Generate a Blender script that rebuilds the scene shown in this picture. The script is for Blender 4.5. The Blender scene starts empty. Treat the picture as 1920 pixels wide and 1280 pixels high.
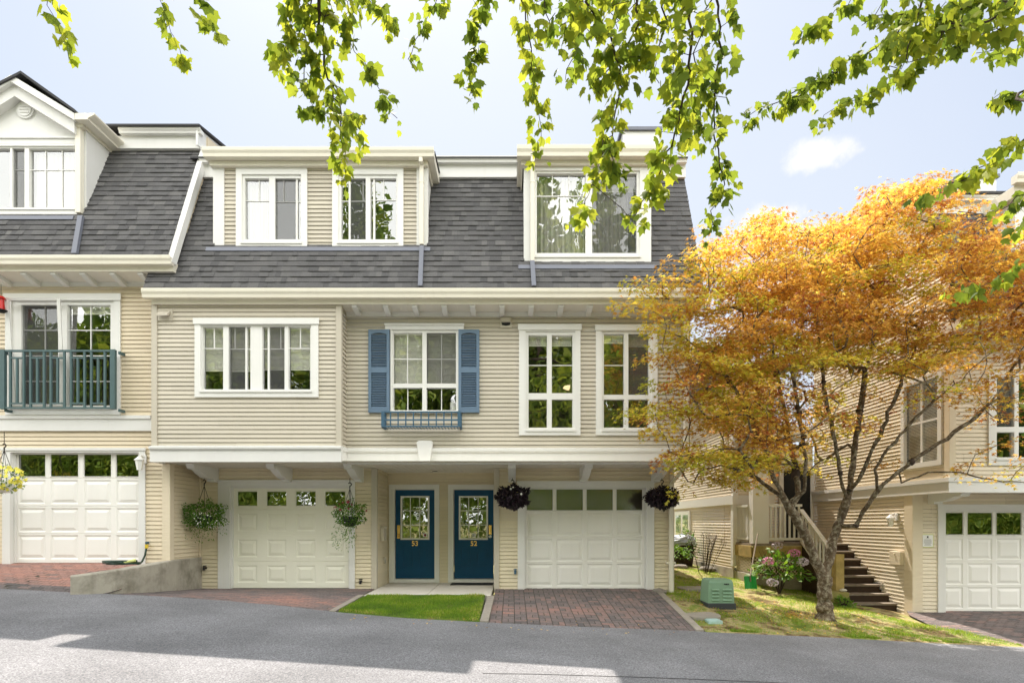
import bpy, bmesh, math, random
import numpy as np
from mathutils import Vector, Matrix, noise as mnoise

random.seed(7); RNG = np.random.default_rng(11)
scn = bpy.context.scene
COL = scn.collection

# ------------------------------------------------------------------ camera, sky, sun, exposure
F = 1920 * 20 / 36.0; CX = 960.0; HY = 980.0; CZ = 1.55
cam = bpy.data.cameras.new("Camera"); camo = bpy.data.objects.new("Camera", cam); COL.objects.link(camo)
camo.location = (0, 0, CZ); camo.rotation_euler = (math.radians(90), 0, 0)
cam.lens = 20; cam.sensor_width = 36; cam.sensor_fit = 'HORIZONTAL'
cam.shift_y = (HY - 640) / 1920.0
cam.clip_start = 0.05; cam.clip_end = 2000
scn.camera = camo

SUN_TRAVEL = Vector((0.12, -0.565, -1.0)).normalized()
SUN_EL = math.asin(-SUN_TRAVEL.z)
sun = bpy.data.lights.new("Sun", 'SUN'); suno = bpy.data.objects.new("Sun", sun); COL.objects.link(suno)
suno.location = (-4, 20, 40)
suno.rotation_euler = SUN_TRAVEL.to_track_quat('-Z', 'Y').to_euler()
sun.energy = 2.15; sun.angle = math.radians(0.5); sun.color = (1.0, 0.91, 0.80)

scn.view_settings.view_transform = 'Standard'; scn.view_settings.look = 'None'
scn.view_settings.gamma = 1.0; scn.view_settings.use_curve_mapping = False
scn.view_settings.exposure = 2.18
scn.cycles.max_bounces = 10; scn.cycles.transparent_max_bounces = 24
scn.cycles.diffuse_bounces = 7; scn.cycles.glossy_bounces = 4
scn.cycles.sample_clamp_indirect = 6.0
scn.cycles.use_denoising = True

def nd(nt, typ, **kw):
    n = nt.nodes.new(typ)
    for k, v in kw.items():
        if k in n.inputs: n.inputs[k].default_value = v
        else: setattr(n, k, v)
    return n

world = bpy.data.worlds.new("World"); scn.world = world; world.use_nodes = True
def build_world():
    nt = world.node_tree; L = nt.links
    for n in list(nt.nodes): nt.nodes.remove(n)
    out = nd(nt, 'ShaderNodeOutputWorld'); bg = nd(nt, 'ShaderNodeBackground'); bg.inputs['Strength'].default_value = 0.06
    sky = nd(nt, 'ShaderNodeTexSky'); sky.sky_type = 'NISHITA'; sky.sun_disc = False
    sky.sun_elevation = SUN_EL; sky.sun_rotation = math.radians(-10.5)
    sky.air_density = 1.0; sky.dust_density = 1.6; sky.ozone_density = 1.6; sky.altitude = 50
    tc = nd(nt, 'ShaderNodeTexCoord')
    sep = nd(nt, 'ShaderNodeSeparateXYZ'); L.new(tc.outputs['Generated'], sep.inputs[0])
    # bright cloud bank added unseen behind the camera to light the shaded facade
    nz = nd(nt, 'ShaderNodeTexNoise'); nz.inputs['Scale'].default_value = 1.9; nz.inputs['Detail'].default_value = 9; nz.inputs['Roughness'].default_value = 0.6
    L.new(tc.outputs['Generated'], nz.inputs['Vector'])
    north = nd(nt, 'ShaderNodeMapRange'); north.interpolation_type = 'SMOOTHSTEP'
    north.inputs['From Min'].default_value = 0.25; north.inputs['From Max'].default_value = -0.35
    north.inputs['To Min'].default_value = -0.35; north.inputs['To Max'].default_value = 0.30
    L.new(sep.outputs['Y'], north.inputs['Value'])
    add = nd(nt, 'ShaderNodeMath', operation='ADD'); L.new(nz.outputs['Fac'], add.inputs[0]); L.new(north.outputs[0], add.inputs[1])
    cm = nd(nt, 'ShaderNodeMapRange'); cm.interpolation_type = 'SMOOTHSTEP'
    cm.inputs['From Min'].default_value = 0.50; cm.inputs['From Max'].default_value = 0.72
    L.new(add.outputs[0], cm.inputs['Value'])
    # single small cumulus puffs
    def puff(px, py, sx, sz, gain):
        d = Vector(((px - CX) / F, 1.0, (HY - py) / F)).normalized()
        sub = nd(nt, 'ShaderNodeVectorMath', operation='SUBTRACT'); L.new(tc.outputs['Generated'], sub.inputs[0]); sub.inputs[1].default_value = d
        mul = nd(nt, 'ShaderNodeVectorMath', operation='MULTIPLY'); L.new(sub.outputs[0], mul.inputs[0]); mul.inputs[1].default_value = (1 / sx, 1 / sx, 1 / sz)
        ln = nd(nt, 'ShaderNodeVectorMath', operation='LENGTH'); L.new(mul.outputs[0], ln.inputs[0])
        n2 = nd(nt, 'ShaderNodeTexNoise'); n2.inputs['Scale'].default_value = 16; n2.inputs['Detail'].default_value = 8; n2.inputs['Roughness'].default_value = 0.62
        L.new(tc.outputs['Generated'], n2.inputs['Vector'])
        m = nd(nt, 'ShaderNodeMath', operation='MULTIPLY_ADD'); L.new(n2.outputs['Fac'], m.inputs[0]); m.inputs[1].default_value = -1.9; L.new(ln.outputs['Value'], m.inputs[2])
        r = nd(nt, 'ShaderNodeMapRange'); r.interpolation_type = 'SMOOTHSTEP'
        r.inputs['From Min'].default_value = 0.05; r.inputs['From Max'].default_value = -0.5
        r.inputs['To Max'].default_value = gain; L.new(m.outputs[0], r.inputs['Value'])
        return r.outputs[0]
    p1 = puff(1530, 290, 0.052, 0.022, 1.0); p2 = puff(1440, 425, 0.06, 0.035, 1.0)
    mx = nd(nt, 'ShaderNodeMath', operation='MAXIMUM'); L.new(p1, mx.inputs[0]); L.new(p2, mx.inputs[1])
    # thin veil
    nv = nd(nt, 'ShaderNodeTexNoise'); nv.inputs['Scale'].default_value = 1.1; nv.inputs['Detail'].default_value = 5
    L.new(tc.outputs['Generated'], nv.inputs['Vector'])
    vr = nd(nt, 'ShaderNodeMapRange'); vr.inputs['From Min'].default_value = 0.35; vr.inputs['From Max'].default_value = 0.7; vr.inputs['To Min'].default_value = 0.5; vr.inputs['To Max'].default_value = 0.85
    L.new(nv.outputs['Fac'], vr.inputs['Value'])
    veil = nd(nt, 'ShaderNodeMix', data_type='RGBA'); L.new(vr.outputs[0], veil.inputs['Factor'])
    sks = nd(nt, 'ShaderNodeVectorMath', operation='SCALE'); L.new(sky.outputs[0], sks.inputs[0]); sks.inputs['Scale'].default_value = 0.68
    L.new(sks.outputs[0], veil.inputs['A']); veil.inputs['B'].default_value = (3.1, 3.32, 3.65, 1)
    c1 = nd(nt, 'ShaderNodeMix', data_type='RGBA'); L.new(mx.outputs[0], c1.inputs['Factor']); L.new(veil.outputs['Result'], c1.inputs['A']); c1.inputs['B'].default_value = (3.9, 3.9, 3.95, 1)
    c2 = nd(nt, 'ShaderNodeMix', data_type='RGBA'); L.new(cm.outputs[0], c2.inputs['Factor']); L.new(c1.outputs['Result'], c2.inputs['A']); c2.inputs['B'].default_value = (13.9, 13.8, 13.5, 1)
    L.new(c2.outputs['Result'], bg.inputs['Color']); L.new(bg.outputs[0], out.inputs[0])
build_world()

# ------------------------------------------------------------------ helpers
def wx(x, D): return (x - CX) / F * D
def wz(y, D): return CZ + (HY - y) / F * D
ROADS = 0.057
def zroad(x): return -ROADS * max(-70, min(70, x))
def road_pt(px, py):
    d = CZ * F / ((py - HY) - ROADS * (px - CX)); return (wx(px, d), d)

WLOC = {}
class MB:
    def __init__(s): s.v = []; s.f = []; s.mi = []; s.t = []
    def face(s, pts, m=0, t=0.5):
        b = len(s.v); s.v.extend([tuple(p) for p in pts]); s.f.append(tuple(range(b, b + len(pts)))); s.mi.append(m); s.t.append(t)
    def box(s, x0, x1, y0, y1, z0, z1, m=0, t=0.5):
        if x0 > x1: x0, x1 = x1, x0
        if y0 > y1: y0, y1 = y1, y0
        if z0 > z1: z0, z1 = z1, z0
        b = len(s.v)
        s.v.extend([(x0,y0,z0),(x1,y0,z0),(x1,y1,z0),(x0,y1,z0),(x0,y0,z1),(x1,y0,z1),(x1,y1,z1),(x0,y1,z1)])
        for q in ((3,2,1,0),(4,5,6,7),(0,1,5,4),(1,2,6,5),(2,3,7,6),(3,0,4,7)):
            s.f.append(tuple(b + i for i in q)); s.mi.append(m); s.t.append(t)
    def prism(s, poly, f0, f1, m=0, t=0.5):
        """poly points mapped through f0 and f1 (the two end caps)"""
        b = len(s.v); n = len(poly)
        s.v.extend([tuple(f0(p)) for p in poly]); s.v.extend([tuple(f1(p)) for p in poly])
        s.f.append(tuple(range(b + n - 1, b - 1, -1))); s.f.append(tuple(range(b + n, b + 2 * n))); s.mi += [m, m]; s.t += [t, t]
        for i in range(n):
            j = (i + 1) % n
            s.f.append((b + i, b + j, b + n + j, b + n + i)); s.mi.append(m); s.t.append(t)
    def prism_x(s, x0, x1, yz, m=0): s.prism(yz, lambda p: (x0, p[0], p[1]), lambda p: (x1, p[0], p[1]), m)
    def prism_y(s, y0, y1, xz, m=0): s.prism(xz, lambda p: (p[0], y0, p[1]), lambda p: (p[0], y1, p[1]), m)
    def prism_z(s, z0, z1, xy, m=0): s.prism(xy, lambda p: (p[0], p[1], z0), lambda p: (p[0], p[1], z1), m)
    def tube(s, pts, rads, n=6, m=0, cap=True, t=0.5):
        pts = [Vector(p) for p in pts]
        if not isinstance(rads, (list, tuple)): rads = [rads] * len(pts)
        b = len(s.v); ref = Vector((0.13, 0.3, 0.95)); prev = None
        for i, p in enumerate(pts):
            d = (pts[min(i + 1, len(pts) - 1)] - pts[max(i - 1, 0)])
            if d.length < 1e-9: d = Vector((0, 0, 1))
            d.normalize()
            if prev is None:
                u = d.cross(ref)
                if u.length < 1e-3: u = d.cross(Vector((1, 0, 0)))
            else: u = prev - d * prev.dot(d)
            u.normalize(); prev = u; w = d.cross(u)
            for k in range(n):
                a = 2 * math.pi * k / n
                s.v.append(tuple(p + (u * math.cos(a) + w * math.sin(a)) * rads[i]))
        for i in range(len(pts) - 1):
            for k in range(n):
                k2 = (k + 1) % n
                s.f.append((b + i*n + k, b + i*n + k2, b + (i+1)*n + k2, b + (i+1)*n + k)); s.mi.append(m); s.t.append(t)
        if cap:
            s.f.append(tuple(b + k for k in range(n - 1, -1, -1))); s.f.append(tuple(b + (len(pts)-1)*n + k for k in range(n)))
            s.mi += [m, m]; s.t += [t, t]
    def sphere(s, c, r, sc=(1,1,1), nu=10, nv=7, m=0, t=0.5, jit=0, z0=-1, z1=1):
        b = len(s.v)
        for j in range(nv + 1):
            th = z0 + (z1 - z0) * j / nv; th = math.asin(max(-1, min(1, th)))
            for i in range(nu):
                a = 2 * math.pi * i / nu; rr = r * (1 + random.uniform(-jit, jit))
                s.v.append((c[0] + rr*sc[0]*math.cos(a)*math.cos(th), c[1] + rr*sc[1]*math.sin(a)*math.cos(th), c[2] + rr*sc[2]*math.sin(th)))
        for j in range(nv):
            for i in range(nu):
                i2 = (i + 1) % nu
                s.f.append((b+j*nu+i, b+j*nu+i2, b+(j+1)*nu+i2, b+(j+1)*nu+i)); s.mi.append(m); s.t.append(t)
        s.f.append(tuple(b + i for i in range(nu - 1, -1, -1))); s.f.append(tuple(b + nv*nu + i for i in range(nu))); s.mi += [m, m]; s.t += [t, t]
    def obj(s, name, mats, parent=None, smooth=False, tone=False, clip=None, bevel=0, loc=None):
        me = bpy.data.meshes.new(name)
        if not isinstance(mats, (list, tuple)): mats = [mats]
        vv = s.v; ff = s.f
        if clip:
            me.from_pydata(vv, [], ff); bm = bmesh.new(); bm.from_mesh(me)
            if True:
                lay = bm.faces.layers.float.new('tone')
                bm.faces.ensure_lookup_table()
                for i, q in enumerate(s.t): bm.faces[i][lay] = q
            for co, no in clip:
                bmesh.ops.bisect_plane(bm, geom=bm.verts[:] + bm.edges[:] + bm.faces[:], plane_co=co, plane_no=no, clear_outer=True, dist=1e-6)
            bm.to_mesh(me); bm.free()
            co = np.empty(len(me.vertices) * 3); me.vertices.foreach_get('co', co); co = co.reshape(-1, 3)
        else:
            co = np.array(vv, dtype=float)
        c = Vector(((co[:,0].min() + co[:,0].max()) / 2, (co[:,1].min() + co[:,1].max()) / 2, co[:,2].min())) if loc is None else Vector(loc)
        co = co - np.array(c)
        if clip:
            me.vertices.foreach_set('co', co.ravel()); me.update()
        else:
            me.from_pydata(co.tolist(), [], ff)
            if True:
                a = me.attributes.new('tone', 'FLOAT', 'FACE'); a.data.foreach_set('value', s.t)
            if len(mats) > 1: me.polygons.foreach_set('material_index', s.mi)
        for m in mats: me.materials.append(m)
        if smooth: me.polygons.foreach_set('use_smooth', [True] * len(me.polygons))
        me.update()
        o = bpy.data.objects.new(name, me); COL.objects.link(o)
        place(o, c, parent)
        if bevel:
            bv = o.modifiers.new('Bevel', 'BEVEL'); bv.width = bevel; bv.segments = 2; bv.limit_method = 'ANGLE'
        return o

def place(o, c, parent):
    WLOC[o.name] = Vector(c)
    if parent is not None:
        o.parent = parent; o.location = Vector(c) - WLOC[parent.name]
    else: o.location = c
def empty(name, loc, label=None, cat=None, group=None):
    o = bpy.data.objects.new(name, None); COL.objects.link(o); o.empty_display_size = 0.2
    place(o, loc, None); tag(o, label, cat, group); return o
def tag(o, label=None, cat=None, group=None, kind=None):
    if label: o['label'] = label
    if cat: o['category'] = cat
    if group: o['group'] = group
    if kind: o['kind'] = kind
    return o

# ------------------------------------------------------------------ materials
def mat(name, col, rough=0.6, var=0.06, scale=3.0, bump=0.0, bscale=60.0, spec=0.35, metal=0.0, streak=0.0, dirt=None, dirt_amt=0.0, dirt_scale=1.5, tonevar=0.0):
    m = bpy.data.materials.new(name); m.use_nodes = True; nt = m.node_tree; L = nt.links
    p = nt.nodes['Principled BSDF']; p.inputs['Roughness'].default_value = rough; p.inputs['Metallic'].default_value = metal
    p.inputs['Specular IOR Level'].default_value = spec
    tc = nd(nt, 'ShaderNodeTexCoord')
    n1 = nd(nt, 'ShaderNodeTexNoise'); n1.inputs['Scale'].default_value = scale; n1.inputs['Detail'].default_value = 6; n1.inputs['Roughness'].default_value = 0.6
    L.new(tc.outputs['Object'], n1.inputs['Vector'])
    mr = nd(nt, 'ShaderNodeMapRange'); mr.inputs['From Min'].default_value = 0.25; mr.inputs['From Max'].default_value = 0.75
    mr.inputs['To Min'].default_value = 1 - var; mr.inputs['To Max'].default_value = 1 + var; L.new(n1.outputs['Fac'], mr.inputs['Value'])
    vm = nd(nt, 'ShaderNodeVectorMath', operation='SCALE'); vm.inputs[0].default_value = col[:3]; L.new(mr.outputs[0], vm.inputs['Scale'])
    colout = vm.outputs[0]
    if tonevar > 0:
        at = nd(nt, 'ShaderNodeAttribute'); at.attribute_name = 'tone'
        tr = nd(nt, 'ShaderNodeMapRange'); tr.inputs['To Min'].default_value = 1 - tonevar; tr.inputs['To Max'].default_value = 1 + tonevar; L.new(at.outputs['Fac'], tr.inputs['Value'])
        v2 = nd(nt, 'ShaderNodeVectorMath', operation='SCALE'); L.new(colout, v2.inputs[0]); L.new(tr.outputs[0], v2.inputs['Scale']); colout = v2.outputs[0]
    if streak > 0:
        mp = nd(nt, 'ShaderNodeMapping'); mp.inputs['Scale'].default_value = (9, 9, 0.55); L.new(tc.outputs['Object'], mp.inputs['Vector'])
        n2 = nd(nt, 'ShaderNodeTexNoise'); n2.inputs['Scale'].default_value = 1.0; n2.inputs['Detail'].default_value = 7; L.new(mp.outputs[0], n2.inputs['Vector'])
        r2 = nd(nt, 'ShaderNodeMapRange'); r2.inputs['From Min'].default_value = 0.55 if streak < 0.5 else 0.42; r2.inputs['From Max'].default_value = 0.8 if streak < 0.5 else 0.66; r2.inputs['To Max'].default_value = streak; L.new(n2.outputs['Fac'], r2.inputs['Value'])
        mx = nd(nt, 'ShaderNodeMix', data_type='RGBA'); L.new(r2.outputs[0], mx.inputs['Factor']); L.new(colout, mx.inputs['A']); mx.inputs['B'].default_value = (*(dirt or (0.2, 0.17, 0.12)), 1); colout = mx.outputs['Result']
    if dirt_amt > 0:
        n3 = nd(nt, 'ShaderNodeTexNoise'); n3.inputs['Scale'].default_value = dirt_scale; n3.inputs['Detail'].default_value = 8; n3.inputs['Roughness'].default_value = 0.7; L.new(tc.outputs['Object'], n3.inputs['Vector'])
        r3 = nd(nt, 'ShaderNodeMapRange'); r3.inputs['From Min'].default_value = 0.48; r3.inputs['From Max'].default_value = 0.72; r3.inputs['To Max'].default_value = dirt_amt; L.new(n3.outputs['Fac'], r3.inputs['Value'])
        mx = nd(nt, 'ShaderNodeMix', data_type='RGBA'); L.new(r3.outputs[0], mx.inputs['Factor']); L.new(colout, mx.inputs['A']); mx.inputs['B'].default_value = (*(dirt or (0.2, 0.17, 0.12)), 1); colout = mx.outputs['Result']
    L.new(colout, p.inputs['Base Color'])
    r = nd(nt, 'ShaderNodeMapRange'); r.inputs['To Min'].default_value = max(0, rough - 0.12); r.inputs['To Max'].default_value = min(1, rough + 0.12); L.new(n1.outputs['Fac'], r.inputs['Value']); L.new(r.outputs[0], p.inputs['Roughness'])
    if bump > 0:
        nb = nd(nt, 'ShaderNodeTexNoise'); nb.inputs['Scale'].default_value = bscale; nb.inputs['Detail'].default_value = 4; L.new(tc.outputs['Object'], nb.inputs['Vector'])
        b = nd(nt, 'ShaderNodeBump'); b.inputs['Strength'].default_value = bump; b.inputs['Distance'].default_value = 0.01; L.new(nb.outputs['Fac'], b.inputs['Height']); L.new(b.outputs[0], p.inputs['Normal'])
    return m

def tone_mat(name, stops, rough=0.85, bump=0.3, bscale=120, var=0.2, vscale=40, translucent=0.0, spec=0.3, dom_noise=0.0, tcol=None):
    """base colour from the per-face 'tone' attribute; optional leaf translucency"""
    m = bpy.data.materials.new(name); m.use_nodes = True; nt = m.node_tree; L = nt.links
    p = nt.nodes['Principled BSDF']; p.inputs['Roughness'].default_value = rough; p.inputs['Specular IOR Level'].default_value = spec
    at = nd(nt, 'ShaderNodeAttribute'); at.attribute_name = 'tone'
    cr = nd(nt, 'ShaderNodeValToRGB'); el = cr.color_ramp.elements
    while len(el) < len(stops): el.new(0.5)
    for e, (pos, c) in zip(el, stops): e.position = pos; e.color = (*c, 1)
    L.new(at.outputs['Fac'], cr.inputs['Fac'])
    tc = nd(nt, 'ShaderNodeTexCoord'); n1 = nd(nt, 'ShaderNodeTexNoise'); n1.inputs['Scale'].default_value = vscale; n1.inputs['Detail'].default_value = 6
    L.new(tc.outputs['Object'], n1.inputs['Vector'])
    mr = nd(nt, 'ShaderNodeMapRange'); mr.inputs['From Min'].default_value = 0.25; mr.inputs['From Max'].default_value = 0.75; mr.inputs['To Min'].default_value = 1 - var; mr.inputs['To Max'].default_value = 1 + var
    L.new(n1.outputs['Fac'], mr.inputs['Value'])
    vm = nd(nt, 'ShaderNodeVectorMath', operation='SCALE'); L.new(cr.outputs['Color'], vm.inputs[0]); L.new(mr.outputs[0], vm.inputs['Scale'])
    L.new(vm.outputs[0], p.inputs['Base Color'])
    if bump > 0:
        nb = nd(nt, 'ShaderNodeTexNoise'); nb.inputs['Scale'].default_value = bscale; nb.inputs['Detail'].default_value = 4; L.new(tc.outputs['Object'], nb.inputs['Vector'])
        b = nd(nt, 'ShaderNodeBump'); b.inputs['Strength'].default_value = bump; b.inputs['Distance'].default_value = 0.01; L.new(nb.outputs['Fac'], b.inputs['Height']); L.new(b.outputs[0], p.inputs['Normal'])
    if translucent > 0:
        tr = nd(nt, 'ShaderNodeBsdfTranslucent')
        tm = nd(nt, 'ShaderNodeVectorMath', operation='MULTIPLY'); L.new(vm.outputs[0], tm.inputs[0]); tm.inputs[1].default_value = tcol or (1.6, 1.5, 0.8); L.new(tm.outputs[0], tr.inputs['Color'])
        ms = nd(nt, 'ShaderNodeMixShader'); ms.inputs[0].default_value = translucent
        L.new(p.outputs[0], ms.inputs[1]); L.new(tr.outputs[0], ms.inputs[2]); L.new(ms.outputs[0], nt.nodes['Material Output'].inputs[0])
    return m

def glass_mat(name, refl=0.32, tint=(0.9, 0.93, 0.92), wav=0.05, rough=0.0):
    m = bpy.data.materials.new(name); m.use_nodes = True; nt = m.node_tree; L = nt.links
    nt.nodes.remove(nt.nodes['Principled BSDF']); out = nt.nodes['Material Output']
    gl = nd(nt, 'ShaderNodeBsdfGlossy'); gl.inputs['Roughness'].default_value = rough; gl.inputs['Color'].default_value = (0.95, 0.97, 0.96, 1)
    tr = nd(nt, 'ShaderNodeBsdfTransparent'); tr.inputs['Color'].default_value = (*tint, 1)
    fr = nd(nt, 'ShaderNodeLayerWeight'); fr.inputs['Blend'].default_value = 0.5
    pw = nd(nt, 'ShaderNodeMath', operation='POWER'); L.new(fr.outputs['Facing'], pw.inputs[0]); pw.inputs[1].default_value = 4.0
    mr = nd(nt, 'ShaderNodeMapRange'); mr.inputs['To Min'].default_value = refl; mr.inputs['To Max'].default_value = 1.0; L.new(pw.outputs[0], mr.inputs['Value'])
    ms = nd(nt, 'ShaderNodeMixShader'); L.new(mr.outputs[0], ms.inputs[0]); L.new(tr.outputs[0], ms.inputs[1]); L.new(gl.outputs[0], ms.inputs[2]); L.new(ms.outputs[0], out.inputs[0])
    tc = nd(nt, 'ShaderNodeTexCoord'); n = nd(nt, 'ShaderNodeTexNoise'); n.inputs['Scale'].default_value = 1.6; n.inputs['Detail'].default_value = 2; L.new(tc.outputs['Object'], n.inputs['Vector'])
    b = nd(nt, 'ShaderNodeBump'); b.inputs['Strength'].default_value = wav; b.inputs['Distance'].default_value = 0.1; L.new(n.outputs['Fac'], b.inputs['Height']); L.new(b.outputs[0], gl.inputs['Normal'])
    return m

def screen_mat(name):
    m = bpy.data.materials.new(name); m.use_nodes = True; nt = m.node_tree; L = nt.links
    p = nt.nodes['Principled BSDF']; p.inputs['Base Color'].default_value = (0.09, 0.09, 0.09, 1); p.inputs['Roughness'].default_value = 0.8
    tr = nd(nt, 'ShaderNodeBsdfTransparent'); ms = nd(nt, 'ShaderNodeMixShader'); ms.inputs[0].default_value = 0.42
    L.new(tr.outputs[0], ms.inputs[1]); L.new(p.outputs[0], ms.inputs[2]); L.new(ms.outputs[0], nt.nodes['Material Output'].inputs[0])
    return m

M = {}
M['siding'] = mat('siding_beige', (0.53, 0.485, 0.395), 0.55, 0.04, 1.2, 0.05, 90, streak=0.10, dirt=(0.33, 0.28, 0.19), tonevar=0.05)
M['siding_shade_lift'] = mat('siding_shade_lift', (0.69, 0.61, 0.445), 0.55, 0.04, 1.2, 0.05, 90, streak=0.10, dirt=(0.33, 0.27, 0.16), tonevar=0.05)  # beige siding under the overhang, with warm bounce and brightening put into its colour
M['siding_cream'] = mat('siding_cream', (0.68, 0.585, 0.43), 0.55, 0.04, 1.2, 0.05, 90, streak=0.08, dirt=(0.42, 0.33, 0.2), tonevar=0.05)
M['siding_pale'] = mat('siding_pale', (0.74, 0.655, 0.51), 0.55, 0.04, 1.2, 0.05, 90, streak=0.08, dirt=(0.42, 0.35, 0.22), tonevar=0.05)
M['corner'] = mat('corner_trim_beige', (0.52, 0.475, 0.39), 0.5, 0.03)
M['corner_cream'] = mat('corner_trim_cream', (0.70, 0.61, 0.46), 0.5, 0.03)
M['trim'] = mat('white_painted_trim', (0.72, 0.715, 0.69), 0.5, 0.03, 2, 0.04, 80, streak=0.10, dirt=(0.52, 0.48, 0.40))
M['fascia'] = mat('cream_painted_fascia', (0.72, 0.68, 0.57), 0.5, 0.03, 2, 0.03, 70, streak=0.14, dirt=(0.48, 0.42, 0.30))
M['gutter'] = mat('cream_metal_gutter', (0.76, 0.72, 0.61), 0.4, 0.03, 2, streak=0.12, dirt=(0.45, 0.40, 0.30))
M['soffit'] = mat('soffit_vinyl', (0.76, 0.72, 0.64), 0.55, 0.04)
M['vinyl'] = mat('white_window_vinyl', (0.76, 0.755, 0.725), 0.35, 0.02)
M['garage_a'] = mat('garage_paint_cream', (0.86, 0.845, 0.735), 0.42, 0.03, 1.5, 0.04, 70, streak=0.06, dirt=(0.55, 0.5, 0.36))
M['garage_b'] = mat('garage_paint_white', (0.84, 0.825, 0.785), 0.42, 0.03, 1.5, 0.04, 70, streak=0.05, dirt=(0.55, 0.5, 0.4))
M['navy'] = mat('navy_door_paint', (0.003, 0.065, 0.15), 0.45, 0.12, 3, 0.05, 60, spec=0.25)
M['blue'] = mat('blue_shutter_paint', (0.125, 0.19, 0.27), 0.5, 0.08, 4)
M['teal'] = mat('green_railing_paint', (0.065, 0.115, 0.118), 0.5, 0.1, 5)
M['darkblue'] = mat('blue_planter_paint', (0.05, 0.11, 0.17), 0.5, 0.1, 5)
M['flash'] = mat('grey_blue_flashing', (0.15, 0.16, 0.195), 0.45, 0.08, 3)
M['brass'] = mat('brass', (0.75, 0.48, 0.14), 0.25, 0.05, 8, metal=1.0)
M['steel'] = mat('steel', (0.6, 0.6, 0.6), 0.3, 0.05, 8, metal=1.0)
M['black'] = mat('black_rubber', (0.015, 0.015, 0.015), 0.7, 0.1, 8)
M['iron'] = mat('dark_iron_wire', (0.03, 0.025, 0.02), 0.6, 0.1, 8)
M['concrete'] = mat('concrete', (0.40, 0.37, 0.31), 0.9, 0.16, 3, 0.5, 50, streak=0.3, dirt=(0.13, 0.12, 0.085), dirt_amt=0.85, dirt_scale=1.7)
M['slab'] = mat('concrete_slab', (0.58, 0.55, 0.48), 0.9, 0.10, 3, 0.3, 90, dirt=(0.3, 0.28, 0.22), dirt_amt=0.35, dirt_scale=1.4)
M['kerb'] = mat('kerb_concrete', (0.30, 0.27, 0.23), 0.9, 0.15, 5, 0.4, 80, dirt=(0.12, 0.11, 0.08), dirt_amt=0.4)
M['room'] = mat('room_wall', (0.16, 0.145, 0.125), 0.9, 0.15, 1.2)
M['blind'] = mat('window_blind', (0.88, 0.86, 0.78), 0.6, 0.03)
M['curtain'] = mat('grey_curtain', (0.42, 0.40, 0.37), 0.8, 0.05)
M['glass'] = glass_mat('window_glass', 0.25, (0.97, 0.98, 0.97))
M['glass_dark'] = glass_mat('garage_glass', 0.25, (0.7, 0.72, 0.7), 0.08)
M['glass_frost'] = glass_mat('frosted_glass', 0.20, (0.75, 0.72, 0.66), 0.08, 0.12)
M['screen'] = screen_mat('insect_screen_mesh')
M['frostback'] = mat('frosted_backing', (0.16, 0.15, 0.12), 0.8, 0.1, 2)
M['lampglass'] = mat('lantern_glass', (0.85, 0.85, 0.82), 0.15, 0.02)
M['wood_grey'] = mat('weathered_wood', (0.24, 0.20, 0.16), 0.85, 0.25, 6, 0.4, 40)
M['wood_dark'] = mat('brown_stained_wood', (0.05, 0.03, 0.02), 0.75, 0.3, 6, 0.3, 40)
M['wood_yellow'] = mat('mossy_yellow_wood', (0.42, 0.31, 0.12), 0.85, 0.25, 5, 0.4, 40, dirt=(0.13, 0.14, 0.03), dirt_amt=0.6, dirt_scale=3)
M['wood_moss'] = mat('mossy_timber', (0.25, 0.22, 0.07), 0.9, 0.25, 5, 0.4, 40, dirt=(0.10, 0.13, 0.02), dirt_amt=0.8, dirt_scale=3)
M['soil'] = mat('soil', (0.085, 0.06, 0.04), 0.95, 0.35, 6, 0.9, 35)
M['shingle'] = tone_mat('asphalt_shingle', [(0.0, (0.070, 0.069, 0.071)), (0.5, (0.107, 0.105, 0.106)), (1.0, (0.152, 0.148, 0.144))], 0.92, 0.5, 260, 0.22, 70)
M['roofedge'] = mat('roof_membrane', (0.05, 0.05, 0.052), 0.9, 0.2, 8, 0.4, 100)
M['paver_red'] = tone_mat('brick_paver', [(0.0, (0.10, 0.092, 0.092)), (0.35, (0.165, 0.135, 0.13)), (0.65, (0.25, 0.16, 0.14)), (1.0, (0.36, 0.19, 0.15))], 0.9, 0.5, 160, 0.25, 30)
M['paver_joint'] = mat('paver_joint_sand', (0.045, 0.04, 0.03), 0.95, 0.4, 9, 0.4, 60, dirt=(0.04, 0.06, 0.015), dirt_amt=0.5, dirt_scale=4)
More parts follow.
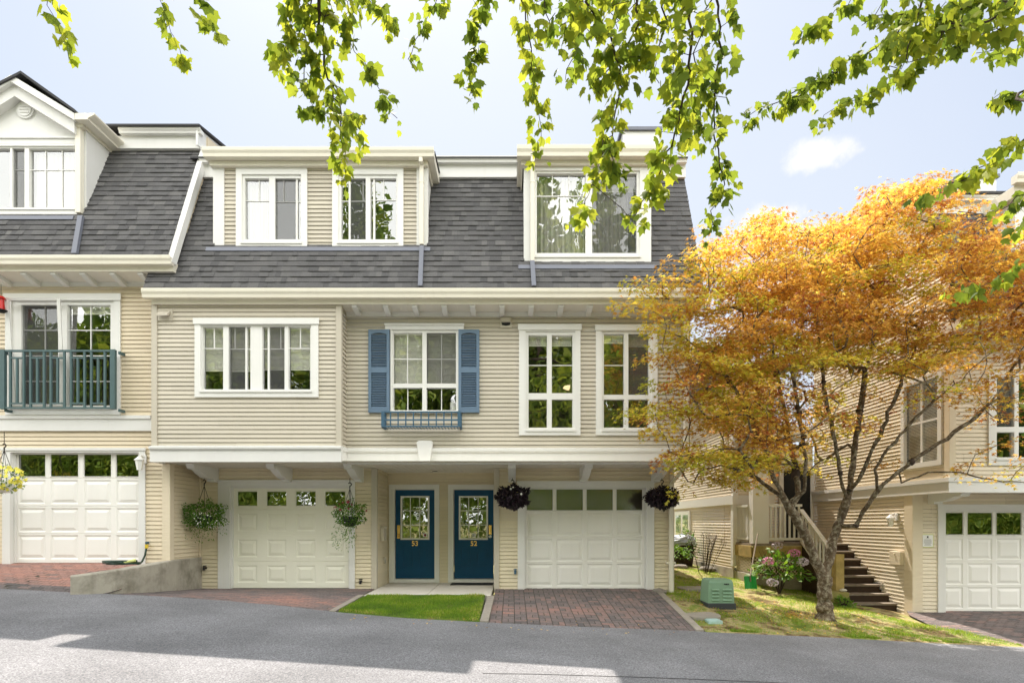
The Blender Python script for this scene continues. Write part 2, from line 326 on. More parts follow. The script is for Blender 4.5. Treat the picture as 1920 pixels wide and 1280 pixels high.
def asphalt_mat():
    m = bpy.data.materials.new('asphalt'); m.use_nodes = True; nt = m.node_tree; L = nt.links
    p = nt.nodes['Principled BSDF']; p.inputs['Roughness'].default_value = 0.9; p.inputs['Specular IOR Level'].default_value = 0.25
    tc = nd(nt, 'ShaderNodeTexCoord')
    v = nd(nt, 'ShaderNodeTexVoronoi'); v.inputs['Scale'].default_value = 100; L.new(tc.outputs['Object'], v.inputs['Vector'])
    n1 = nd(nt, 'ShaderNodeTexNoise'); n1.inputs['Scale'].default_value = 0.7; n1.inputs['Detail'].default_value = 8; n1.inputs['Roughness'].default_value = 0.6; L.new(tc.outputs['Object'], n1.inputs['Vector'])
    n2 = nd(nt, 'ShaderNodeTexNoise'); n2.inputs['Scale'].default_value = 55; n2.inputs['Detail'].default_value = 6; n2.inputs['Roughness'].default_value = 0.75; L.new(tc.outputs['Object'], n2.inputs['Vector'])
    cr = nd(nt, 'ShaderNodeValToRGB'); e = cr.color_ramp.elements; e[0].position = 0.32; e[0].color = (0.07, 0.072, 0.08, 1); e[1].position = 0.72; e[1].color = (0.32, 0.32, 0.335, 1)
    L.new(n2.outputs['Fac'], cr.inputs['Fac'])
    sp = nd(nt, 'ShaderNodeMapRange'); sp.inputs['From Min'].default_value = 0.0; sp.inputs['From Max'].default_value = 1.0; sp.inputs['To Min'].default_value = 0.68; sp.inputs['To Max'].default_value = 1.36; L.new(v.outputs['Color'], sp.inputs['Value'])
    br = nd(nt, 'ShaderNodeMapRange'); br.inputs['From Min'].default_value = 0.3; br.inputs['From Max'].default_value = 0.7; br.inputs['To Min'].default_value = 0.74; br.inputs['To Max'].default_value = 1.2; L.new(n1.outputs['Fac'], br.inputs['Value'])
    mu = nd(nt, 'ShaderNodeMath', operation='MULTIPLY'); L.new(sp.outputs[0], mu.inputs[0]); L.new(br.outputs[0], mu.inputs[1])
    sc = nd(nt, 'ShaderNodeVectorMath', operation='SCALE'); L.new(cr.outputs['Color'], sc.inputs[0]); L.new(mu.outputs[0], sc.inputs['Scale'])
    L.new(sc.outputs[0], p.inputs['Base Color'])
    b = nd(nt, 'ShaderNodeBump'); b.inputs['Strength'].default_value = 0.55; b.inputs['Distance'].default_value = 0.006; L.new(n2.outputs['Fac'], b.inputs['Height']); L.new(b.outputs[0], p.inputs['Normal'])
    return m
M['asphalt'] = asphalt_mat()
def lawn_mat(name, stops, scale):
    m = bpy.data.materials.new(name); m.use_nodes = True; nt = m.node_tree; L = nt.links
    p = nt.nodes['Principled BSDF']; p.inputs['Roughness'].default_value = 0.95; p.inputs['Specular IOR Level'].default_value = 0.15
    tc = nd(nt, 'ShaderNodeTexCoord'); n1 = nd(nt, 'ShaderNodeTexNoise'); n1.inputs['Scale'].default_value = scale; n1.inputs['Detail'].default_value = 10; n1.inputs['Roughness'].default_value = 0.72
    L.new(tc.outputs['Object'], n1.inputs['Vector'])
    cr = nd(nt, 'ShaderNodeValToRGB'); el = cr.color_ramp.elements
    while len(el) < len(stops): el.new(0.5)
    for e, (pos, c) in zip(el, stops): e.position = pos; e.color = (*c, 1)
    L.new(n1.outputs['Fac'], cr.inputs['Fac']); L.new(cr.outputs['Color'], p.inputs['Base Color'])
    nb = nd(nt, 'ShaderNodeTexNoise'); nb.inputs['Scale'].default_value = 45; nb.inputs['Detail'].default_value = 5; L.new(tc.outputs['Object'], nb.inputs['Vector'])
    b = nd(nt, 'ShaderNodeBump'); b.inputs['Strength'].default_value = 0.9; b.inputs['Distance'].default_value = 0.02; L.new(nb.outputs['Fac'], b.inputs['Height']); L.new(b.outputs[0], p.inputs['Normal'])
    return m
M['lawn'] = lawn_mat('lawn_earth', [(0.36, (0.075, 0.05, 0.025)), (0.43, (0.17, 0.12, 0.055)), (0.50, (0.36, 0.31, 0.15)), (0.56, (0.19, 0.23, 0.045)), (0.66, (0.08, 0.12, 0.02))], 1.5)
M['lawn_green'] = lawn_mat('lawn_turf', [(0.35, (0.05, 0.08, 0.015)), (0.55, (0.10, 0.16, 0.02)), (0.7, (0.2, 0.15, 0.06))], 3.0)
M['grass'] = tone_mat('grass_blade', [(0.0, (0.09, 0.20, 0.015)), (0.5, (0.20, 0.33, 0.035)), (0.85, (0.36, 0.42, 0.06)), (1.0, (0.52, 0.43, 0.18))], 0.7, 0, 10, 0.1, 5, translucent=0.45, tcol=(1.5, 1.5, 0.8))
M['leaf_green'] = tone_mat('maple_leaf_green', [(0.0, (0.085, 0.14, 0.03)), (0.5, (0.19, 0.26, 0.04)), (1.0, (0.34, 0.38, 0.05))], 0.6, 0, 10, 0.12, 12, translucent=0.58, spec=0.15, tcol=(1.5, 1.42, 0.85))
M['leaf_orange'] = tone_mat('maple_leaf_orange', [(0.0, (0.34, 0.36, 0.04)), (0.16, (0.58, 0.46, 0.06)), (0.4, (0.36, 0.16, 0.045)), (0.62, (0.68, 0.40, 0.075)), (0.85, (0.80, 0.57, 0.12)), (1.0, (0.33, 0.11, 0.04))], 0.55, 0, 10, 0.12, 12, translucent=0.55, spec=0.35, tcol=(1.3, 1.3, 1.0))
M['leaf_shrub'] = tone_mat('shrub_leaf', [(0.0, (0.035, 0.09, 0.012)), (0.6, (0.085, 0.19, 0.02)), (1.0, (0.19, 0.29, 0.045))], 0.5, 0, 10, 0.1, 12, translucent=0.4, tcol=(1.6, 1.6, 0.7))
M['leaf_dark'] = tone_mat('dark_purple_leaf', [(0.0, (0.012, 0.008, 0.012)), (1.0, (0.03, 0.015, 0.024))], 0.5, 0, 10, 0.2, 12)
M['leaf_wood'] = tone_mat('woodland_leaf', [(0.0, (0.07, 0.14, 0.02)), (0.6, (0.20, 0.31, 0.04)), (1.0, (0.40, 0.46, 0.08))], 0.6, 0, 10, 0.2, 3, translucent=0.35)
M['petal_white'] = mat('white_petal', (0.85, 0.84, 0.78), 0.6, 0.05); M['petal_yellow'] = mat('yellow_petal', (0.75, 0.68, 0.10), 0.6, 0.1, 9)
M['petal_red'] = mat('dark_red_petal', (0.20, 0.012, 0.03), 0.6, 0.2, 9); M['petal_pink'] = mat('pink_petal', (0.72, 0.25, 0.50), 0.6, 0.25, 9)
M['petal_pale'] = mat('lilac_petal', (0.60, 0.52, 0.62), 0.6, 0.15, 9)
M['bark'] = mat('lichened_bark', (0.10, 0.07, 0.042), 0.95, 0.5, 9, 1.0, 45, dirt=(0.46, 0.42, 0.31), dirt_amt=0.95, dirt_scale=14)
M['bark_dark'] = mat('brown_bark', (0.06, 0.042, 0.032), 0.95, 0.3, 6, 0.7, 60)
M['box_green'] = mat('green_plastic', (0.19, 0.31, 0.21), 0.5, 0.06, 3, 0.05, 60, streak=0.1)
M['box_base'] = mat('dark_plastic_base', (0.035, 0.04, 0.04), 0.7, 0.15, 4)
M['shovel'] = mat('bright_green_plastic', (0.01, 0.30, 0.045), 0.4, 0.08, 5)
M['lid'] = mat('pale_teal_lid', (0.36, 0.52, 0.50), 0.6, 0.1, 8, dirt=(0.2, 0.2, 0.15), dirt_amt=0.4, dirt_scale=6)
M['stone'] = mat('grey_stone', (0.22, 0.20, 0.17), 0.9, 0.25, 6, 0.6, 40)
M['paper'] = mat('white_paper', (0.82, 0.82, 0.80), 0.6, 0.02); M['ink'] = mat('black_ink', (0.03, 0.03, 0.03), 0.7, 0.02); M['limeborder'] = mat('lime_border', (0.62, 0.68, 0.25), 0.6, 0.02)
M['redplastic'] = mat('red_plastic', (0.55, 0.02, 0.015), 0.3, 0.05, 6)
M['hose'] = mat('dark_green_hose', (0.01, 0.035, 0.02), 0.45, 0.1, 8); M['yellowplastic'] = mat('yellow_plastic', (0.65, 0.48, 0.04), 0.4, 0.05)
M['tarp'] = mat('grey_blue_tarp', (0.42, 0.46, 0.52), 0.4, 0.2, 5, 0.5, 12)
M['deadflower'] = mat('faded_hydrangea', (0.45, 0.40, 0.36), 0.8, 0.2, 9)
M['mulch'] = mat('fallen_leaves', (0.30, 0.13, 0.03), 0.8, 0.4, 8)

# ------------------------------------------------------------------ leaf clouds
def fan(outline, fold=0.15, c=(0, 0.35)):
    v = [(c[0], c[1], 0.0)] + [(x, y, -fold * abs(x) - 0.08 * y * y) for x, y in outline]
    n = len(outline); f = [(0, 1 + i, 1 + (i + 1) % n) for i in range(n)]
    return np.array(v), f
H = [(0, 0), (.16, -.05), (.30, .04), (.47, .12), (.42, .34), (.50, .62), (.27, .58), (.13, .80)]
SH_MAPLE = fan(H + [(0, 1.0)] + [(-x, y) for x, y in reversed(H[1:])])
def palm():
    pts = [(0, -.10)]
    for a, r in ((112, .55), (88, .24), (58, .85), (30, .28), (0, 1.0), (-30, .28), (-58, .85), (-88, .24), (-112, .55)):
        pts.append((math.sin(math.radians(a)) * r, math.cos(math.radians(a)) * r))
    return fan(pts, 0.2, (0, 0.05))
SH_PALM = palm()
SH_OVAL = (np.array([(0, 0, 0), (.28, .45, -.05), (0, 1, -.12), (-.28, .45, -.05), (0, .45, .05)]), [(0, 1, 4), (1, 2, 4), (2, 3, 4), (3, 0, 4)])
SH_BLADE = (np.array([(-.06, 0, 0), (.06, 0, 0), (.03, .6, .08), (-.01, 1, .25)]), [(0, 1, 2, 3)])
SH_STAR = fan([(.0, .5), (.18, .2), (.5, .15), (.25, -.12), (.32, -.5), (0, -.25), (-.32, -.5), (-.25, -.12), (-.5, .15), (-.18, .2)], -0.3, (0, 0))
def unit(a): return a / np.maximum(np.linalg.norm(a, axis=1, keepdims=True), 1e-9)
class Leaves:
    def __init__(s, shape): s.sv, s.sf = shape; s.P = []; s.T = []; s.N = []; s.S = []; s.tone = []
    def add(s, pos, tip, nor, size, tone):
        s.P.append(pos); s.T.append(tip); s.N.append(nor); s.S.append(size); s.tone.append(tone)
    def obj(s, name, material, parent=None):
        P = np.concatenate(s.P); T = unit(np.concatenate(s.T)); N = np.concatenate(s.N); S = np.concatenate(s.S); tone = np.concatenate(s.tone)
        X = unit(np.cross(T, N)); N = np.cross(X, T); n = len(P); k = len(s.sv)
        V = P[:, None, :] + S[:, None, None] * (s.sv[None, :, 0:1] * X[:, None, :] + s.sv[None, :, 1:2] * T[:, None, :] + s.sv[None, :, 2:3] * N[:, None, :])
        V = V.reshape(-1, 3); c = np.array([(V[:,0].min()+V[:,0].max())/2, (V[:,1].min()+V[:,1].max())/2, V[:,2].min()]); V = V - c
        me = bpy.data.meshes.new(name); nf = len(s.sf); fl = len(s.sf[0])
        faces = (np.array(s.sf)[None] + (np.arange(n) * k)[:, None, None]).reshape(-1)
        me.vertices.add(n * k); me.vertices.foreach_set('co', V.ravel())
        me.loops.add(len(faces)); me.loops.foreach_set('vertex_index', faces.astype(np.int32))
        me.polygons.add(n * nf); me.polygons.foreach_set('loop_start', np.arange(0, n * nf * fl, fl, dtype=np.int32))
        try: me.polygons.foreach_set('loop_total', np.full(n * nf, fl, dtype=np.int32))
        except Exception: pass
        me.update(calc_edges=True); me.validate()
        a = me.attributes.new('tone', 'FLOAT', 'FACE'); a.data.foreach_set('value', np.repeat(tone, nf).astype(np.float32))
        me.materials.append(material)
        o = bpy.data.objects.new(name, me); COL.objects.link(o); place(o, Vector(c), parent); return o
def rnd(n, a, b): return RNG.uniform(a, b, n)
def rdir(n):
    v = RNG.normal(size=(n, 3)); return unit(v)

# ------------------------------------------------------------------ wall, window, door builders
COURSE = 0.08
def siding(mb, u0, u1, z0, z1, fn, holes=()):
    """lapped boards: every course slopes out to a lip at its foot; fn(u, z, out) gives the point"""
    zs = {round(z0, 5), round(z1, 5)}
    k = math.ceil(z0 / COURSE - 1e-6)
    while k * COURSE < z1: zs.add(round(k * COURSE, 5)); k += 1
    for h in holes:
        for z in (h[2], h[3]):
            if z0 < z < z1: zs.add(round(z, 5))
    zs = sorted(zs)
    def out(z):
        fr = z / COURSE - math.floor(z / COURSE + 1e-6); return 0.018 * (1 - max(0, fr))
    for a, b in zip(zs[:-1], zs[1:]):
        if b - a < 1e-5: continue
        mid = (a + b) / 2; iv = [(u0, u1)]
        for h in holes:
            if h[2] < mid < h[3]:
                nv = []
                for p, q in iv:
                    if h[1] <= p or h[0] >= q: nv.append((p, q)); continue
                    if h[0] > p: nv.append((p, h[0]))
                    if h[1] < q: nv.append((h[1], q))
                iv = nv
        oa = 0.018 if abs(a / COURSE - round(a / COURSE)) < 1e-4 else out(a)
        ob = 0.0 if abs(b / COURSE - round(b / COURSE)) < 1e-4 else out(b)
        bt = b - 0.0045 if (ob == 0.0 and b - a > 0.012) else b
        pair = math.floor((mid / COURSE) / 2); jr = random.Random(pair * 131 + int(u0 * 17)); ph = jr.uniform(0, 3.4); Lp = 3.66
        nv = []
        for p, q in iv:                                  # planks butt at staggered joints
            k0 = math.floor((p - ph) / Lp); cur = p
            while True:
                e = ph + (k0 + 1) * Lp; k0 += 1
                if e >= q - 0.05: nv.append((cur, q, k0)); break
                if e > cur + 0.05: nv.append((cur, e, k0)); cur = e
        for p, q, kk in nv:
            tn = random.Random(pair * 7919 + kk * 31 + int(u0 * 13)).random(); lip = 0.0022 if kk % 2 else 0.0
            mb.face([fn(p, a, oa + lip), fn(q, a, oa + lip), fn(q, bt, ob + lip), fn(p, bt, ob + lip)], 0, tn)
        for p, q in iv:
            if bt < b: mb.face([fn(p, bt, ob), fn(q, bt, ob), fn(q, bt, -0.05), fn(p, bt, -0.05)])
            if oa >= 0.0179: mb.face([fn(p, a + 0.0005, -0.05), fn(q, a + 0.0005, -0.05), fn(q, a, oa), fn(p, a, oa)])
def front(D): return lambda u, z, o: (u, D - o, z)
def side_px(X): return lambda u, z, o: (X + o, u, z)     # faces +X
def side_nx(X): return lambda u, z, o: (X - o, u, z)     # faces -X

def room_box(mb, x0, x1, z0, z1, D, depth=1.6):
    a, b = D + 0.075, D + depth
    mb.face([(x0,b,z0),(x1,b,z0),(x1,b,z1),(x0,b,z1)])
    for q in ([(x0,a,z0),(x0,b,z0),(x0,b,z1),(x0,a,z1)], [(x1,a,z0),(x1,b,z0),(x1,b,z1),(x1,a,z1)], [(x0,a,z0),(x1,a,z0),(x1,b,z0),(x0,b,z0)], [(x0,a,z1),(x1,a,z1),(x1,b,z1),(x0,b,z1)]): mb.face(q)

def window(house, D, casing, opening, cols, rows, opts=None, header=0, depth=1.6, name='window', casing_on=True, glass=None, label=None):
    """all rectangles are measured on the wall plane; opts[(col,row)] = dict(v, h, blind, screen, curtain)"""
    opts = opts or {}
    cx0, cx1 = wx(casing[0], D), wx(casing[2], D); cz1, cz0 = wz(casing[1], D), wz(casing[3], D)
    ox0, ox1 = wx(opening[0], D), wx(opening[2], D); oz1, oz0 = wz(opening[1], D), wz(opening[3], D)
    mb = MB()
    if casing_on:
        yf, yb = D - 0.042, D + 0.02
        mb.box(cx0, ox0, yf, yb, cz0, cz1); mb.box(ox1, cx1, yf, yb, cz0, cz1)
        mb.box(ox0, ox1, yf, yb, oz1, cz1); mb.box(ox0, ox1, yf, yb, cz0, oz0)
        mb.box(ox0 - 0.015, ox1 + 0.015, yf - 0.022, yf, oz0 - 0.03, oz0 + 0.004)
        if header: mb.box(cx0 - 0.02, cx1 + 0.02, yf - 0.02, yf, cz1 - header, cz1 + 0.01)
    # vinyl frame and bars
    yf, yb = D - 0.012, D + 0.07
    cw = [(wx(a, D), wx(b, D)) for a, b in cols]; rh = [(wz(b, D), wz(a, D)) for a, b in rows]
    mb.box(ox0, cw[0][0], yf, yb, oz0, oz1); mb.box(cw[-1][1], ox1, yf, yb, oz0, oz1)
    for a, b in zip(cw[:-1], cw[1:]): mb.box(a[1], b[0], yf, yb, oz0, oz1)
    for a, b in cw:
        mb.box(a, b, yf, yb, rh[0][1], oz1); mb.box(a, b, yf, yb, oz0, rh[-1][0])
        for p, q in zip(rh[:-1], rh[1:]): mb.box(a, b, yf, yb, q[1], p[0])
    for i, (a, b) in enumerate(cw):
        for j, (p, q) in enumerate(rh):
            o = opts.get((i, j), {})
            w = 0.008
            vs = [wx(t, D) for t in o.get('v', [])]; hs = [wz(t, D) for t in o.get('h', [])]
            hb = wz(o['vto'], D) if 'vto' in o else p
            for t in vs: mb.box(t - w, t + w, D + 0.03, D + 0.042, hb, q)
            for t in hs: mb.box(a, b, D + 0.0315, D + 0.0405, t - w, t + w)
    win = mb.obj(name, M['vinyl'], house)
    if label: win['label'] = label
    for i, (a, b) in enumerate(cw):
        for j, (p, q) in enumerate(rh):
            o = opts.get((i, j), {})
            g = MB(); yy = D + 0.046; g.face([(a,yy,p),(b,yy,p),(b,yy,q),(a,yy,q)]); g.obj('pane', o.get('glass', glass or M['glass']), win)
            if o.get('screen'):
                s = MB(); e0, e1 = o.get('span', (a, b)) if 'span' not in o else (wx(o['span'][0], D), wx(o['span'][1], D))
                yy = D + 0.022; s.face([(e0,yy,p),(e1,yy,p),(e1,yy,q),(e0,yy,q)]); s.obj('insect_screen', M['screen'], win)
            if 'sash' in o:
                s = MB()
                for xs in o['sash']:
                    xc = wx(xs, D); s.box(xc - 0.018, xc + 0.018, D + 0.015, D + 0.045, p, q)
                s.obj('sash_stile', M['vinyl'], win)
            if 'blind' in o:
                bl = MB(); zb = wz(o['blind'], D); z = q - 0.012; bl.box(a + 0.01, b - 0.01, D + 0.075, D + 0.105, q - 0.03, q)
                while z > zb:
                    bl.face([(a + 0.01, D + 0.083, z - 0.022), (b - 0.01, D + 0.083, z - 0.022), (b - 0.01, D + 0.098, z), (a + 0.01, D + 0.098, z)]); z -= 0.023
                bl.box(a + 0.01, b - 0.01, D + 0.078, D + 0.102, zb - 0.015, zb)
                bl.obj('blind', M['blind'], win)
            if 'curtain' in o:
                c0, c1 = o['curtain']; cu = MB(); x0, x1 = wx(c0, D), wx(c1, D); n = 60; pts = []
                for k in range(n + 1):
                    u = x0 + (x1 - x0) * k / n; pts.append((u, D + 0.16 + 0.025 * math.sin(k * 0.9) + 0.012 * math.sin(k * 2.3)))
                for (ua, va), (ub, vb) in zip(pts[:-1], pts[1:]): cu.face([(ua,va,p),(ub,vb,p),(ub,vb,q),(ua,va,q)])
                cu.obj('curtain', M['curtain'], win, smooth=True)
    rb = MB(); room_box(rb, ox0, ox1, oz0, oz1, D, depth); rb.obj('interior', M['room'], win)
    return (cx0 + 0.012, cx1 - 0.012, cz0 + 0.012, cz1 - 0.012) if casing_on else (ox0, ox1, oz0, oz1)

def garage(house, D, casing, door, panes, prow, rows, material, glass, casing_label=None, back=None):
    """sectional door: raised panels under a row of panes"""
    cx0, cx1, cz1 = wx(casing[0], D), wx(casing[2], D), wz(casing[1], D)
    x0, x1, z1, z0 = wx(door[0], D), wx(door[2], D), wz(door[1], D), wz(door[3], D)
    tr = MB(); yf = D - 0.035
    tr.box(cx0, x0, yf, D + 0.14, z0 - 0.02, cz1); tr.box(x1, cx1, yf, D + 0.14, z0 - 0.02, cz1); tr.box(x0, x1, yf, D + 0.14, z1, cz1)
    s = 0.035
    tr.box(x0, x0 + s, D + 0.03, D + 0.1, z0, z1); tr.box(x1 - s, x1, D + 0.03, D + 0.1, z0, z1); tr.box(x0 + s, x1 - s, D + 0.03, D + 0.1, z1 - s * 0.8, z1)
    tr.box(cx0 - 0.02, cx1 + 0.02, yf - 0.02, yf, cz1 - 0.035, cz1 + 0.012)
    tr.obj('garage_door_trim', M['trim'], house)
    y = D + 0.075; mb = MB(); gap = 0.004
    pz1, pz0 = wz(prow[0], D), wz(prow[1], D); PX = [(wx(a, D), wx(b, D)) for a, b in panes]
    rz = [(wz(b, D), wz(a, D)) for a, b in rows]
    # sections
    bounds = [z1] + [((pz0 if i == 0 else rz[i - 1][0]) + rz[i][1]) / 2 for i in range(len(rz))] + [z0]
    edges = [x0] + [(PX[i][1] + PX[i + 1][0]) / 2 for i in range(len(PX) - 1)] + [x1]
    def frame(ax0, ax1, az0, az1, bx0, bx1, bz0, bz1, ya, yb):
        mb.face([(ax0,ya,az0),(ax1,ya,az0),(bx1,yb,bz0),(bx0,yb,bz0)]); mb.face([(ax1,ya,az0),(ax1,ya,az1),(bx1,yb,bz1),(bx1,yb,bz0)])
        mb.face([(ax1,ya,az1),(ax0,ya,az1),(bx0,yb,bz1),(bx1,yb,bz1)]); mb.face([(ax0,ya,az1),(ax0,ya,az0),(bx0,yb,bz0),(bx0,yb,bz1)])
    for si in range(len(bounds) - 1):
        t, b = bounds[si] - gap, bounds[si + 1] + gap
        mb.face([(x0,y-0.0,t),(x1,y,t),(x1,y+0.02,t+gap*2),(x0,y+0.02,t+gap*2)])
        mb.face([(x0,y,b),(x1,y,b),(x1,y+0.02,b-gap*2),(x0,y+0.02,b-gap*2)])
        for i, (a, c) in enumerate(PX):
            e0, e1 = edges[i], edges[i + 1]
            if si == 0:
                frame(e0, e1, b, t, a - 0.02, c + 0.02, pz0 - 0.02, pz1 + 0.02, y, y)
                frame(a - 0.02, c + 0.02, pz0 - 0.02, pz1 + 0.02, a - 0.008, c + 0.008, pz0 - 0.008, pz1 + 0.008, y, y - 0.012)
                frame(a - 0.008, c + 0.008, pz0 - 0.008, pz1 + 0.008, a, c, pz0, pz1, y - 0.012, y + 0.012)
            else:
                q0, q1 = rz[si - 1]
                frame(e0, e1, b, t, a, c, q0, q1, y, y)
                g = 0.018; frame(a, c, q0, q1, a + g, c - g, q0 + g, q1 - g, y, y + 0.014)
                frame(a + g, c - g, q0 + g, q1 - g, a + 2*g, c - 2*g, q0 + 2*g, q1 - 2*g, y + 0.014, y + 0.014)
                g2 = 2 * g; h = 0.05
                frame(a + g2, c - g2, q0 + g2, q1 - g2, a + g2 + h, c - g2 - h, q0 + g2 + h, q1 - g2 - h, y + 0.014, y - 0.002)
                mb.face([(a+g2+h,y-0.002,q0+g2+h),(c-g2-h,y-0.002,q0+g2+h),(c-g2-h,y-0.002,q1-g2-h),(a+g2+h,y-0.002,q1-g2-h)])
    gd = mb.obj('garage_door', material, house)
    for a, c in PX:
        g = MB(); g.face([(a,y+0.01,pz0),(c,y+0.01,pz0),(c,y+0.01,pz1),(a,y+0.01,pz1)]); g.obj('pane', glass, gd)
    bk = MB(); bk.box(x0, x1, D + 0.13, D + 0.15, z0, pz0 - 0.03); bk.obj('bottom_seal', M['black'], gd)
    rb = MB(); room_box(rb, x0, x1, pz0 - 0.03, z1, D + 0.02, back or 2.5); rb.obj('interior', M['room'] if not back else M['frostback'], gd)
    return (cx0 + 0.01, cx1 - 0.01, z0 - 0.5, cz1 - 0.01)

def text_mesh(s, size, depth, loc, name, material, parent):
    cu = bpy.data.curves.new('txt', 'FONT'); cu.body = s; cu.size = size; cu.extrude = depth; cu.align_x = 'CENTER'; cu.offset = 0.002
    o = bpy.data.objects.new('txt', cu); COL.objects.link(o)
    me = bpy.data.meshes.new_from_object(o.evaluated_get(bpy.context.evaluated_depsgraph_get())); bpy.data.objects.remove(o)
    mb = MB(); mb.v = [(v.co.x + loc[0], loc[1] - v.co.z, v.co.y + loc[2]) for v in me.vertices]; mb.f = [tuple(p.vertices) for p in me.polygons]; mb.mi = [0]*len(mb.f); mb.t = [0.5]*len(mb.f)
    return mb.obj(name, material, parent)

def front_door(house, D, casing, slab, win, num, handle):
    cx0, cx1, cz1, cz0 = wx(casing[0], D), wx(casing[2], D), wz(casing[1], D), wz(casing[3], D)
    x0, x1, z1, z0 = wx(slab[0], D), wx(slab[2], D), wz(slab[1], D), wz(slab[3], D)
    t = MB(); t.box(cx0, x0 - 0.012, D - 0.04, D + 0.1, cz0, cz1); t.box(x1 + 0.012, cx1, D - 0.04, D + 0.1, cz0, cz1); t.box(x0 - 0.012, x1 + 0.012, D - 0.04, D + 0.1, z1 + 0.012, cz1)
    t.box(x0 - 0.012, x1 + 0.012, D - 0.06, D + 0.1, cz0, z0 - 0.012)
    t.obj('door_frame', M['trim'], house)
    y = D + 0.03; w0, w1, v1, v0 = wx(win[0], D), wx(win[2], D), wz(win[1], D), wz(win[3], D)
    mb = MB(); mb.box(x0, w0, y, y + 0.045, z0, z1); mb.box(w1, x1, y, y + 0.045, z0, z1); mb.box(w0, w1, y, y + 0.045, z0, v0); mb.box(w0, w1, y, y + 0.045, v1, z1)
    px = (w1 - w0); pz1 = v0 - 0.19; pz0 = z0 + 0.26
    for a, b in ((w0 + 0.03, w0 + px * 0.40), (w0 + px * 0.62, w1 - 0.0)):
        for q in ((a, a + 0.02, pz0, pz1), (b - 0.02, b, pz0, pz1)): mb.box(q[0], q[1], y - 0.01, y, q[2], q[3])
        mb.box(a + 0.02, b - 0.02, y - 0.0095, y, pz1 - 0.02, pz1); mb.box(a + 0.02, b - 0.02, y - 0.0095, y, pz0, pz0 + 0.02)
        mb.box(a + 0.05, b - 0.05, y - 0.007, y, pz0 + 0.05, pz1 - 0.05)
    door = mb.obj('front_door', M['navy'], house)
    fr = MB(); e = 0.028
    fr.box(w0 - 0.01, w0 + e, y - 0.016, y - 0.001, v0 - 0.01, v1 + 0.01); fr.box(w1 - e, w1 + 0.01, y - 0.016, y - 0.001, v0 - 0.01, v1 + 0.01)
    fr.box(w0 + e, w1 - e, y - 0.016, y - 0.001, v1 - e, v1 + 0.01); fr.box(w0 + e, w1 - e, y - 0.016, y - 0.001, v0 - 0.01, v0 + e)
    for k in (1, 2):
        xc = w0 + px * k / 3; fr.box(xc - 0.009, xc + 0.009, y - 0.006, y + 0.006, v0 + e, v1 - e)
        zc = v0 + (v1 - v0) * k / 3; fr.box(w0 + e, w1 - e, y - 0.0065, y + 0.0055, zc - 0.009, zc + 0.009)
    fr.obj('door_window_frame', M['vinyl'], door)
    g = MB(); g.face([(w0,y+0.012,v0),(w1,y+0.012,v0),(w1,y+0.012,v1),(w0,y+0.012,v1)]); g.obj('pane', M['glass'], door)
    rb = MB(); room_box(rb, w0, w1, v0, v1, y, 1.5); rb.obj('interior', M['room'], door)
    text_mesh(num, 0.155, 0.006, ((x0 + x1) / 2, y - 0.008, wz(1022.5, D)), 'house_number', M['brass'], door)
    h = MB(); hx = wx(handle, D); hz0, hz1 = wz(1009, D), wz(984, D)
    if num == '53':
        h.box(hx - 0.035, hx + 0.035, y - 0.012, y, hz0, hz1); h.sphere((hx, y - 0.05, hz0 + 0.075), 0.032); h.tube([(hx, y, hz0 + 0.075), (hx, y - 0.04, hz0 + 0.075)], 0.014, 8); h.tube([(hx, y - 0.012, hz1 - 0.07), (hx, y - 0.03, hz1 - 0.07)], 0.026, 10)
        h.obj('door_handle', M['brass'], door, bevel=0.003)
        s = MB(); sx, sz = wx(796.5, D), wz(1002.5, D); s.box(sx - 0.045, sx + 0.045, y + 0.004, y + 0.011, sz - 0.045, sz + 0.045, 0); s.tube([(sx, y + 0.004, sz), (sx, y + 0.0005, sz)], 0.03, 14, 1)
        s.obj('sticker', [M['paper'], M['petal_red']], door)
    else:
        h.box(hx - 0.035, hx + 0.035, y - 0.012, y, hz0 + 0.09, hz1); h.tube([(hx, y - 0.012, hz1 - 0.08), (hx, y - 0.035, hz1 - 0.08)], 0.03, 12)
        h.obj('deadbolt', M['brass'], door, bevel=0.003)
        h = MB(); h.tube([(hx, y - 0.002, hz0 + 0.045), (hx, y - 0.012, hz0 + 0.045)], 0.034, 12); h.tube([(hx, y - 0.01, hz0 + 0.045), (hx, y - 0.06, hz0 + 0.045), (hx - 0.1, y - 0.06, hz0 + 0.045)], 0.011, 8)
        h.obj('door_handle', M['steel'], door)
        s = MB(); sx, sz = wx(888, D), wz(1003, D); s.box(sx - 0.045, sx + 0.045, y + 0.004, y + 0.011, sz - 0.045, sz + 0.045, 0)
        for k in range(4): s.box(sx - 0.03, sx + 0.03 - 0.012 * (k % 2), y + 0.0025, y + 0.004, sz + 0.025 - k * 0.018, sz + 0.033 - k * 0.018, 1)
        s.obj('sticker', [M['paper'], M['ink']], door)
    return (cx0 + 0.01, cx1 - 0.01, cz0 - 0.5, cz1 - 0.01)

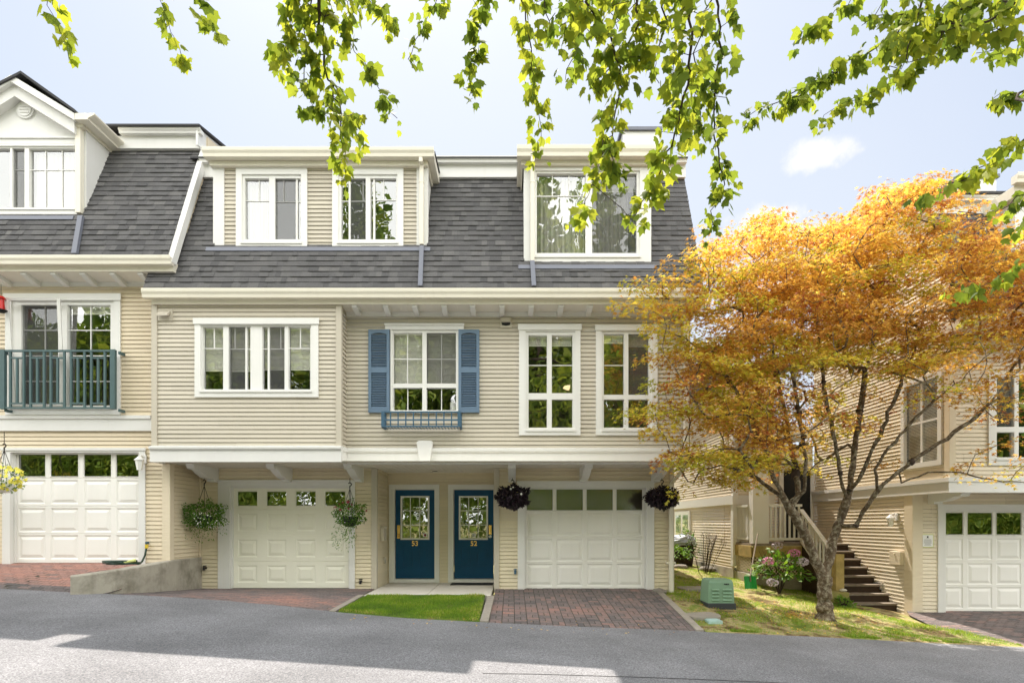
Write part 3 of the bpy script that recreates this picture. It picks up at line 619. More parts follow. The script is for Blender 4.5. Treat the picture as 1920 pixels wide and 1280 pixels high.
def gutter_x(mb, x0, x1, y, zt, zb, dep=0.12):
    """K-style gutter running along X; front lip at y"""
    h = zt - zb
    prof = [(y + dep, zb), (y + 0.035, zb), (y + 0.028, zb + h * 0.35), (y + 0.004, zb + h * 0.62), (y, zb + h * 0.86), (y, zt), (y + 0.012, zt), (y + 0.012, zt - 0.02), (y + dep, zt - 0.02)]
    mb.prism_x(x0, x1, prof)
def bracket(house, xc, yb, yf, zt, hb=0.29, w=0.15, hf=0.10):
    n = 9; L = yb - yf
    pts = [(yb, zt), (yb, zt - hb)]; pts += [(yb - L * 0.20, zt - hb), (yb - L * 0.20, zt - hb + 0.035)]
    for k in range(n + 1):
        t = k / n; pts.append((yb - L * 0.22 - (L * 0.62) * t, zt - hb + 0.04 + (hb - hf - 0.02) * (1 - math.cos(t * math.pi / 2)) ** 1.1))
    pts += [(yf + L * 0.10, zt - hf + 0.0), (yf + 0.02, zt - hf + 0.02), (yf + 0.02, zt - 0.045), (yf - 0.01, zt - 0.045), (yf - 0.01, zt)]
    mb = MB(); mb.prism_x(xc - w / 2, xc + w / 2, pts); return mb.obj('bracket', M['trim'], house)
def rafter(house, xc, yw, yf, zw, zf, w=0.095, h=0.10):
    mb = MB(); n = 5; low = []
    for k in range(n + 1):
        t = k / n; y = yw + (yf - yw) * t; low.append((y, zw + (zf - zw) * t - h * (1 - 0.55 * t * t)))
    mb.prism_x(xc - w / 2, xc + w / 2, [(yw, zw)] + low + [(yf, zf)])
    return mb.obj('rafter_tail', M['trim'], house)

def shingles(house, x0, x1, ye, ze, yt, zt, holes=(), name='mansard_roof', seed=1, clip=None):
    rs = random.Random(seed); mb = MB(); run = Vector((0, yt - ye, zt - ze)); Ln = run.length; run.normalize(); nor = Vector((0, -run.z, run.y)).normalized()
    C = 0.132; n = int(math.ceil(Ln / C)); base = Vector((0, ye, ze))
    def pt(x, s, lift): p = base + run * s + nor * lift; return (x, p.y, p.z)
    for r in range(n):
        x = x0 - rs.uniform(0, 0.3); s0 = r * C; s1 = min(Ln, s0 + C + 0.03)
        while x < x1:
            w = rs.choice((0.10, 0.13, 0.16, 0.19, 0.22)); a, b = max(x, x0), min(x + w, x1); x += w
            if b - a < 0.005: continue
            segs = [(a, b)]
            for h in holes:
                zc = ze + run.z * (s0 + C / 2)
                if zc > h[2]:
                    ns = []
                    for p, q in segs:
                        if h[1] <= p or h[0] >= q: ns.append((p, q)); continue
                        if h[0] > p: ns.append((p, h[0]))
                        if h[1] < q: ns.append((h[1], q))
                    segs = ns
            tone = min(1, max(0, rs.gauss(0.45, 0.17))); tooth = rs.random() < 0.45; lift = (0.024 if tooth else 0.014) + rs.uniform(0, 0.003); dr = -0.008 if tooth else 0.0
            for p, q in segs:
                mb.face([pt(p, s0 + dr, lift), pt(q, s0 + dr, lift), pt(q, s1, 0.001), pt(p, s1, 0.001)], 0, tone)
                mb.face([pt(p, s0 + dr, -0.002), pt(q, s0 + dr, -0.002), pt(q, s0 + dr, lift), pt(p, s0 + dr, lift)], 0, tone * 0.6)
                mb.face([pt(q, s0 + dr, -0.002), pt(q, s0 + dr, lift), pt(q, s1, 0.001), pt(q, s1, -0.002)], 0, tone)
    return mb.obj(name, M['shingle'], house, tone=True, clip=clip)

def lantern(house, x, y, z, axis):
    """wall lantern; axis = unit vector out of the wall"""
    mb = MB(); ax = Vector(axis); c = Vector((x, y, z)) + ax * 0.14
    pl = Vector((x, y, z)); r = Vector((abs(ax.y), abs(ax.x), 0))
    a = pl - r * 0.05; b = pl + r * 0.05 + ax * 0.03; mb.box(a.x, b.x, a.y, b.y, z - 0.02, z + 0.14)
    mb.tube([pl + Vector((0, 0, 0.08)), pl + ax * 0.08 + Vector((0, 0, 0.12)), c + Vector((0, 0, 0.09))], 0.014, 8)
    mb.tube([c + Vector((0, 0, 0.11)), c + Vector((0, 0, 0.03)), c + Vector((0, 0, 0.02))], [0.015, 0.09, 0.09], 6)
    o = mb.obj('wall_lantern', M['trim'], house)
    g = MB(); g.tube([c + Vector((0, 0, 0.018)), c + Vector((0, 0, -0.16))], [0.075, 0.045], 6); g.obj('lantern_glass', M['lampglass'], o)

# planes (distance from the camera along Y)
DG, DD, DU, DB, DE = 11.9, 13.0, 10.85, 10.5, 10.45
DT = 11.55

# ------------------------------------------------------------------ MIDDLE TOWNHOUSE
def build_middle():
    H = empty('townhouse', (-1.6, 12, 0.15), 'beige two-door townhouse with blue shutters and two flat-topped dormers', 'house')
    XL, XR = wx(288, DB), 3.36                     # outer left of the bay, outer right corner
    # ---- windows first (they give the holes)
    holesU, holesB = [], []
    holesB.append(window(H, DB, (367, 599, 598, 745), (378, 609, 585, 733), [(380.5, 419), (429, 470), (492, 534), (541, 582)], [(612.5, 730)],
        {(0, 0): dict(v=[400], h=[652], vto=652, blind=692), (1, 0): dict(v=[439], h=[653], vto=653, blind=693, screen=True, span=(429, 459), sash=[461]),
         (2, 0): dict(v=[525], h=[653], vto=653, blind=690, screen=True, span=(505, 534), sash=[503]), (3, 0): dict(v=[562], h=[652], vto=652, blind=690)}, header=0.1))
    holesU.append(window(H, DU, (733, 617, 862, 774), (735.5, 619, 859, 772), [(738, 792), (800, 855)], [(624, 719), (727, 769)],
        {(0, 0): dict(v=[763.6], h=[671.7], blind=719), (1, 0): dict(v=[827.5], h=[672], blind=719, screen=True), (0, 1): dict(v=[764]), (1, 1): dict(v=[827.5])}))
    holesU.append(window(H, DU, (973, 610, 1088, 816), (986, 622, 1078, 806), [(991, 1025.5), (1034.5, 1073.5)], [(628.6, 737), (748.7, 801.6)],
        {(0, 0): dict(h=[684], blind=645), (1, 0): dict(h=[684], blind=645)}, header=0.1))
    holesU.append(window(H, DU, (1117, 611, 1232, 816), (1128, 622, 1221, 806), [(1132, 1170), (1178, 1216)], [(626, 740), (748.7, 801.6)],
        {(0, 0): dict(h=[684], blind=640), (1, 0): dict(screen=True, blind=646)}, header=0.1))
    D1, D2 = 10.82, 10.66
    wd1 = window(H, D1, (444, 312, 577, 466), (455, 329, 566, 456), [(459.5, 505), (516, 564)], [(335, 449.5)],
        {(0, 0): dict(v=[484.6], h=[375], vto=375, curtain=(460, 505)), (1, 0): dict(v=[531], h=[377], vto=377, screen=True, span=(516, 553), sash=[556])}, depth=0.9)
    wd2 = window(H, D1, (624, 312, 757, 466), (635, 329, 746, 456), [(640, 686), (694.6, 743)], [(335, 449.5)],
        {(0, 0): dict(v=[680], h=[375.5], vto=375.5, screen=True, span=(656, 686), sash=[655]), (1, 0): dict(v=[718.6], h=[373.6], vto=373.6, sash=[701])}, depth=0.9)
    window(H, D2, (1002, 316, 1220, 500), (1003.5, 322, 1199, 482), [(1006.5, 1098), (1110, 1193.6)], [(326, 475)],
        {(0, 0): dict(v=[1036, 1067], h=[366], vto=366, curtain=(1007, 1097)), (1, 0): dict(screen=True, curtain=(1112, 1180), blind=354)}, depth=0.95)
    # ---- upper walls
    zl_b, zl_u = wz(838, DB), wz(842, DU)
    zs = wz(571, DE) + 0.01                        # soffit level at the fascia
    mb = MB(); siding(mb, XL, wx(639, DB), zl_b, zs, front(DB), holesB)
    siding(mb, DB, DU, zl_b, zs, side_px(wx(639, DB) - 0.005)); siding(mb, DB, DU + 0.3, zl_b, zs, side_nx(XL))
    mb.obj('bay_wall', M['siding'], H)
    mb = MB(); xr = wx(639, DB); c = 0.012
    mb.box(XL - 0.022, XL + 0.08, DB - 0.032, DB - 0.006, zl_b, zs); mb.box(XL - 0.024, XL - 0.002, DB - 0.03, DB + 0.07, zl_b, zs)
    mb.obj('corner_trim', M['corner'], H); mb = MB()
    mb.box(xr - 0.085, xr + 0.02, DB - 0.032, DB - 0.006, zl_b, zs); mb.box(xr + 0.016, xr + 0.021, DB - 0.03, DB + 0.05, zl_b, zs)
    mb.obj('corner_trim', M['corner'], H)
    mb = MB(); siding(mb, wx(648, DU), XR, zl_u, wz(588, DU), front(DU), holesU)
    siding(mb, DU, 21, zl_u, 8.2, side_px(XR))
    pa, pb = (DE - 0.08 + 0.12, wz(541, DE - 0.05)), (DT + 0.12, wz(331, DT))
    mb.obj('upper_wall', M['siding'], H, clip=[(Vector((0, pa[0], pa[1])), Vector((0, -(pb[1] - pa[1]), pb[0] - pa[0])).normalized())])
    mb = MB(); mb.box(XR - 0.08, XR + 0.024, DU - 0.032, DU - 0.006, zl_u, wz(594, DU)); mb.box(XR + 0.02, XR + 0.026, DU - 0.03, DU + 0.08, zl_u, wz(594, DU)); mb.obj('corner_trim', M['corner'], H)
    # frieze board
    mb = MB(); mb.box(wx(650.5, DU), XR + 0.1, DU - 0.045, DU + 0.01, wz(594.5, DU), wz(586, DU)); mb.obj('frieze_board', M['trim'], H)
    # ---- eaves: soffit, fascia, gutter, rafter tails
    xe0, xe1 = wx(286, DE), XR + 0.16
    mb = MB(); mb.face([(xe0, DE, zs), (xe1, DE, zs), (xe1, DU + 0.02, wz(586, DU)), (xe0, DU + 0.02, wz(586, DU))])
    x = xe0
    while x < xe1:
        mb.box(x, x + 0.004, DE + 0.02, DU - 0.05, zs - 0.01, zs - 0.001); x += 0.155
    mb.obj('soffit', M['soffit'], H)
    mb = MB(); mb.box(xe0, xe1, DE - 0.03, DE, wz(571, DE), wz(550, DE)); mb.box(xe0 - 0.01, xe1 + 0.01, DE - 0.045, DE - 0.03, wz(558.5, DE), wz(554, DE)); mb.box(xe0, xe0 + 0.03, DE, DU, wz(571, DE), wz(548, DE)); mb.obj('fascia', M['fascia'], H)
    mb = MB(); gy = DE - 0.17; gutter_x(mb, wx(264, gy), XR + 0.2, gy, wz(539.5, gy), wz(556, gy), 0.14); mb.obj('gutter', M['gutter'], H)
    for px in (664, 722, 777, 832, 886, 941, 996, 1052, 1107, 1161, 1216, 1262):
        xx = wx(px, DE); rafter(H, xx, DU - 0.045, DE + 0.01, wz(585, DU), zs + 0.0)
    # ---- mansard
    ze, zt = wz(541, DE - 0.05), wz(331, DT)
    ye = DE - 0.08
    cheek1 = (wx(404, D1), wx(801, D1)); cheek2 = (wx(983, D2), wx(1220, D2))
    hl = [(cheek1[0], cheek1[1], wz(466, D1) + 0.03), (cheek2[0], cheek2[1], wz(500, D2) + 0.03)]
    xml = -6.72; xmr = XR + 0.13
    shingles(H, xml, xmr, ye, ze, DT, zt, hl, seed=3, clip=[(Vector((-6.27, DE, ze + 0.35)), Vector((-1, 0, 1.0)).normalized())] if False else None)
    slope = (DT - ye) / (zt - ze)
    def yroof(z): return ye + (z - ze) * slope
    # gable end of the mansard (right) and body
    mb = MB(); mb.prism_x(XR + 0.06, XR + 0.115, [(ye + 0.09, ze), (DT + 0.06, zt), (21, zt + 1.6), (21, ze)]); mb.prism_x(-6.28, -6.25, [(ye + 0.09, ze), (DT + 0.06, zt), (21, zt), (21, ze)])
    mb.box(-6.5, XR, 20.9, 21, 0, zt); mb.obj('gable_end_wall', M['siding'], H)
    # low roof above
    mb = MB(); mb.prism_x(-6.4, XR + 0.14, [(DT - 0.24, wz(299, DT - 0.2)), (DT - 0.24, wz(296, DT - 0.2)), (21, zt + 2.1), (21, zt + 2.0)]); mb.obj('upper_roof', M['roofedge'], H)
    # top trim between the dormers
    def top_trim(a, b):
        m2 = MB(); y = DT - 0.12
        m2.box(a, b, y, DT + 0.05, wz(332, y), wz(309, y)); gutter_x(m2, a, b, y - 0.12, wz(299, y), wz(309, y), 0.14)
        return m2.obj('roof_trim', M['trim'], H)
    top_trim(wx(809, DT - 0.1), wx(978, DT - 0.1)); top_trim(wx(1226, DT - 0.1), XR + 0.13); top_trim(-6.24, wx(404, DT - 0.1))
    mb = MB(); mb.prism_x(wx(813, DT), wx(976, DT), [(DT - 0.06, zt - 0.05), (DT - 0.085, zt - 0.045), (DT - 0.02, zt + 0.04), (DT, zt + 0.04)]); mb.obj('roof_flashing', M['flash'], H)
    # ---- dormer 1
    zb1, zt1 = wz(466, D1), wz(312, D1)
    h1 = [wd1, wd2]
    mb = MB(); siding(mb, wx(420, D1), wx(783, D1), zb1, zt1, front(D1), h1); mb.obj('dormer', M['siding'], H)
    def cheek(X, D, zb, ztop, sgn, t=0.05):
        m2 = MB(); poly = [(D, zb), (D, ztop), (yroof(ztop) + 0.15, ztop), (yroof(zb) + 0.15, zb)]
        m2.prism_x(X - t / 2, X + t / 2, poly); return m2.obj('dormer_cheek', M['trim'], H)
    cheek(wx(797, D1), D1, zb1, zt1 + 0.1, 1); cheek(wx(406, D1), D1, zb1, zt1 + 0.1, -1)
    mb = MB(); mb.box(wx(401, D1), wx(421.5, D1), D1 - 0.03, D1 + 0.05, zb1 - 0.01, zt1); mb.obj('dormer_corner_board', M['trim'], H); mb = MB(); mb.box(wx(781.5, D1), wx(803, D1), D1 - 0.03, D1 + 0.05, zb1 - 0.01, zt1); mb.obj('dormer_corner_board', M['trim'], H)
    mb = MB(); yf = D1 - 0.10; a, b = wx(393, yf), wx(802, yf)
    zA, zB = wz(310.5, yf), wz(291, yf)
    mb.box(a, b, yf, D1 + 0.02, zA, zB); mb.box(b - 0.03, b, D1 + 0.02, yroof(zB) + 0.2, zA, zB); mb.box(a, a + 0.03, D1 + 0.02, yroof(zB) + 0.2, zA, zB); mb.obj('dormer_fascia', M['fascia'], H)
    mb = MB(); gy = D1 - 0.26; gutter_x(mb, wx(378, gy), wx(813, gy), gy, wz(274.5, gy), wz(291, gy), 0.15); mb.obj('gutter', M['gutter'], H)
    mb = MB(); mb.box(wx(800, yf), wx(812, gy), gy + 0.15, 12.4, wz(291, gy), wz(275.5, gy)); mb.obj('dormer_cornice', M['gutter'], H); mb = MB(); mb.box(wx(379, gy), wx(396, yf), gy + 0.15, 12.4, wz(291, gy), wz(275.5, gy)); mb.obj('dormer_cornice', M['gutter'], H)
    mb = MB(); zg = wz(275, gy); mb.prism_x(wx(379, gy), wx(814, gy), [(gy + 0.13, zg - 0.02), (gy + 0.13, zg), (13.5, zg + 0.26), (13.5, zg + 0.20)]); mb.obj('dormer_roof', M['roofedge'], H)
    mb = MB(); mb.box(wx(404, D1), wx(800, D1), D1 + 0.05, 12.5, zt1 + 0.02, zt1 + 0.06); mb.obj('dormer_ceiling', M['room'], H)
    mb = MB(); zf = wz(467, D1); mb.prism_x(wx(391, D1), wx(808, D1), [(yroof(zf - 0.07) - 0.035, zf - 0.085), (yroof(zf) - 0.03, zf), (yroof(zf) + 0.03, zf), (yroof(zf - 0.07) + 0.02, zf - 0.085)]); mb.obj('roof_flashing', M['flash'], H)
    # ---- dormer 2
    zb2, zt2 = wz(500, D2), wz(309, D2)
    mb = MB(); a, b = wx(982, D2), wx(1220, D2)
    mb.box(a, wx(1003, D2), D2 - 0.03, D2 + 0.04, zb2, zt2); mb.box(wx(1003, D2), b, D2 - 0.03, D2 + 0.04, wz(318, D2), zt2); mb.obj('dormer', M['trim'], H)
    cheek(a + 0.03, D2, zb2, zt2 + 0.1, -1); cheek(b - 0.03, D2, zb2, zt2 + 0.1, 1)
    mb = MB(); yf = D2 - 0.10; a, b = wx(977, yf), wx(1226, yf); zA, zB = wz(309, yf), wz(290, yf)
    mb.box(a, b, yf, D2 + 0.02, zA, zB); mb.box(a, a + 0.03, D2 + 0.02, yroof(zB) + 0.2, zA, zB); mb.box(b - 0.03, b, D2 + 0.02, yroof(zB) + 0.2, zA, zB); mb.obj('dormer_fascia', M['fascia'], H)
    mb = MB(); gy = D2 - 0.26; gutter_x(mb, wx(969.5, gy), wx(1236, gy), gy, wz(270.5, gy), wz(290, gy), 0.15); mb.obj('gutter', M['gutter'], H)
    mb = MB(); mb.box(wx(970.5, gy), wx(979, yf), gy + 0.15, 12.4, wz(290, gy), wz(271.5, gy)); mb.obj('dormer_cornice', M['gutter'], H); mb = MB(); mb.box(wx(1224, yf), wx(1235, gy), gy + 0.15, 12.4, wz(290, gy), wz(271.5, gy)); mb.obj('dormer_cornice', M['gutter'], H)
    mb = MB(); zg = wz(272, gy); mb.prism_x(wx(970, gy), wx(1235, gy), [(gy + 0.13, zg - 0.02), (gy + 0.13, zg), (13.5, zg + 0.26), (13.5, zg + 0.20)]); mb.obj('dormer_roof', M['roofedge'], H)
    mb = MB(); mb.box(wx(985, D2), wx(1218, D2), D2 + 0.05, 12.5, zt2 + 0.0, zt2 + 0.04); mb.obj('dormer_ceiling', M['room'], H)
    mb = MB(); zf = wz(501, D2); mb.prism_x(wx(972, D2), wx(1228, D2), [(yroof(zf - 0.07) - 0.035, zf - 0.085), (yroof(zf) - 0.03, zf), (yroof(zf) + 0.03, zf), (yroof(zf - 0.07) + 0.02, zf - 0.085)]); mb.obj('roof_flashing', M['flash'], H)
    # roof box (flue enclosure) behind dormer 2
    mb = MB(); d = 12.6; mb.box(wx(1168, d), wx(1236, d), d, d + 1.0, wz(300, d), wz(246, d)); mb.obj('flue_enclosure', M['trim'], H)
    mb = MB(); mb.box(wx(1163, d), wx(1241, d), d - 0.05, d + 1.05, wz(246, d), wz(240, d)); mb.obj('flue_cap', M['flash'], H)
    # ---- downspouts
    def spout(px, pyt, pyb, D, m='trim', w=0.075):
        m2 = MB(); x = wx(px, D); m2.box(x - w / 2, x + w / 2, D - 0.118, D - 0.045, wz(pyb, D), wz(pyt + 4, D))
        m2.box(x - w / 2 - 0.006, x + w / 2 + 0.006, D - 0.122, D - 0.041, wz(pyt + 58, D), wz(pyt + 55, D)); zo = wz(pyt, D - 0.26); m2.box(x - w / 2 + 0.002, x + w / 2 - 0.002, D - 0.22, D - 0.119, zo - 0.09, zo + 0.01); return m2
    m2 = spout(792, 291, 463, D1); m2.obj('downspout', M['gutter'], H, bevel=0.008)
    m2 = spout(998, 291, 497, D2); m2.obj('downspout', M['gutter'], H, bevel=0.008)
    def roofspout(px0, py0, px1, py1):
        z0, z1 = wz(py0, 10.75), ze + 0.02; y0, y1 = yroof(z0) - 0.05, yroof(z1) - 0.05; m2 = MB()
        a = (wx(px0, y0), y0, z0); b = (wx(px1, y1), y1, z1); w = 0.04
        m2.prism([(-w, -0.03), (w, -0.03), (w, 0.03), (-w, 0.03)], lambda p: (a[0] + p[0], a[1] + p[1], a[2]), lambda p: (b[0] + p[0], b[1] + p[1], b[2]))
        m2.obj('roof_downspout', M['flash'], H)
    roofspout(791, 463, 788, 538); roofspout(998, 497, 1001, 538)
    # right-hand corner downspout with its elbows
    mb = MB(); xx = XR - 0.06; w = 0.04
    zt_, zm, zk, zb_ = wz(600, DU), wz(868, DU), wz(908, DG), wz(1112, DG)
    pts = [(xx, DU - 0.07, zt_), (xx, DU - 0.07, zm), (xx - 0.02, DU - 0.05, zm - 0.08), (wx(1256, DG), DG - 0.09, zk), (wx(1256, DG), DG - 0.09, zb_)]
    for p, q in zip(pts[:-1], pts[1:]):
        mb.prism([(-w, -0.035), (w, -0.035), (w, 0.035), (-w, 0.035)], lambda r: (p[0] + r[0], p[1] + r[1], p[2]), lambda r: (q[0] + r[0], q[1] + r[1], q[2]))
    mb.box(pts[3][0] - 0.055, pts[3][0] + 0.055, DG - 0.14, DG - 0.04, zb_ - 0.06, zb_ + 0.0); mb.box(pts[3][0] - 0.09, pts[3][0] + 0.09, DG - 0.11, DG - 0.03, wz(1056, DG), wz(1052, DG))
    mb.obj('downspout', M['gutter'], H)
    # ---- ledges (belt course)
    def ledge(x0, x1, D, yt, ym, yb, retr=None, retl=None):
        m2 = MB(); p = 0.07
        prof = [(D + 0.05, wz(yb, D)), (D - p + 0.02, wz(yb, D)), (D - p + 0.02, wz(ym, D)), (D - p, wz(ym, D)), (D - p - 0.02, wz(ym - 3, D)), (D - p - 0.02, wz(yt + 1.5, D)), (D + 0.0, wz(yt - 1, D)), (D + 0.05, wz(yt - 1, D))]
        m2.prism_x(x0, x1, prof); return m2
    m2 = ledge(wx(284, DB), wx(641.5, DB), DB, 836, 844, 866)
    xr2 = wx(641.5, DB); m2.box(xr2 - 0.05, xr2, DB + 0.05, DU, wz(866, DB), wz(844, DB)); m2.box(xr2 - 0.05, xr2 + 0.02, DB + 0.05, DU - 0.06, wz(844, DB), wz(836, DB))
    xl2 = wx(284, DB); m2.box(xl2, xl2 + 0.05, DB + 0.05, DU + 0.3, wz(866, DB), wz(836, DB)); m2.obj('belt_course', M['trim'], H)
    m2 = ledge(xr2 + 0.004, wx(1273, DU), DU, 840, 849, 870); m2.box(wx(1273, DU) - 0.05, wx(1273, DU) - 0.002, DU + 0.05, 13, wz(870, DU), wz(846, DU)); m2.obj('belt_course', M['trim'], H)
    # keystone
    mb = MB(); D = DU - 0.09; poly = [(wx(781, D), wz(829, D)), (wx(785, D), wz(826, D)), (wx(809, D), wz(826, D)), (wx(812, D), wz(829, D)), (wx(807, D), wz(866, D)), (wx(803, D), wz(868.5, D)), (wx(790, D), wz(868.5, D)), (wx(787, D), wz(866, D))]
    mb.prism_y(D - 0.03, D + 0.06, poly); mb.obj('keystone', M['trim'], H, bevel=0.01)
    # lower soffit
    zsf = wz(870, DU) + 0.03; zsb = wz(879.5, DG)
    mb = MB(); mb.face([(XL, DB - 0.02, wz(866, DB) + 0.02), (XR, DB - 0.02 + 0.0, wz(866, DB) + 0.02), (XR, DD + 0.05, wz(866, DB) + 0.02), (XL, DD + 0.05, wz(866, DB) + 0.02)])
    zq = wz(866, DB) + 0.02
    x = XL + 0.1
    while x < XR - 0.05:
        mb.box(x, x + 0.006, DB + 0.05, DD, zq - 0.006, zq - 0.001); x += 0.115
    mb.tube([(wx(815, 12.3), 12.3, zq - 0.004), (wx(815, 12.3), 12.3, zq - 0.02)], 0.09, 18); mb.tube([(wx(815, 12.3), 12.3, zq - 0.021), (wx(815, 12.3), 12.3, zq - 0.023)], 0.065, 18)
    mb.obj('porch_ceiling', M['soffit'], H)
    mb = MB(); mb.tube([(wx(815, 12.3), 12.3, zq - 0.0235), (wx(815, 12.3), 12.3, zq - 0.026)], 0.062, 18); mb.obj('recessed_light', M['black'], H)
    # ---- ground floor
    gz = 0.10
    g1 = garage(H, DG, (410, 900.6, 666, 0), (432, 912, 656, 1102.5), [(442.7, 479), (498, 534), (553, 589), (608, 644.6)], (921, 947), [(962, 995), (1011, 1044), (1060, 1092)], M['garage_a'], M['glass_dark'])
    g2 = garage(H, DG, (970.7, 902.5, 1226, 0), (984, 914, 1212, 1104), [(988, 1036.5), (1044, 1093.5), (1101, 1150), (1157.5, 1205.7)], (916.5, 955.6), [(961, 1004), (1010.5, 1052.5), (1057, 1099)], M['garage_b'], M['glass_frost'], back=0.25)
    mb = MB(); xg0, xg1 = -6.5, wx(705, DG)
    siding(mb, xg0, xg1, gz, zq, front(DG), [g1]); mb.obj('garage_wall', M['siding_shade_lift'], H)
    mb = MB(); xh0 = wx(928, DG); siding(mb, xh0, XR, gz, zq, front(DG), [g2]); siding(mb, DG, 21, -0.1, zq + 0.2, side_px(XR)); mb.obj('garage_wall', M['siding_shade_lift'], H)
    mb = MB()
    mb.box(xh0 - 0.02, xh0 + 0.09, DG - 0.03, DG - 0.005, gz, zq - 0.005); mb.obj('corner_trim', M['corner'], H); mb = MB()
    mb.box(xg1 - 0.09, xg1 + 0.02, DG - 0.03, DG - 0.005, gz, zq - 0.005)
    mb.box(xg1 + 0.016, xg1 + 0.021, DG - 0.029, DG + 0.08, gz, zq - 0.005); mb.obj('corner_trim', M['corner'], H); mb = MB(); mb.box(XR - 0.07, XR + 0.022, DG - 0.03, DG - 0.005, gz - 0.1, zq - 0.005); mb.box(XR + 0.018, XR + 0.024, DG - 0.029, DG + 0.08, gz - 0.1, zq); mb.obj('corner_trim', M['corner'], H)
    d1 = front_door(H, DD, (730, 908, 824, 1091), (741.5, 918, 814, 1084), (751.6, 930, 804, 1010.5), '53', 747)
    d2 = front_door(H, DD, (840.5, 908, 937, 1091), (851.5, 918, 925, 1084), (861, 930, 914, 1010.5), '52', 919)
    mb = MB(); siding(mb, xg1 - 0.05, xh0 + 0.05, gz, zq, front(DD), [d1, d2]); siding(mb, DG, DD, gz, zq, side_px(xg1)); siding(mb, DG, DD, gz, zq, side_nx(xh0)); mb.obj('entry_wall', M['siding_shade_lift'], H)
    # wall bits: mailbox, bell cover, hose taps
    mb = MB(); y = 12.35; mb.box(xg1 + 0.018, xg1 + 0.09, y - 0.14, y + 0.14, wz(1013, y), wz(987, y)); mb.box(xg1 + 0.016, xg1 + 0.1, y - 0.15, y + 0.15, wz(989, y), wz(986, y)); mb.obj('mailbox', M['corner'], H, bevel=0.006)
    mb = MB(); y = 12.55; mb.tube([(xg1 + 0.015, y, wz(1050, y)), (xg1 + 0.05, y, wz(1050, y))], 0.075, 14); mb.obj('doorbell_cover', M['corner'], H)
    for px, py, c in ((387, 1064, 'black'), (678, 1089, 'black'), (966, 1070.5, 'darkblue')):
        mb = MB(); x, z = wx(px, DG), wz(py, DG); mb.tube([(x, DG - 0.01, z), (x, DG - 0.09, z)], 0.022, 8); mb.tube([(x, DG - 0.09, z + 0.03), (x, DG - 0.10, z - 0.05)], 0.026, 8); mb.tube([(x - 0.035, DG - 0.07, z + 0.045), (x + 0.035, DG - 0.07, z + 0.045)], 0.012, 6); mb.obj('hose_tap', M[c], H)
    # vents
    D = DB; mb = MB(); a, b, t, u = wx(297, D), wx(325, D), wz(580, D), wz(602, D)
    mb.box(a, b, D - 0.025, D, u, t); mb.prism_x(a + 0.03, b - 0.04, [(D - 0.025, t - 0.04), (D - 0.12, t - 0.12), (D - 0.12, t - 0.155), (D - 0.025, t - 0.10)]); mb.obj('vent_hood', M['corner'], H)
    D = DU; mb = MB(); a, b, t, u = wx(937.5, D), wx(960, D), wz(595.5, D), wz(615, D)
    mb.box(a, b, D - 0.03, D, u, t); mb.box(a + 0.03, b - 0.03, D - 0.08, D - 0.03, t - 0.1, t - 0.015); mb.obj('vent_hood', M['corner'], H)
    mb = MB(); mb.prism_y(D - 0.032, D - 0.0305, [(a + 0.03, t - 0.105), (b - 0.03, t - 0.105), (b - 0.04, t - 0.15), ((a + b) / 2, t - 0.165), (a + 0.04, t - 0.15)]); mb.obj('vent_opening', M['black'], H)
    # window header board over the shuttered window
    mb = MB(); mb.box(wx(723, DU), wx(870, DU), DU - 0.05, DU + 0.01, wz(619, DU) + 0.002, wz(609, DU)); mb.box(wx(722, DU), wx(871, DU), DU - 0.07, DU - 0.05, wz(611.5, DU), wz(609, DU) + 0.01); mb.obj('window_header', M['trim'], H)
    # shutters
    for a_, b_ in ((692, 731.5), (860, 899)):
        mb = MB(); a, b, t, u = wx(a_, DU), wx(b_, DU), wz(619.5, DU), wz(774, DU); s = 0.055; yf, yb = DU - 0.062, DU - 0.012; zm = wz(695, DU); hr = 0.05
        mb.box(a, a + s, yf, yb, u, t); mb.box(b - s, b, yf, yb, u, t)
        mb.box(a + s, b - s, yf + 0.003, yb, t - 0.06, t); mb.box(a + s, b - s, yf + 0.003, yb, u, u + 0.1); mb.box(a + s, b - s, yf + 0.003, yb, zm - hr, zm + hr)
        n = 8; mb.prism_y(yf, yf + 0.01, [(a + s, t - 0.06), (b - s, t - 0.06)] + [(b - s - (b - a - 2 * s) * k / n, t - 0.06 - 0.035 * (2 * abs(k / n - 0.5)) ** 2) for k in range(n + 1)])
        for z0, z1 in ((u + 0.1, zm - hr), (zm + hr, t - 0.085)):
            m_ = 20; st = (z1 - z0) / m_
            for k in range(m_):
                z = z0 + k * st; mb.face([(a + s, yf + 0.006, z + st * 0.12), (b - s, yf + 0.006, z + st * 0.12), (b - s, yb - 0.012, z + st * 0.98), (a + s, yb - 0.012, z + st * 0.98)]); mb.face([(a + s, yf + 0.006, z + st * 0.12), (b - s, yf + 0.006, z + st * 0.12), (b - s, yf + 0.010, z - st*0.08), (a + s, yf + 0.010, z - st*0.08)])
        mb.face([(a + s, yb, u), (b - s, yb, u), (b - s, yb, t), (a + s, yb, t)])
        for z in (0.18, 0.5, 0.8):
            for xx in (a + 0.022, b - 0.022): mb.tube([(xx, yf - 0.004, u + (t - u) * z), (xx, yf, u + (t - u) * z)], 0.012, 6)
        mb.obj('shutter', M['blue'], H)
    # planter rail below the shuttered window
    mb = MB(); yf = DU - 0.27; a, b, t, u = wx(716, yf), wx(863, yf), wz(772, yf), wz(799, yf); r = 0.016
    def bar(p, q, rr=0.016): mb.tube([p, q], rr, 4)
    zmid = (t * 0.45 + u * 0.55)
    for z in (t, zmid, u): mb.box(a, b, yf - 0.012, yf + 0.012, z - 0.014, z + 0.014)
    k = 11
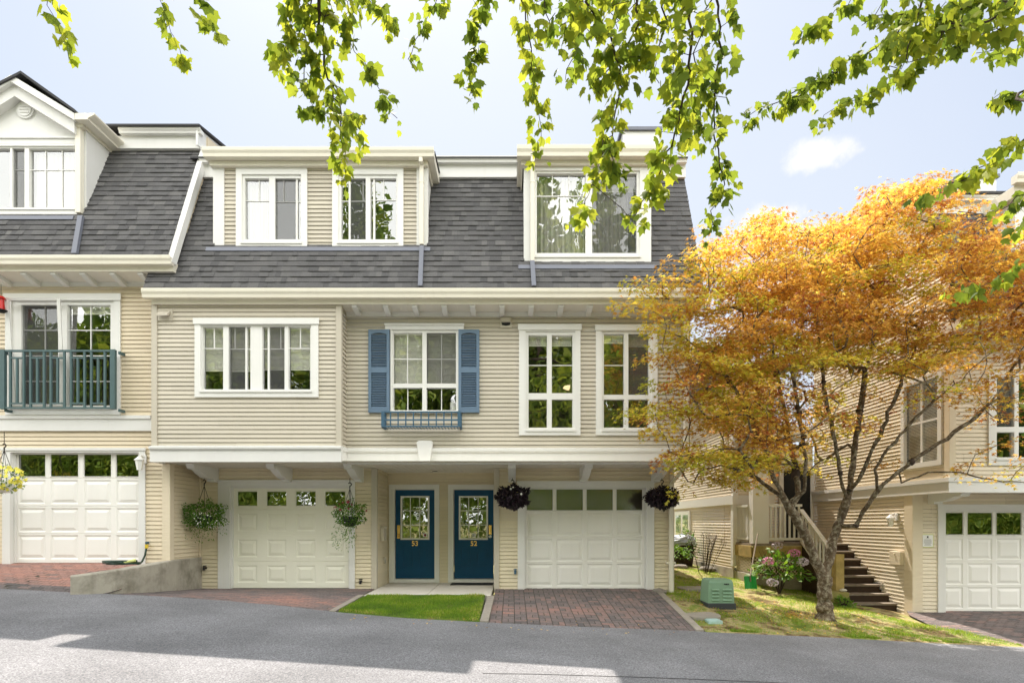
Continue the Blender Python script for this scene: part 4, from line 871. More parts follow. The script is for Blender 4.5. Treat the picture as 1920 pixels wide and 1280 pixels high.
    for i in range(k):
        x = a + 0.02 + (b - a - 0.04) * i / (k - 1); wv = 0.03 if i in (0, k - 1) else 0.011; mb.box(x - wv, x + wv, yf - 0.014, yf + 0.01, u - 0.01, t + 0.01)
    for xx in (a + 0.01, b - 0.01):
        for z in (t, u): mb.box(xx - 0.012, xx + 0.012, yf, DU - 0.02, z - 0.012, z + 0.012)
        mb.box(xx - 0.02, xx + 0.02, DU - 0.05, DU - 0.018, u - 0.02, t + 0.01)
    for i in range(26):
        x = a + (b - a) * i / 25; mb.box(x - 0.007, x + 0.007, yf, DU - 0.03, u - 0.02, u - 0.008)
    mb.obj('planter_rail', M['darkblue'], H)
    # brackets
    zbk = zq - 0.002
    for xc in (-6.20, -4.66, -3.17, 0.0, 1.48, 2.98): bracket(H, xc, DG - 0.005, 10.95, zbk)
    # porch lantern at the left ledge end
    lantern(H, wx(272, 10.85) , 10.83, wz(866, 10.8), (0, -1, 0))
    # items on the sills
    it = MB(); y = DU + 0.13; x, z = wx(850, y), wz(769, y); it.tube([(x, y, z), (x, y, z + 0.15)], 0.06, 14); it.obj('paper_roll', M['paper'], H)
    return zq
ZQ = build_middle()

# lit lamp inside the third upper window
def lamp():
    m = bpy.data.materials.new('lamp_glow'); m.use_nodes = True; p = m.node_tree.nodes['Principled BSDF']; p.inputs['Emission Color'].default_value = (1, .72, .4, 1); p.inputs['Emission Strength'].default_value = 0.35
    d = 11.9; x, z = wx(1069, d), wz(727, d); mb = MB(); mb.tube([(x, d, z - .03), (x, d, z + .0), (x, d, z + .03)], [.10, .15, .13], 18)
    T = empty('pendant_lamp', (x, d, z - .03), 'glowing round lamp seen through the tall window left of the orange tree', 'lamp'); mb.obj('lamp_shade', m, T, smooth=True)
    mb = MB(); mb.tube([(x, d, z + .03), (x, d, wz(625, DU + .1) - .02)], .006, 5); mb.obj('cord', M['iron'], T)
lamp()

# ------------------------------------------------------------------ LEFT TOWNHOUSE
def build_left():
    H = empty('townhouse', (-9.5, 12, 0.7), 'cream townhouse with green Juliet balcony and gabled dormer, at the left edge', 'house')
    XW = -6.53; DL = DU; x_far = -13.5
    # window / french door
    hf = window(H, DL, (13, 553, 228, 778), (24, 563, 216, 765), [(41, 110), (126.5, 208)], [(572, 760)],
        {(0, 0): dict(v=[82], h=[618, 666, 714], screen=True), (1, 0): dict(v=[168], h=[618, 666, 714], blind=585)}, header=0.12, name='french_window')
    zl = wz(806, DL); zt = wz(534, DL)
    mb = MB(); siding(mb, x_far, wx(288, DL), wz(783, DL), zt + 0.1, front(DL), [hf]); mb.obj('upper_wall', M['siding_cream'], H)
    gr = garage(H, DL, (7, 841, 274, 0), (22, 848, 262, 1055), [(28, 79), (89, 141), (152, 203), (213, 258)], (849.5, 892), [(899, 944), (952, 997), (1003, 1048)], M['garage_b'], M['glass_dark'])
    mb = MB(); siding(mb, x_far, XW, 0.55, wz(808, DL), front(DL), [gr]); siding(mb, DL, DG + 0.02, 0.66, ZQ + 0.05, side_px(XW)); mb.obj('garage_wall', M['siding_cream'], H)
    mb = MB(); mb.box(XW - 0.13, XW + 0.022, DL - 0.03, DL - 0.005, 0.66, ZQ - 0.02); mb.box(XW + 0.018, XW + 0.024, DL - 0.029, DL + 0.10, 0.66, ZQ - 0.02); mb.box(XW + 0.018, XW + 0.04, DG - 0.06, DG - 0.022, 0.2, ZQ - 0.02); mb.obj('corner_trim', M['corner_cream'], H)
    mb = MB(); mb.box(x_far, wx(284, DL - 0.05), DL - 0.05, DL + 0.02, wz(808, DL), wz(786, DL)); mb.box(x_far, wx(283.5, DL - 0.05), DL - 0.075, DL + 0.02, wz(786, DL) + 0.001, wz(779.5, DL)); mb.obj('belt_course', M['trim'], H)
    # juliet balcony rail
    yf = DL - 0.2; mb = MB(); a, b, t, u = wx(2, yf), wx(216.5, yf), wz(656, yf), wz(766, yf)
    mb.box(a, b, yf - 0.02, yf + 0.02, t - 0.035, t); mb.box(a, b, yf - 0.02, yf + 0.02, u, u + 0.03)
    for x in (wx(6, yf), wx(212.5, yf)): mb.box(x - 0.045, x + 0.045, yf - 0.03, yf + 0.03, u - 0.01, t + 0.004)
    xs = [70, 115, 160, 205, 250, 295, 340, 385, 430, 475, 520, 565, 610, 655, 700]; zr1, zr2 = wz(671, yf), wz(756, yf)
    for i, cx_ in enumerate(xs):
        x = wx(cx_ / 3.556, yf); short = i % 3 == 1
        mb.box(x - 0.018, x + 0.018, yf - 0.016, yf + 0.016, zr2 if short else u + 0.03, zr1 if short else t - 0.035)
    for i in range(0, 15, 3):
        x0 = wx(xs[i] / 3.556, yf); x1 = wx(xs[min(i + 2, 14)] / 3.556, yf)
        for z in (zr1, zr2): mb.box(x0, x1, yf - 0.014, yf + 0.014, z - 0.014, z + 0.014)
    for x in (wx(8, yf), wx(222, yf)):
        for z in (wz(660, yf), wz(768, yf)): mb.box(x - 0.02, x + 0.02, yf + 0.02, DL - 0.04, z - 0.03, z + 0.02)
    mb.obj('balcony_railing', M['teal'], H)
    # open screen leaf in front of the french window
    yt, yb = DL - 0.16, DL - 0.05; P = [(wx(13, yt), yt, wz(560, yt)), (wx(110, yt), yt, wz(560, yt)), (wx(119, yb), yb, wz(761, yb)), (wx(27, yb), yb, wz(761, yb))]
    mb = MB()
    for i in range(4):
        mb.tube([P[i], P[(i + 1) % 4]], 0.038, 4)
    mb.obj('screen_leaf', M['vinyl'], H)
    # eaves
    ze = wz(479, DE - 0.1); xr = wx(317, DE - 0.15)
    mb = MB(); mb.box(x_far, xr, DE - 0.03, DE, wz(510, DE), wz(488, DE)); mb.box(x_far, xr + 0.01, DE - 0.045, DE - 0.03, wz(496, DE), wz(492, DE)); mb.box(xr - 0.03, xr, DE, DU, wz(510, DE), wz(490, DE)); mb.obj('fascia', M['fascia'], H)
    mb = MB(); gy = DE - 0.17; gutter_x(mb, x_far, wx(318, gy), gy, wz(477.5, gy), wz(493, gy), 0.14); mb.obj('gutter', M['gutter'], H)
    zs = wz(511, DE) + 0.02; mb = MB(); mb.face([(x_far, DE, zs), (xr, DE, zs), (xr, DU, wz(531, DU)), (x_far, DU, wz(531, DU))]); mb.obj('soffit', M['soffit'], H)
    mb = MB(); mb.box(x_far, wx(288, DU), DU - 0.045, DU + 0.01, wz(538, DU), wz(530, DU)); mb.obj('frieze_board', M['trim'], H)
    for px in (-14, 42, 98, 153, 209, 262): rafter(H, wx(px, DE), DU - 0.045, DE + 0.01, wz(530, DU), zs)
    # mansard
    ye = DE - 0.08; yt_, zt_ = DT, wz(279, DT); XV = wx(314, ye)
    sl = (yt_ - ye) / (zt_ - ze)
    def yroof(z): return ye + (z - ze) * sl
    zb = wz(409, DU); XC = wx(160, DU)
    shingles(H, x_far, XV, ye, ze, yt_, zt_, [(-14, XC, zb + 0.02)], seed=9)
    # verge board and gable wall towards the middle house
    mb = MB(); w = 0.10
    mb.prism([(0, -0.03), (w, -0.03), (w, 0.12), (0, 0.12)], lambda p: (XV + p[0], ye + p[1] - 0.01, ze - 0.12), lambda p: (XV + p[0], yt_ + p[1] - 0.01, zt_ + 0.02)); mb.obj('verge_board', M['trim'], H)
    mb = MB(); mb.prism_x(XV + 0.01, XV + 0.05, [(ye + 0.1, ze - 0.5), (yt_ + 0.1, zt_), (yt_ + 0.1, zt_ + 0.3), (21, zt_ + 2.2), (21, ze - 0.5)]); mb.box(x_far, XV, 20.9, 21, 0, zt_ + 2); mb.obj('gable_end_wall', M['siding_cream'], H)
    mb = MB(); y = DT - 0.12; mb.box(wx(222, y), wx(375, y), y, y + 0.1, wz(278, y), wz(255, y)); gutter_x(mb, wx(222, y - 0.1), wx(376, y - 0.1), y - 0.12, wz(246, y), wz(255, y), 0.14)
    X1 = wx(376, y); mb.prism_x(X1 - 0.04, X1, [(y - 0.1, wz(278, y)), (y - 0.1, wz(246, y)), (21, wz(246, y) + 2.3), (21, wz(278, y) + 2.3)]); mb.obj('roof_trim', M['trim'], H)
    mb = MB(); mb.prism_x(x_far, X1 + 0.06, [(y - 0.16, wz(246, y)), (y - 0.16, wz(242.5, y)), (21, wz(243, y) + 2.4), (21, wz(246, y) + 2.3)]); mb.obj('upper_roof', M['roofedge'], H)
    # gabled dormer
    D = DU; zh = wz(272, D)
    hw = window(H, D, (-140, 273, 147, 409), (-129, 276, 145, 393), [(-120, -55), (-46, 20), (24, 47), (55, 144)], [(279, 391)],
        {(3, 0): dict(v=[83, 114], h=[317], curtain=(56, 143)), (2, 0): dict(h=[317], screen=True), (1, 0): dict()}, depth=0.8)
    xa = wx(41, D); za = wz(150, D); xe = wx(163, D); zg = wz(228, D)
    hwid = xe - xa
    mb = MB(); mb.prism_y(D, D + 0.06, [(xa - hwid, wz(274, D)), (wx(146, D), wz(274, D)), (wx(146, D), zg - 0.03), (xa, za), (xa - hwid, zg)])
    mb.box(wx(-150, D), wx(146, D), D - 0.035, D, wz(272, D), wz(260, D)); mb.box(wx(-150, D), wx(147, D), D - 0.06, D - 0.035, wz(262.5, D), wz(259, D)); mb.obj('dormer', M['trim'], H)
    # cheek with the corner pipe
    mb = MB(); ztop = wz(215, D); X = wx(150, D)
    mb.prism_x(X, X + 0.12, [(D, zb - 0.02), (D, ztop), (yroof(zt_) + 0.1, ztop), (yroof(zt_) + 0.1, zt_), (yroof(zb) + 0.05, zb - 0.02)]); mb.obj('dormer_cheek', M['trim'], H)
    mb = MB(); xp = wx(153, D); mb.box(xp - 0.05, xp + 0.05, D - 0.10, D - 0.01, wz(403, D), wz(236, D)); mb.prism([(-.05, -.045), (.05, -.045), (.05, .045), (-.05, .045)], lambda p: (xp + p[0], D - 0.055 + p[1], wz(236, D)), lambda p: (xp - 0.07 + p[0], D - 0.08 + p[1], wz(222, D))); mb.obj('downspout', M['gutter'], H)
    mb = MB(); z0 = wz(409, 10.78); y0, y1 = yroof(z0) - 0.05, yroof(ze) - 0.05; a = (wx(152, y0), y0, z0); b = (wx(140, y1), y1, ze + 0.02)
    mb.prism([(-.045, -.03), (.045, -.03), (.045, .03), (-.045, .03)], lambda p: (a[0] + p[0], a[1] + p[1], a[2]), lambda p: (b[0] + p[0], b[1] + p[1], b[2])); mb.obj('roof_downspout', M['flash'], H)
    mb = MB(); zf = wz(410, D); mb.prism_x(x_far, wx(146, D), [(yroof(zf - 0.07) - 0.035, zf - 0.085), (yroof(zf) - 0.03, zf), (yroof(zf) + 0.03, zf), (yroof(zf - 0.07) + 0.02, zf - 0.085)]); mb.obj('roof_flashing', M['flash'], H)
    # rakes
    yR = D - 0.24
    def rake(sgn):
        ax, az = xa, wz(140, yR); ex, ez = xa + sgn * (wx(160, yR) - wx(41, yR)), wz(212, yR)
        m2 = MB(); dz1, dz2 = 0.13, 0.34
        m2.prism_y(yR, D + 0.02, [(ax, az), (ex, ez), (ex, ez - dz1), (ax, az - dz1)])
        m2.prism_y(yR + 0.08, D + 0.015, [(ax, az - dz1 + 0.001), (ex - sgn * 0.06, ez - dz1 + 0.03), (ex - sgn * 0.06, ez - dz2 + 0.02), (ax, az - dz2)])
        return m2
    m2 = rake(1); m2.obj('rake_board', M['trim'], H); m2 = rake(-1); m2.obj('rake_board', M['trim'], H)
    mb = MB()
    for sgn in (1, -1):
        ax, az = wx(41, yR), wz(140, yR); ex, ez = xa + sgn * (wx(161, yR) - wx(41, yR)), wz(212, yR)
        mb.prism_y(yR - 0.03, 16, [(ax, az + 0.001), (ax, az + 0.05), (ex + sgn * 0.02, ez + 0.05), (ex + sgn * 0.02, ez + 0.001)])
    mb.obj('dormer_roof', M['roofedge'], H)
    # eave return and side gutter of the dormer
    mb = MB(); xg0, xg1 = wx(140, yR), wx(177, yR); zgt, zgb = wz(212, yR), wz(224, yR)
    prof = [(xg0, zgb), (xg0 + 0.24, zgb), (xg0 + 0.25, zgb + 0.03), (xg1 - 0.02, zgt - 0.04), (xg1, zgt - 0.02), (xg1, zgt), (xg0, zgt)]
    mb.prism_y(yR, D + 1.1, prof); mb.obj('gutter', M['gutter'], H)
    mb = MB(); mb.box(wx(150, D), wx(165, D), D - 0.12, DT + 0.3, wz(246, D), wz(222, D)); mb.obj('dormer_fascia', M['fascia'], H)
    # round louvre vent
    mb = MB(); c = (wx(49, D), D, wz(207.5, D)); r = 0.165
    mb.tube([(c[0], D, c[2]), (c[0], D - 0.03, c[2])], r, 28); mb.tube([(c[0], D - 0.03, c[2]), (c[0], D - 0.045, c[2])], [r * 0.8, r * 0.78], 28)
    for k in range(3): mb.box(c[0] - 0.09, c[0] + 0.09, D - 0.055, D - 0.044, c[2] - 0.07 + k * 0.055, c[2] - 0.06 + k * 0.055)
    mb.obj('gable_vent', M['trim'], H)
build_left()

# ------------------------------------------------------------------ RIGHT TOWNHOUSE
def build_right():
    X0 = 8.38; DR = 10.9; XF = 14.5
    H = empty('townhouse', (11, 13, -0.3), 'cream townhouse with porch stairs behind the orange maple, on the right', 'house')
    zled_t, zled_b = wz(897, DR), wz(923, DR); zeave = wz(617, DE)
    # garage
    g = garage(H, DG, (1757, 946, 2010, 0), (1771, 956, 1995, 1146), [(1774, 1811), (1819.6, 1866), (1874, 1921), (1929, 1975)], (961, 1001.5), [(1009, 1049), (1056, 1096), (1101, 1141)], M['garage_b'], M['glass_dark'])
    mb = MB(); siding(mb, X0, XF, -0.4, zled_b + 0.1, front(DG), [g]); siding(mb, DG, 15.8, -0.5, zled_b + 0.05, side_nx(X0)); mb.obj('garage_wall', M['siding_pale'], H)
    mb = MB(); mb.box(X0 - 0.022, X0 + 0.19, DG - 0.032, DG - 0.005, -0.45, zled_b); mb.box(X0 - 0.024, X0 - 0.018, DG - 0.03, DG + 0.22, -0.45, zled_b); mb.obj('corner_trim', M['corner_cream'], H)
    # upper walls
    hw = window(H, DR, (1851, 700, 2010, 872), (1865, 706, 1996, 860), [(1868, 1901), (1909, 1950), (1958, 1992)], [(709, 800), (810, 857)], {(0, 0): dict(screen=True, blind=740), (1, 0): dict(v=[1930], h=[755])})
    mb = MB(); siding(mb, X0, XF, zled_t, zeave, front(DR), [hw]); mb.obj('upper_wall', M['siding_pale'], H)
    zA = wz(385, 11.5)
    Ds0, Ds1 = X0 * F / (1760 - CX), X0 * F / (1697 - CX); wz1, wz0 = wz(715, 11.6), wz(866, 11.6)
    mb = MB(); siding(mb, DR, 15.8, zled_b + 0.05, 10.5, side_nx(X0 + 0.02), [(Ds0, Ds1, wz0, wz1)])
    ye, ze = DE - 0.05, zeave + 0.15; ytp, ztp = 11.5, zA
    n1 = Vector((0, -(ztp - ze), (ytp - ye))).normalized(); n2 = Vector((0, -0.335, 1)).normalized()
    mb.obj('side_wall', M['siding_pale'], H, clip=[(Vector((0, ye, ze)), n1), (Vector((0, ytp, ztp)), n2)])
    mb = MB(); mb.box(X0 - 0.02, X0 + 0.10, DR - 0.032, DR - 0.005, zled_t, zeave); mb.box(X0 - 0.022, X0 - 0.001, DR - 0.03, DR + 0.10, zled_t, zeave); mb.obj('corner_trim', M['corner_cream'], H)
    # window in the side wall
    mb = MB(); xo = X0 - 0.03
    for q in ((Ds0 - 0.1, Ds0, wz0 - 0.1, wz1 + 0.1), (Ds1, Ds1 + 0.1, wz0 - 0.1, wz1 + 0.1)): mb.box(xo, X0 + 0.04, *q)
    mb.box(xo, X0 + 0.04, Ds0, Ds1, wz1, wz1 + 0.1); mb.box(xo, X0 + 0.04, Ds0, Ds1, wz0 - 0.1, wz0); dm = (Ds0 + Ds1) / 2
    mb.box(X0, X0 + 0.03, dm - 0.02, dm + 0.02, wz0, wz1); mb.box(X0 + 0.001, X0 + 0.029, Ds0, Ds1, (wz0 + wz1) / 2 - 0.02, (wz0 + wz1) / 2 + 0.02); w = mb.obj('window', M['vinyl'], H)
    mb = MB(); mb.face([(X0 + 0.035, Ds0, wz0), (X0 + 0.035, Ds1, wz0), (X0 + 0.035, Ds1, wz1), (X0 + 0.035, Ds0, wz1)]); mb.obj('pane', M['glass'], w)
    mb = MB(); z = wz1
    while z > wz0: mb.face([(X0 + 0.07, Ds0, z - 0.02), (X0 + 0.07, Ds1, z - 0.02), (X0 + 0.09, Ds1, z), (X0 + 0.09, Ds0, z)]); z -= 0.03
    mb.obj('blind', M['blind'], w)
    mb = MB(); mb.box(X0 + 0.12, X0 + 0.14, Ds0 - 0.1, Ds1 + 0.1, wz0 - 0.1, wz1 + 0.1); mb.obj('interior', M['room'], w)
    # belt course front and side
    mb = MB(); mb.box(X0 - 0.05, XF, DR - 0.05, DR + 0.03, zled_b, zled_t - 0.06); mb.box(X0 - 0.07, XF, DR - 0.075, DR + 0.03, zled_t - 0.059, zled_t + 0.02)
    mb.box(X0 - 0.05, X0 + 0.0, DR + 0.03, 15.8, zled_b, zled_t - 0.06); mb.box(X0 - 0.07, X0 + 0.0, DR + 0.03, 15.8, zled_t - 0.059, zled_t + 0.02); mb.obj('belt_course', M['trim'], H)
    mb = MB(); mb.box(X0, XF, DR + 0.03, DG, zled_b + 0.03, zled_b + 0.05); mb.obj('soffit', M['soffit'], H)
    for xc in (8.78, 11.05, 12.6): bracket(H, xc, DG - 0.005, DR + 0.1, zled_b + 0.029, hb=0.22, w=0.18)
    # eaves and mansard
    mb = MB(); mb.box(X0 - 0.15, XF, DE - 0.03, DE, zeave, zeave + 0.21); mb.box(X0 - 0.15, X0 - 0.12, DE, DR, zeave, zeave + 0.2); mb.obj('fascia', M['fascia'], H)
    mb = MB(); gy = DE - 0.17; gutter_x(mb, X0 - 0.2, XF, gy, zeave + 0.31, zeave + 0.15, 0.14); mb.obj('gutter', M['gutter'], H)
    mb = MB(); mb.face([(X0 - 0.15, DE, zeave + 0.01), (XF, DE, zeave + 0.01), (XF, DR, zeave + 0.05), (X0 - 0.15, DR, zeave + 0.05)]); mb.obj('soffit', M['soffit'], H)
    xd = 9.55
    shingles(H, X0 - 0.1, XF, DE - 0.08, zeave + 0.29, 11.5, zA, [(xd, XF, zeave + 1.0)], seed=21)
    mb = MB(); y = 11.38; mb.box(X0 - 0.1, XF, y, y + 0.1, wz(400, y), wz(380, y)); gutter_x(mb, X0 - 0.1, XF, y - 0.12, wz(371, y), wz(380, y), 0.14)
    zc = wz(371, y); mb.prism_x(X0 - 0.12, X0 - 0.06, [(y - 0.1, zc), (y - 0.1, zc - 0.3), (15.9, zc - 0.3 + 4.5 * 0.335), (15.9, zc + 4.5 * 0.335)]); mb.obj('roof_trim', M['trim'], H)
    mb = MB(); mb.prism_x(X0 - 0.16, XF, [(y - 0.15, zc), (y - 0.15, zc + 0.05), (15.9, zc + 0.05 + 4.55 * 0.335), (15.9, zc + 4.55 * 0.335)]); mb.box(X0 + 0.1, XF, 15.7, 15.8, 0, zc + 1.3); mb.obj('upper_roof', M['roofedge'], H)
    # dormer
    D = 10.8; zb, ztd = wz(470, D), wz(375, D)
    mb = MB(); mb.box(xd, xd + 0.25, D, D + 0.05, zb, ztd); mb.box(xd + 0.25, XF, D, D + 0.05, zb, zb + 0.15); mb.box(xd + 0.25, XF, D, D + 0.05, ztd - 0.2, ztd); mb.box(xd, xd + 0.05, D + 0.05, 11.6, zb, ztd); mb.obj('dormer', M['trim'], H)
    window(H, D, (xd * F / D + CX + 26, 388, 2080, 458), (xd * F / D + CX + 34, 392, 2060, 452), [(1940, 1990), (1998, 2050)], [(396, 448)])
    mb = MB(); mb.box(xd - 0.12, XF, D - 0.12, D + 0.6, ztd, ztd + 0.2); gutter_x(mb, xd - 0.18, XF, D - 0.27, ztd + 0.37, ztd + 0.2, 0.15); mb.obj('dormer_fascia', M['fascia'], H)
    mb = MB(); mb.box(xd + 0.2, XF, D - 0.1, 14, ztd + 0.36, ztd + 0.40); mb.obj('dormer_roof', M['roofedge'], H)
    mb = MB(); d = 13.0; mb.box(wx(1800, d), wx(1868, d), d, d + 1, wz(420, d), wz(334, d)); mb.obj('flue_enclosure', M['trim'], H); mb = MB(); mb.box(wx(1796, d), wx(1872, d), d - 0.05, d + 1.05, wz(334, d), wz(328, d)); mb.obj('flue_cap', M['flash'], H)
    # lantern, panel box, vent on the side wall
    lantern(H, X0 - 0.02, 12.35, wz(973, 12.35), (-1, 0, 0))
    mb = MB(); y = 12.3; mb.box(X0 - 0.11, X0 - 0.012, y - 0.17, y + 0.17, wz(1058, y), wz(1033, y)); mb.tube([(X0 - 0.13, y - 0.0, wz(1038, y)), (X0 - 0.11, y, wz(1038, y))], 0.02, 8); mb.obj('electric_box', M['corner_cream'], H, bevel=0.008)
    mb = MB(); y = 12.95; mb.box(X0 - 0.08, X0 - 0.012, y - 0.13, y + 0.13, wz(1103, y), wz(1091, y))
    mb.obj('wall_vent', M['steel'], H)
    # rear wing beyond the porch
    XB, YB, ZB = 5.93, 15.2, 5.55; zlb = 2.05
    mb = MB(); siding(mb, YB, 24, zlb + 0.2, ZB, side_nx(XB)); siding(mb, XB, 7.0, zlb + 0.2, ZB, front(YB)); siding(mb, YB, 24, zlb, ZB, side_px(7.0)); siding(mb, YB, 24, 0.3, zlb, side_nx(XB + 0.02), [(18.9, 20.6, 1.0, 1.95)])
    siding(mb, XB, 8.4, 1.0, 3.72, front(YB + 0.7)); mb.box(XB + 0.1, 6.9, 23.8, 24, 0, ZB); mb.obj('rear_wing_wall', M['siding_pale'], H)
    mb = MB(); mb.box(XB - 0.05, XB + 0.03, YB - 0.04, 24, zlb, zlb + 0.24); mb.box(XB + 0.03, 7.0, YB - 0.04, YB + 0.03, zlb, zlb + 0.24); mb.box(XB - 0.03, XB + 0.14, YB - 0.02, YB + 0.15, 0.4, zlb); mb.box(XB - 0.03, XB + 0.1, YB - 0.02, YB + 0.1, zlb + 0.24, ZB); mb.obj('rear_wing_trim', M['trim'], H)
    mb = MB(); mb.prism_x(XB - 0.2, 7.2, [(YB - 0.35, ZB), (YB - 0.35, ZB + 0.12), (19.5, ZB + 1.4), (24.2, ZB + 0.12), (24.2, ZB)]); mb.obj('rear_wing_roof', M['roofedge'], H)
    mb = MB(); mb.box(XB - 0.02, XB + 0.03, YB, 24, 0.0, 0.34); mb.obj('foundation', M['concrete'], H)
    mb = MB(); mb.box(XB - 0.04, XB + 0.03, 18.9, 20.6, 1.0, 1.95); w = mb.obj('window', M['vinyl'], H)
    for a in (19.05, 19.85):
        mb = MB(); mb.box(XB - 0.045, XB - 0.041, a, a + 0.6, 1.12, 1.83); mb.obj('pane', M['glass'], w)
    # porch door
    mb = MB(); y = YB + 0.66; a, b = 7.55, 8.3; mb.box(a, b, y - 0.03, y, 1.04, 3.0); dd = mb.obj('porch_door', M['black'], H)
    mb = MB(); mb.box(a - 0.12, a, y - 0.05, y, 1.04, 3.1); mb.box(b, b + 0.1, y - 0.05, y, 1.04, 3.1); mb.obj('door_frame', M['trim'], dd)
    # ------------- porch: platform, steps, railings
    PZ, PY = 1.04, 14.2; xs = 7.25
    mb = MB(); mb.box(5.98, X0 - 0.02, PY, YB + 0.65, PZ - 0.06, PZ); p = mb.obj('porch', M['wood_grey'], H)
    for i in range(8):
        z1 = -0.37 + 0.176 * (i + 1); y0 = 12.35 + 0.255 * i; s = MB()
        xl = xs - (0.25 if i == 0 else 0); s.box(xl, X0 - 0.03, y0 - 0.025, y0 + 0.27, z1 - 0.035, z1 + 0.004, 0); s.box(xl, X0 - 0.03, y0, y0 + 0.02, z1 - 0.185, z1 - 0.036, 1); s.obj('step', [M['wood_grey'], M['wood_dark']], p)
    mb = MB(); mb.box(6.0, xs, PY - 0.03, PY, PZ - 0.34, PZ - 0.061); mb.box(5.95, 5.98, PY - 0.03, YB, PZ - 0.34, PZ - 0.061); mb.obj('skirt_board', M['wood_yellow'], p)
    # lattice
    def lattice(fn, u0, u1, z0, z1):
        m2 = MB(); n = 30; st = 0.085; k = u0 - (z1 - z0)
        while k < u1:
            for sg in (1, -1):
                if sg == 1: a, b = (k, z0), (k + (z1 - z0), z1)
                else: a, b = (k + (z1 - z0), z0), (k, z1)
                def cl(p, q):
                    lo, hi = 0.0, 1.0; d = q[0] - p[0]
                    for lim, s in ((u0, 1), (u1, -1)):
                        t = (lim - p[0]) / d
                        if (d > 0) == (s > 0): lo = max(lo, t)
                        else: hi = min(hi, t)
                    return lo, hi
                lo, hi = cl(a, b)
                if hi > lo:
                    A = (a[0] + (b[0]-a[0]) * lo, a[1] + (b[1]-a[1]) * lo); B = (a[0] + (b[0]-a[0]) * hi, a[1] + (b[1]-a[1]) * hi); w = 0.016; o = 0.006 * sg
                    m2.face([fn(A[0]-w, A[1], o), fn(A[0]+w, A[1], o), fn(B[0]+w, B[1], o), fn(B[0]-w, B[1], o)])
            k += st
        m2.obj('lattice', M['corner_cream'], p)
    lattice(front(PY - 0.01), 6.05, xs - 0.05, 0.24, PZ - 0.34); lattice(side_nx(5.97), PY, YB - 0.05, 0.3, PZ - 0.34)
    mb = MB(); mb.box(6.0, xs, PY - 0.02, PY + 0.02, -0.1, 0.24); mb.box(5.94, 5.99, PY, YB, -0.1, 0.28); mb.obj('porch_footing', M['concrete'], p)
    mb = MB(); mb.box(6.05, xs - 0.02, PY + 0.05, PY + 0.06, 0.1, PZ - 0.1); mb.box(6.02, 6.03, PY + 0.06, YB, 0.1, PZ - 0.1); mb.obj('under_porch', M['soil'], p)
    mb = MB(); mb.box(6.02, 6.26, PY + 0.01, PY + 0.25, PZ, 3.7); mb.box(6.26, 6.43, PY + 0.04, PY + 0.22, PZ, 3.7); mb.obj('post', M['trim'], p)
    mb = MB(); mb.box(5.95, 7.55, PY - 0.05, YB + 0.75, 3.7, 3.95); mb.obj('porch_roof', M['trim'], p)
    def rail(pts, h, n, nm='railing'):
        (xa, ya, za), (xb, yb, zb_) = pts; m2 = MB()
        def bar(z, w, t): m2.prism([(-w, 0), (w, 0), (w, t), (-w, t)], lambda q: (xa + (q[0] if abs(ya-yb) > abs(xa-xb) else 0), ya + (q[0] if abs(ya-yb) <= abs(xa-xb) else 0), za + z + q[1]), lambda q: (xb + (q[0] if abs(ya-yb) > abs(xa-xb) else 0), yb + (q[0] if abs(ya-yb) <= abs(xa-xb) else 0), zb_ + z + q[1]))
        bar(h, 0.05, 0.06); bar(0.08, 0.03, 0.06)
        for i in range(n):
            t = (i + 0.5) / n; x, y, z = xa + (xb-xa)*t, ya + (yb-ya)*t, za + (zb_-za)*t; m2.box(x - 0.02, x + 0.02, y - 0.02, y + 0.02, z + 0.1, z + h + 0.01)
        return m2.obj(nm, M['trim'], p)
    rail([(6.43, PY + 0.06, PZ), (xs, PY + 0.06, PZ)], 0.92, 7); rail([(6.03, PY + 0.25, PZ), (6.03, YB, PZ)], 0.92, 8)
    rail([(xs, 12.85, 0.0), (xs, PY + 0.06, PZ - 0.05)], 0.85, 9, 'stair_railing')
    mb = MB(); mb.box(xs - 0.06, xs + 0.12, 12.62, 12.8, -0.2, 0.86); mb.obj('newel_post', M['wood_yellow'], p)
    mb = MB(); mb.box(xs - 0.42, xs - 0.02, 12.2, 12.6, -0.55, 0.06); mb.obj('stair_kerb', M['wood_moss'], p)
    mb = MB(); mb.prism_x(xs - 0.03, xs, [(12.35, -0.5), (12.35, -0.2), (14.2, 0.98), (14.2, -0.5)]); mb.obj('stair_stringer', M['wood_dark'], p)
    # dark gap below the side wall
    # notice on the front wall
    S = empty('notice_sign', (wx(1739, DG), DG - 0.03, wz(1025, DG)), 'small white paper notice with lime border beside the right garage door', 'sign')
    D = DG - 0.025; mb = MB(); mb.box(wx(1728, D), wx(1750, D), D - 0.004, D + 0.02, wz(1025.5, D), wz(1001, D)); mb.obj('border', M['limeborder'], S)
    mb = MB(); mb.box(wx(1729.3, D), wx(1748.8, D), D - 0.007, D - 0.0042, wz(1024.3, D), wz(1002.2, D)); mb.obj('sheet', M['paper'], S)
    mb = MB(); xc = wx(1739, D); mb.prism_y(D - 0.009, D - 0.0072, [(xc - 0.04, wz(1008.5, D)), (xc - 0.012, wz(1007.5, D)), (xc - 0.018, wz(1005, D)), (xc, wz(1004, D)), (xc + 0.018, wz(1005, D)), (xc + 0.012, wz(1007.5, D)), (xc + 0.04, wz(1008.5, D)), (xc, wz(1007.9, D))])
    for k in range(6):
        z = wz(1011 + k * 2.0, D); w = (0.07, 0.085, 0.08, 0.085, 0.06, 0.075)[k]; mb.box(xc - w, xc + w, D - 0.009, D - 0.0072, z - 0.004, z + 0.002)
    mb.obj('printing', M['ink'], S)
build_right()

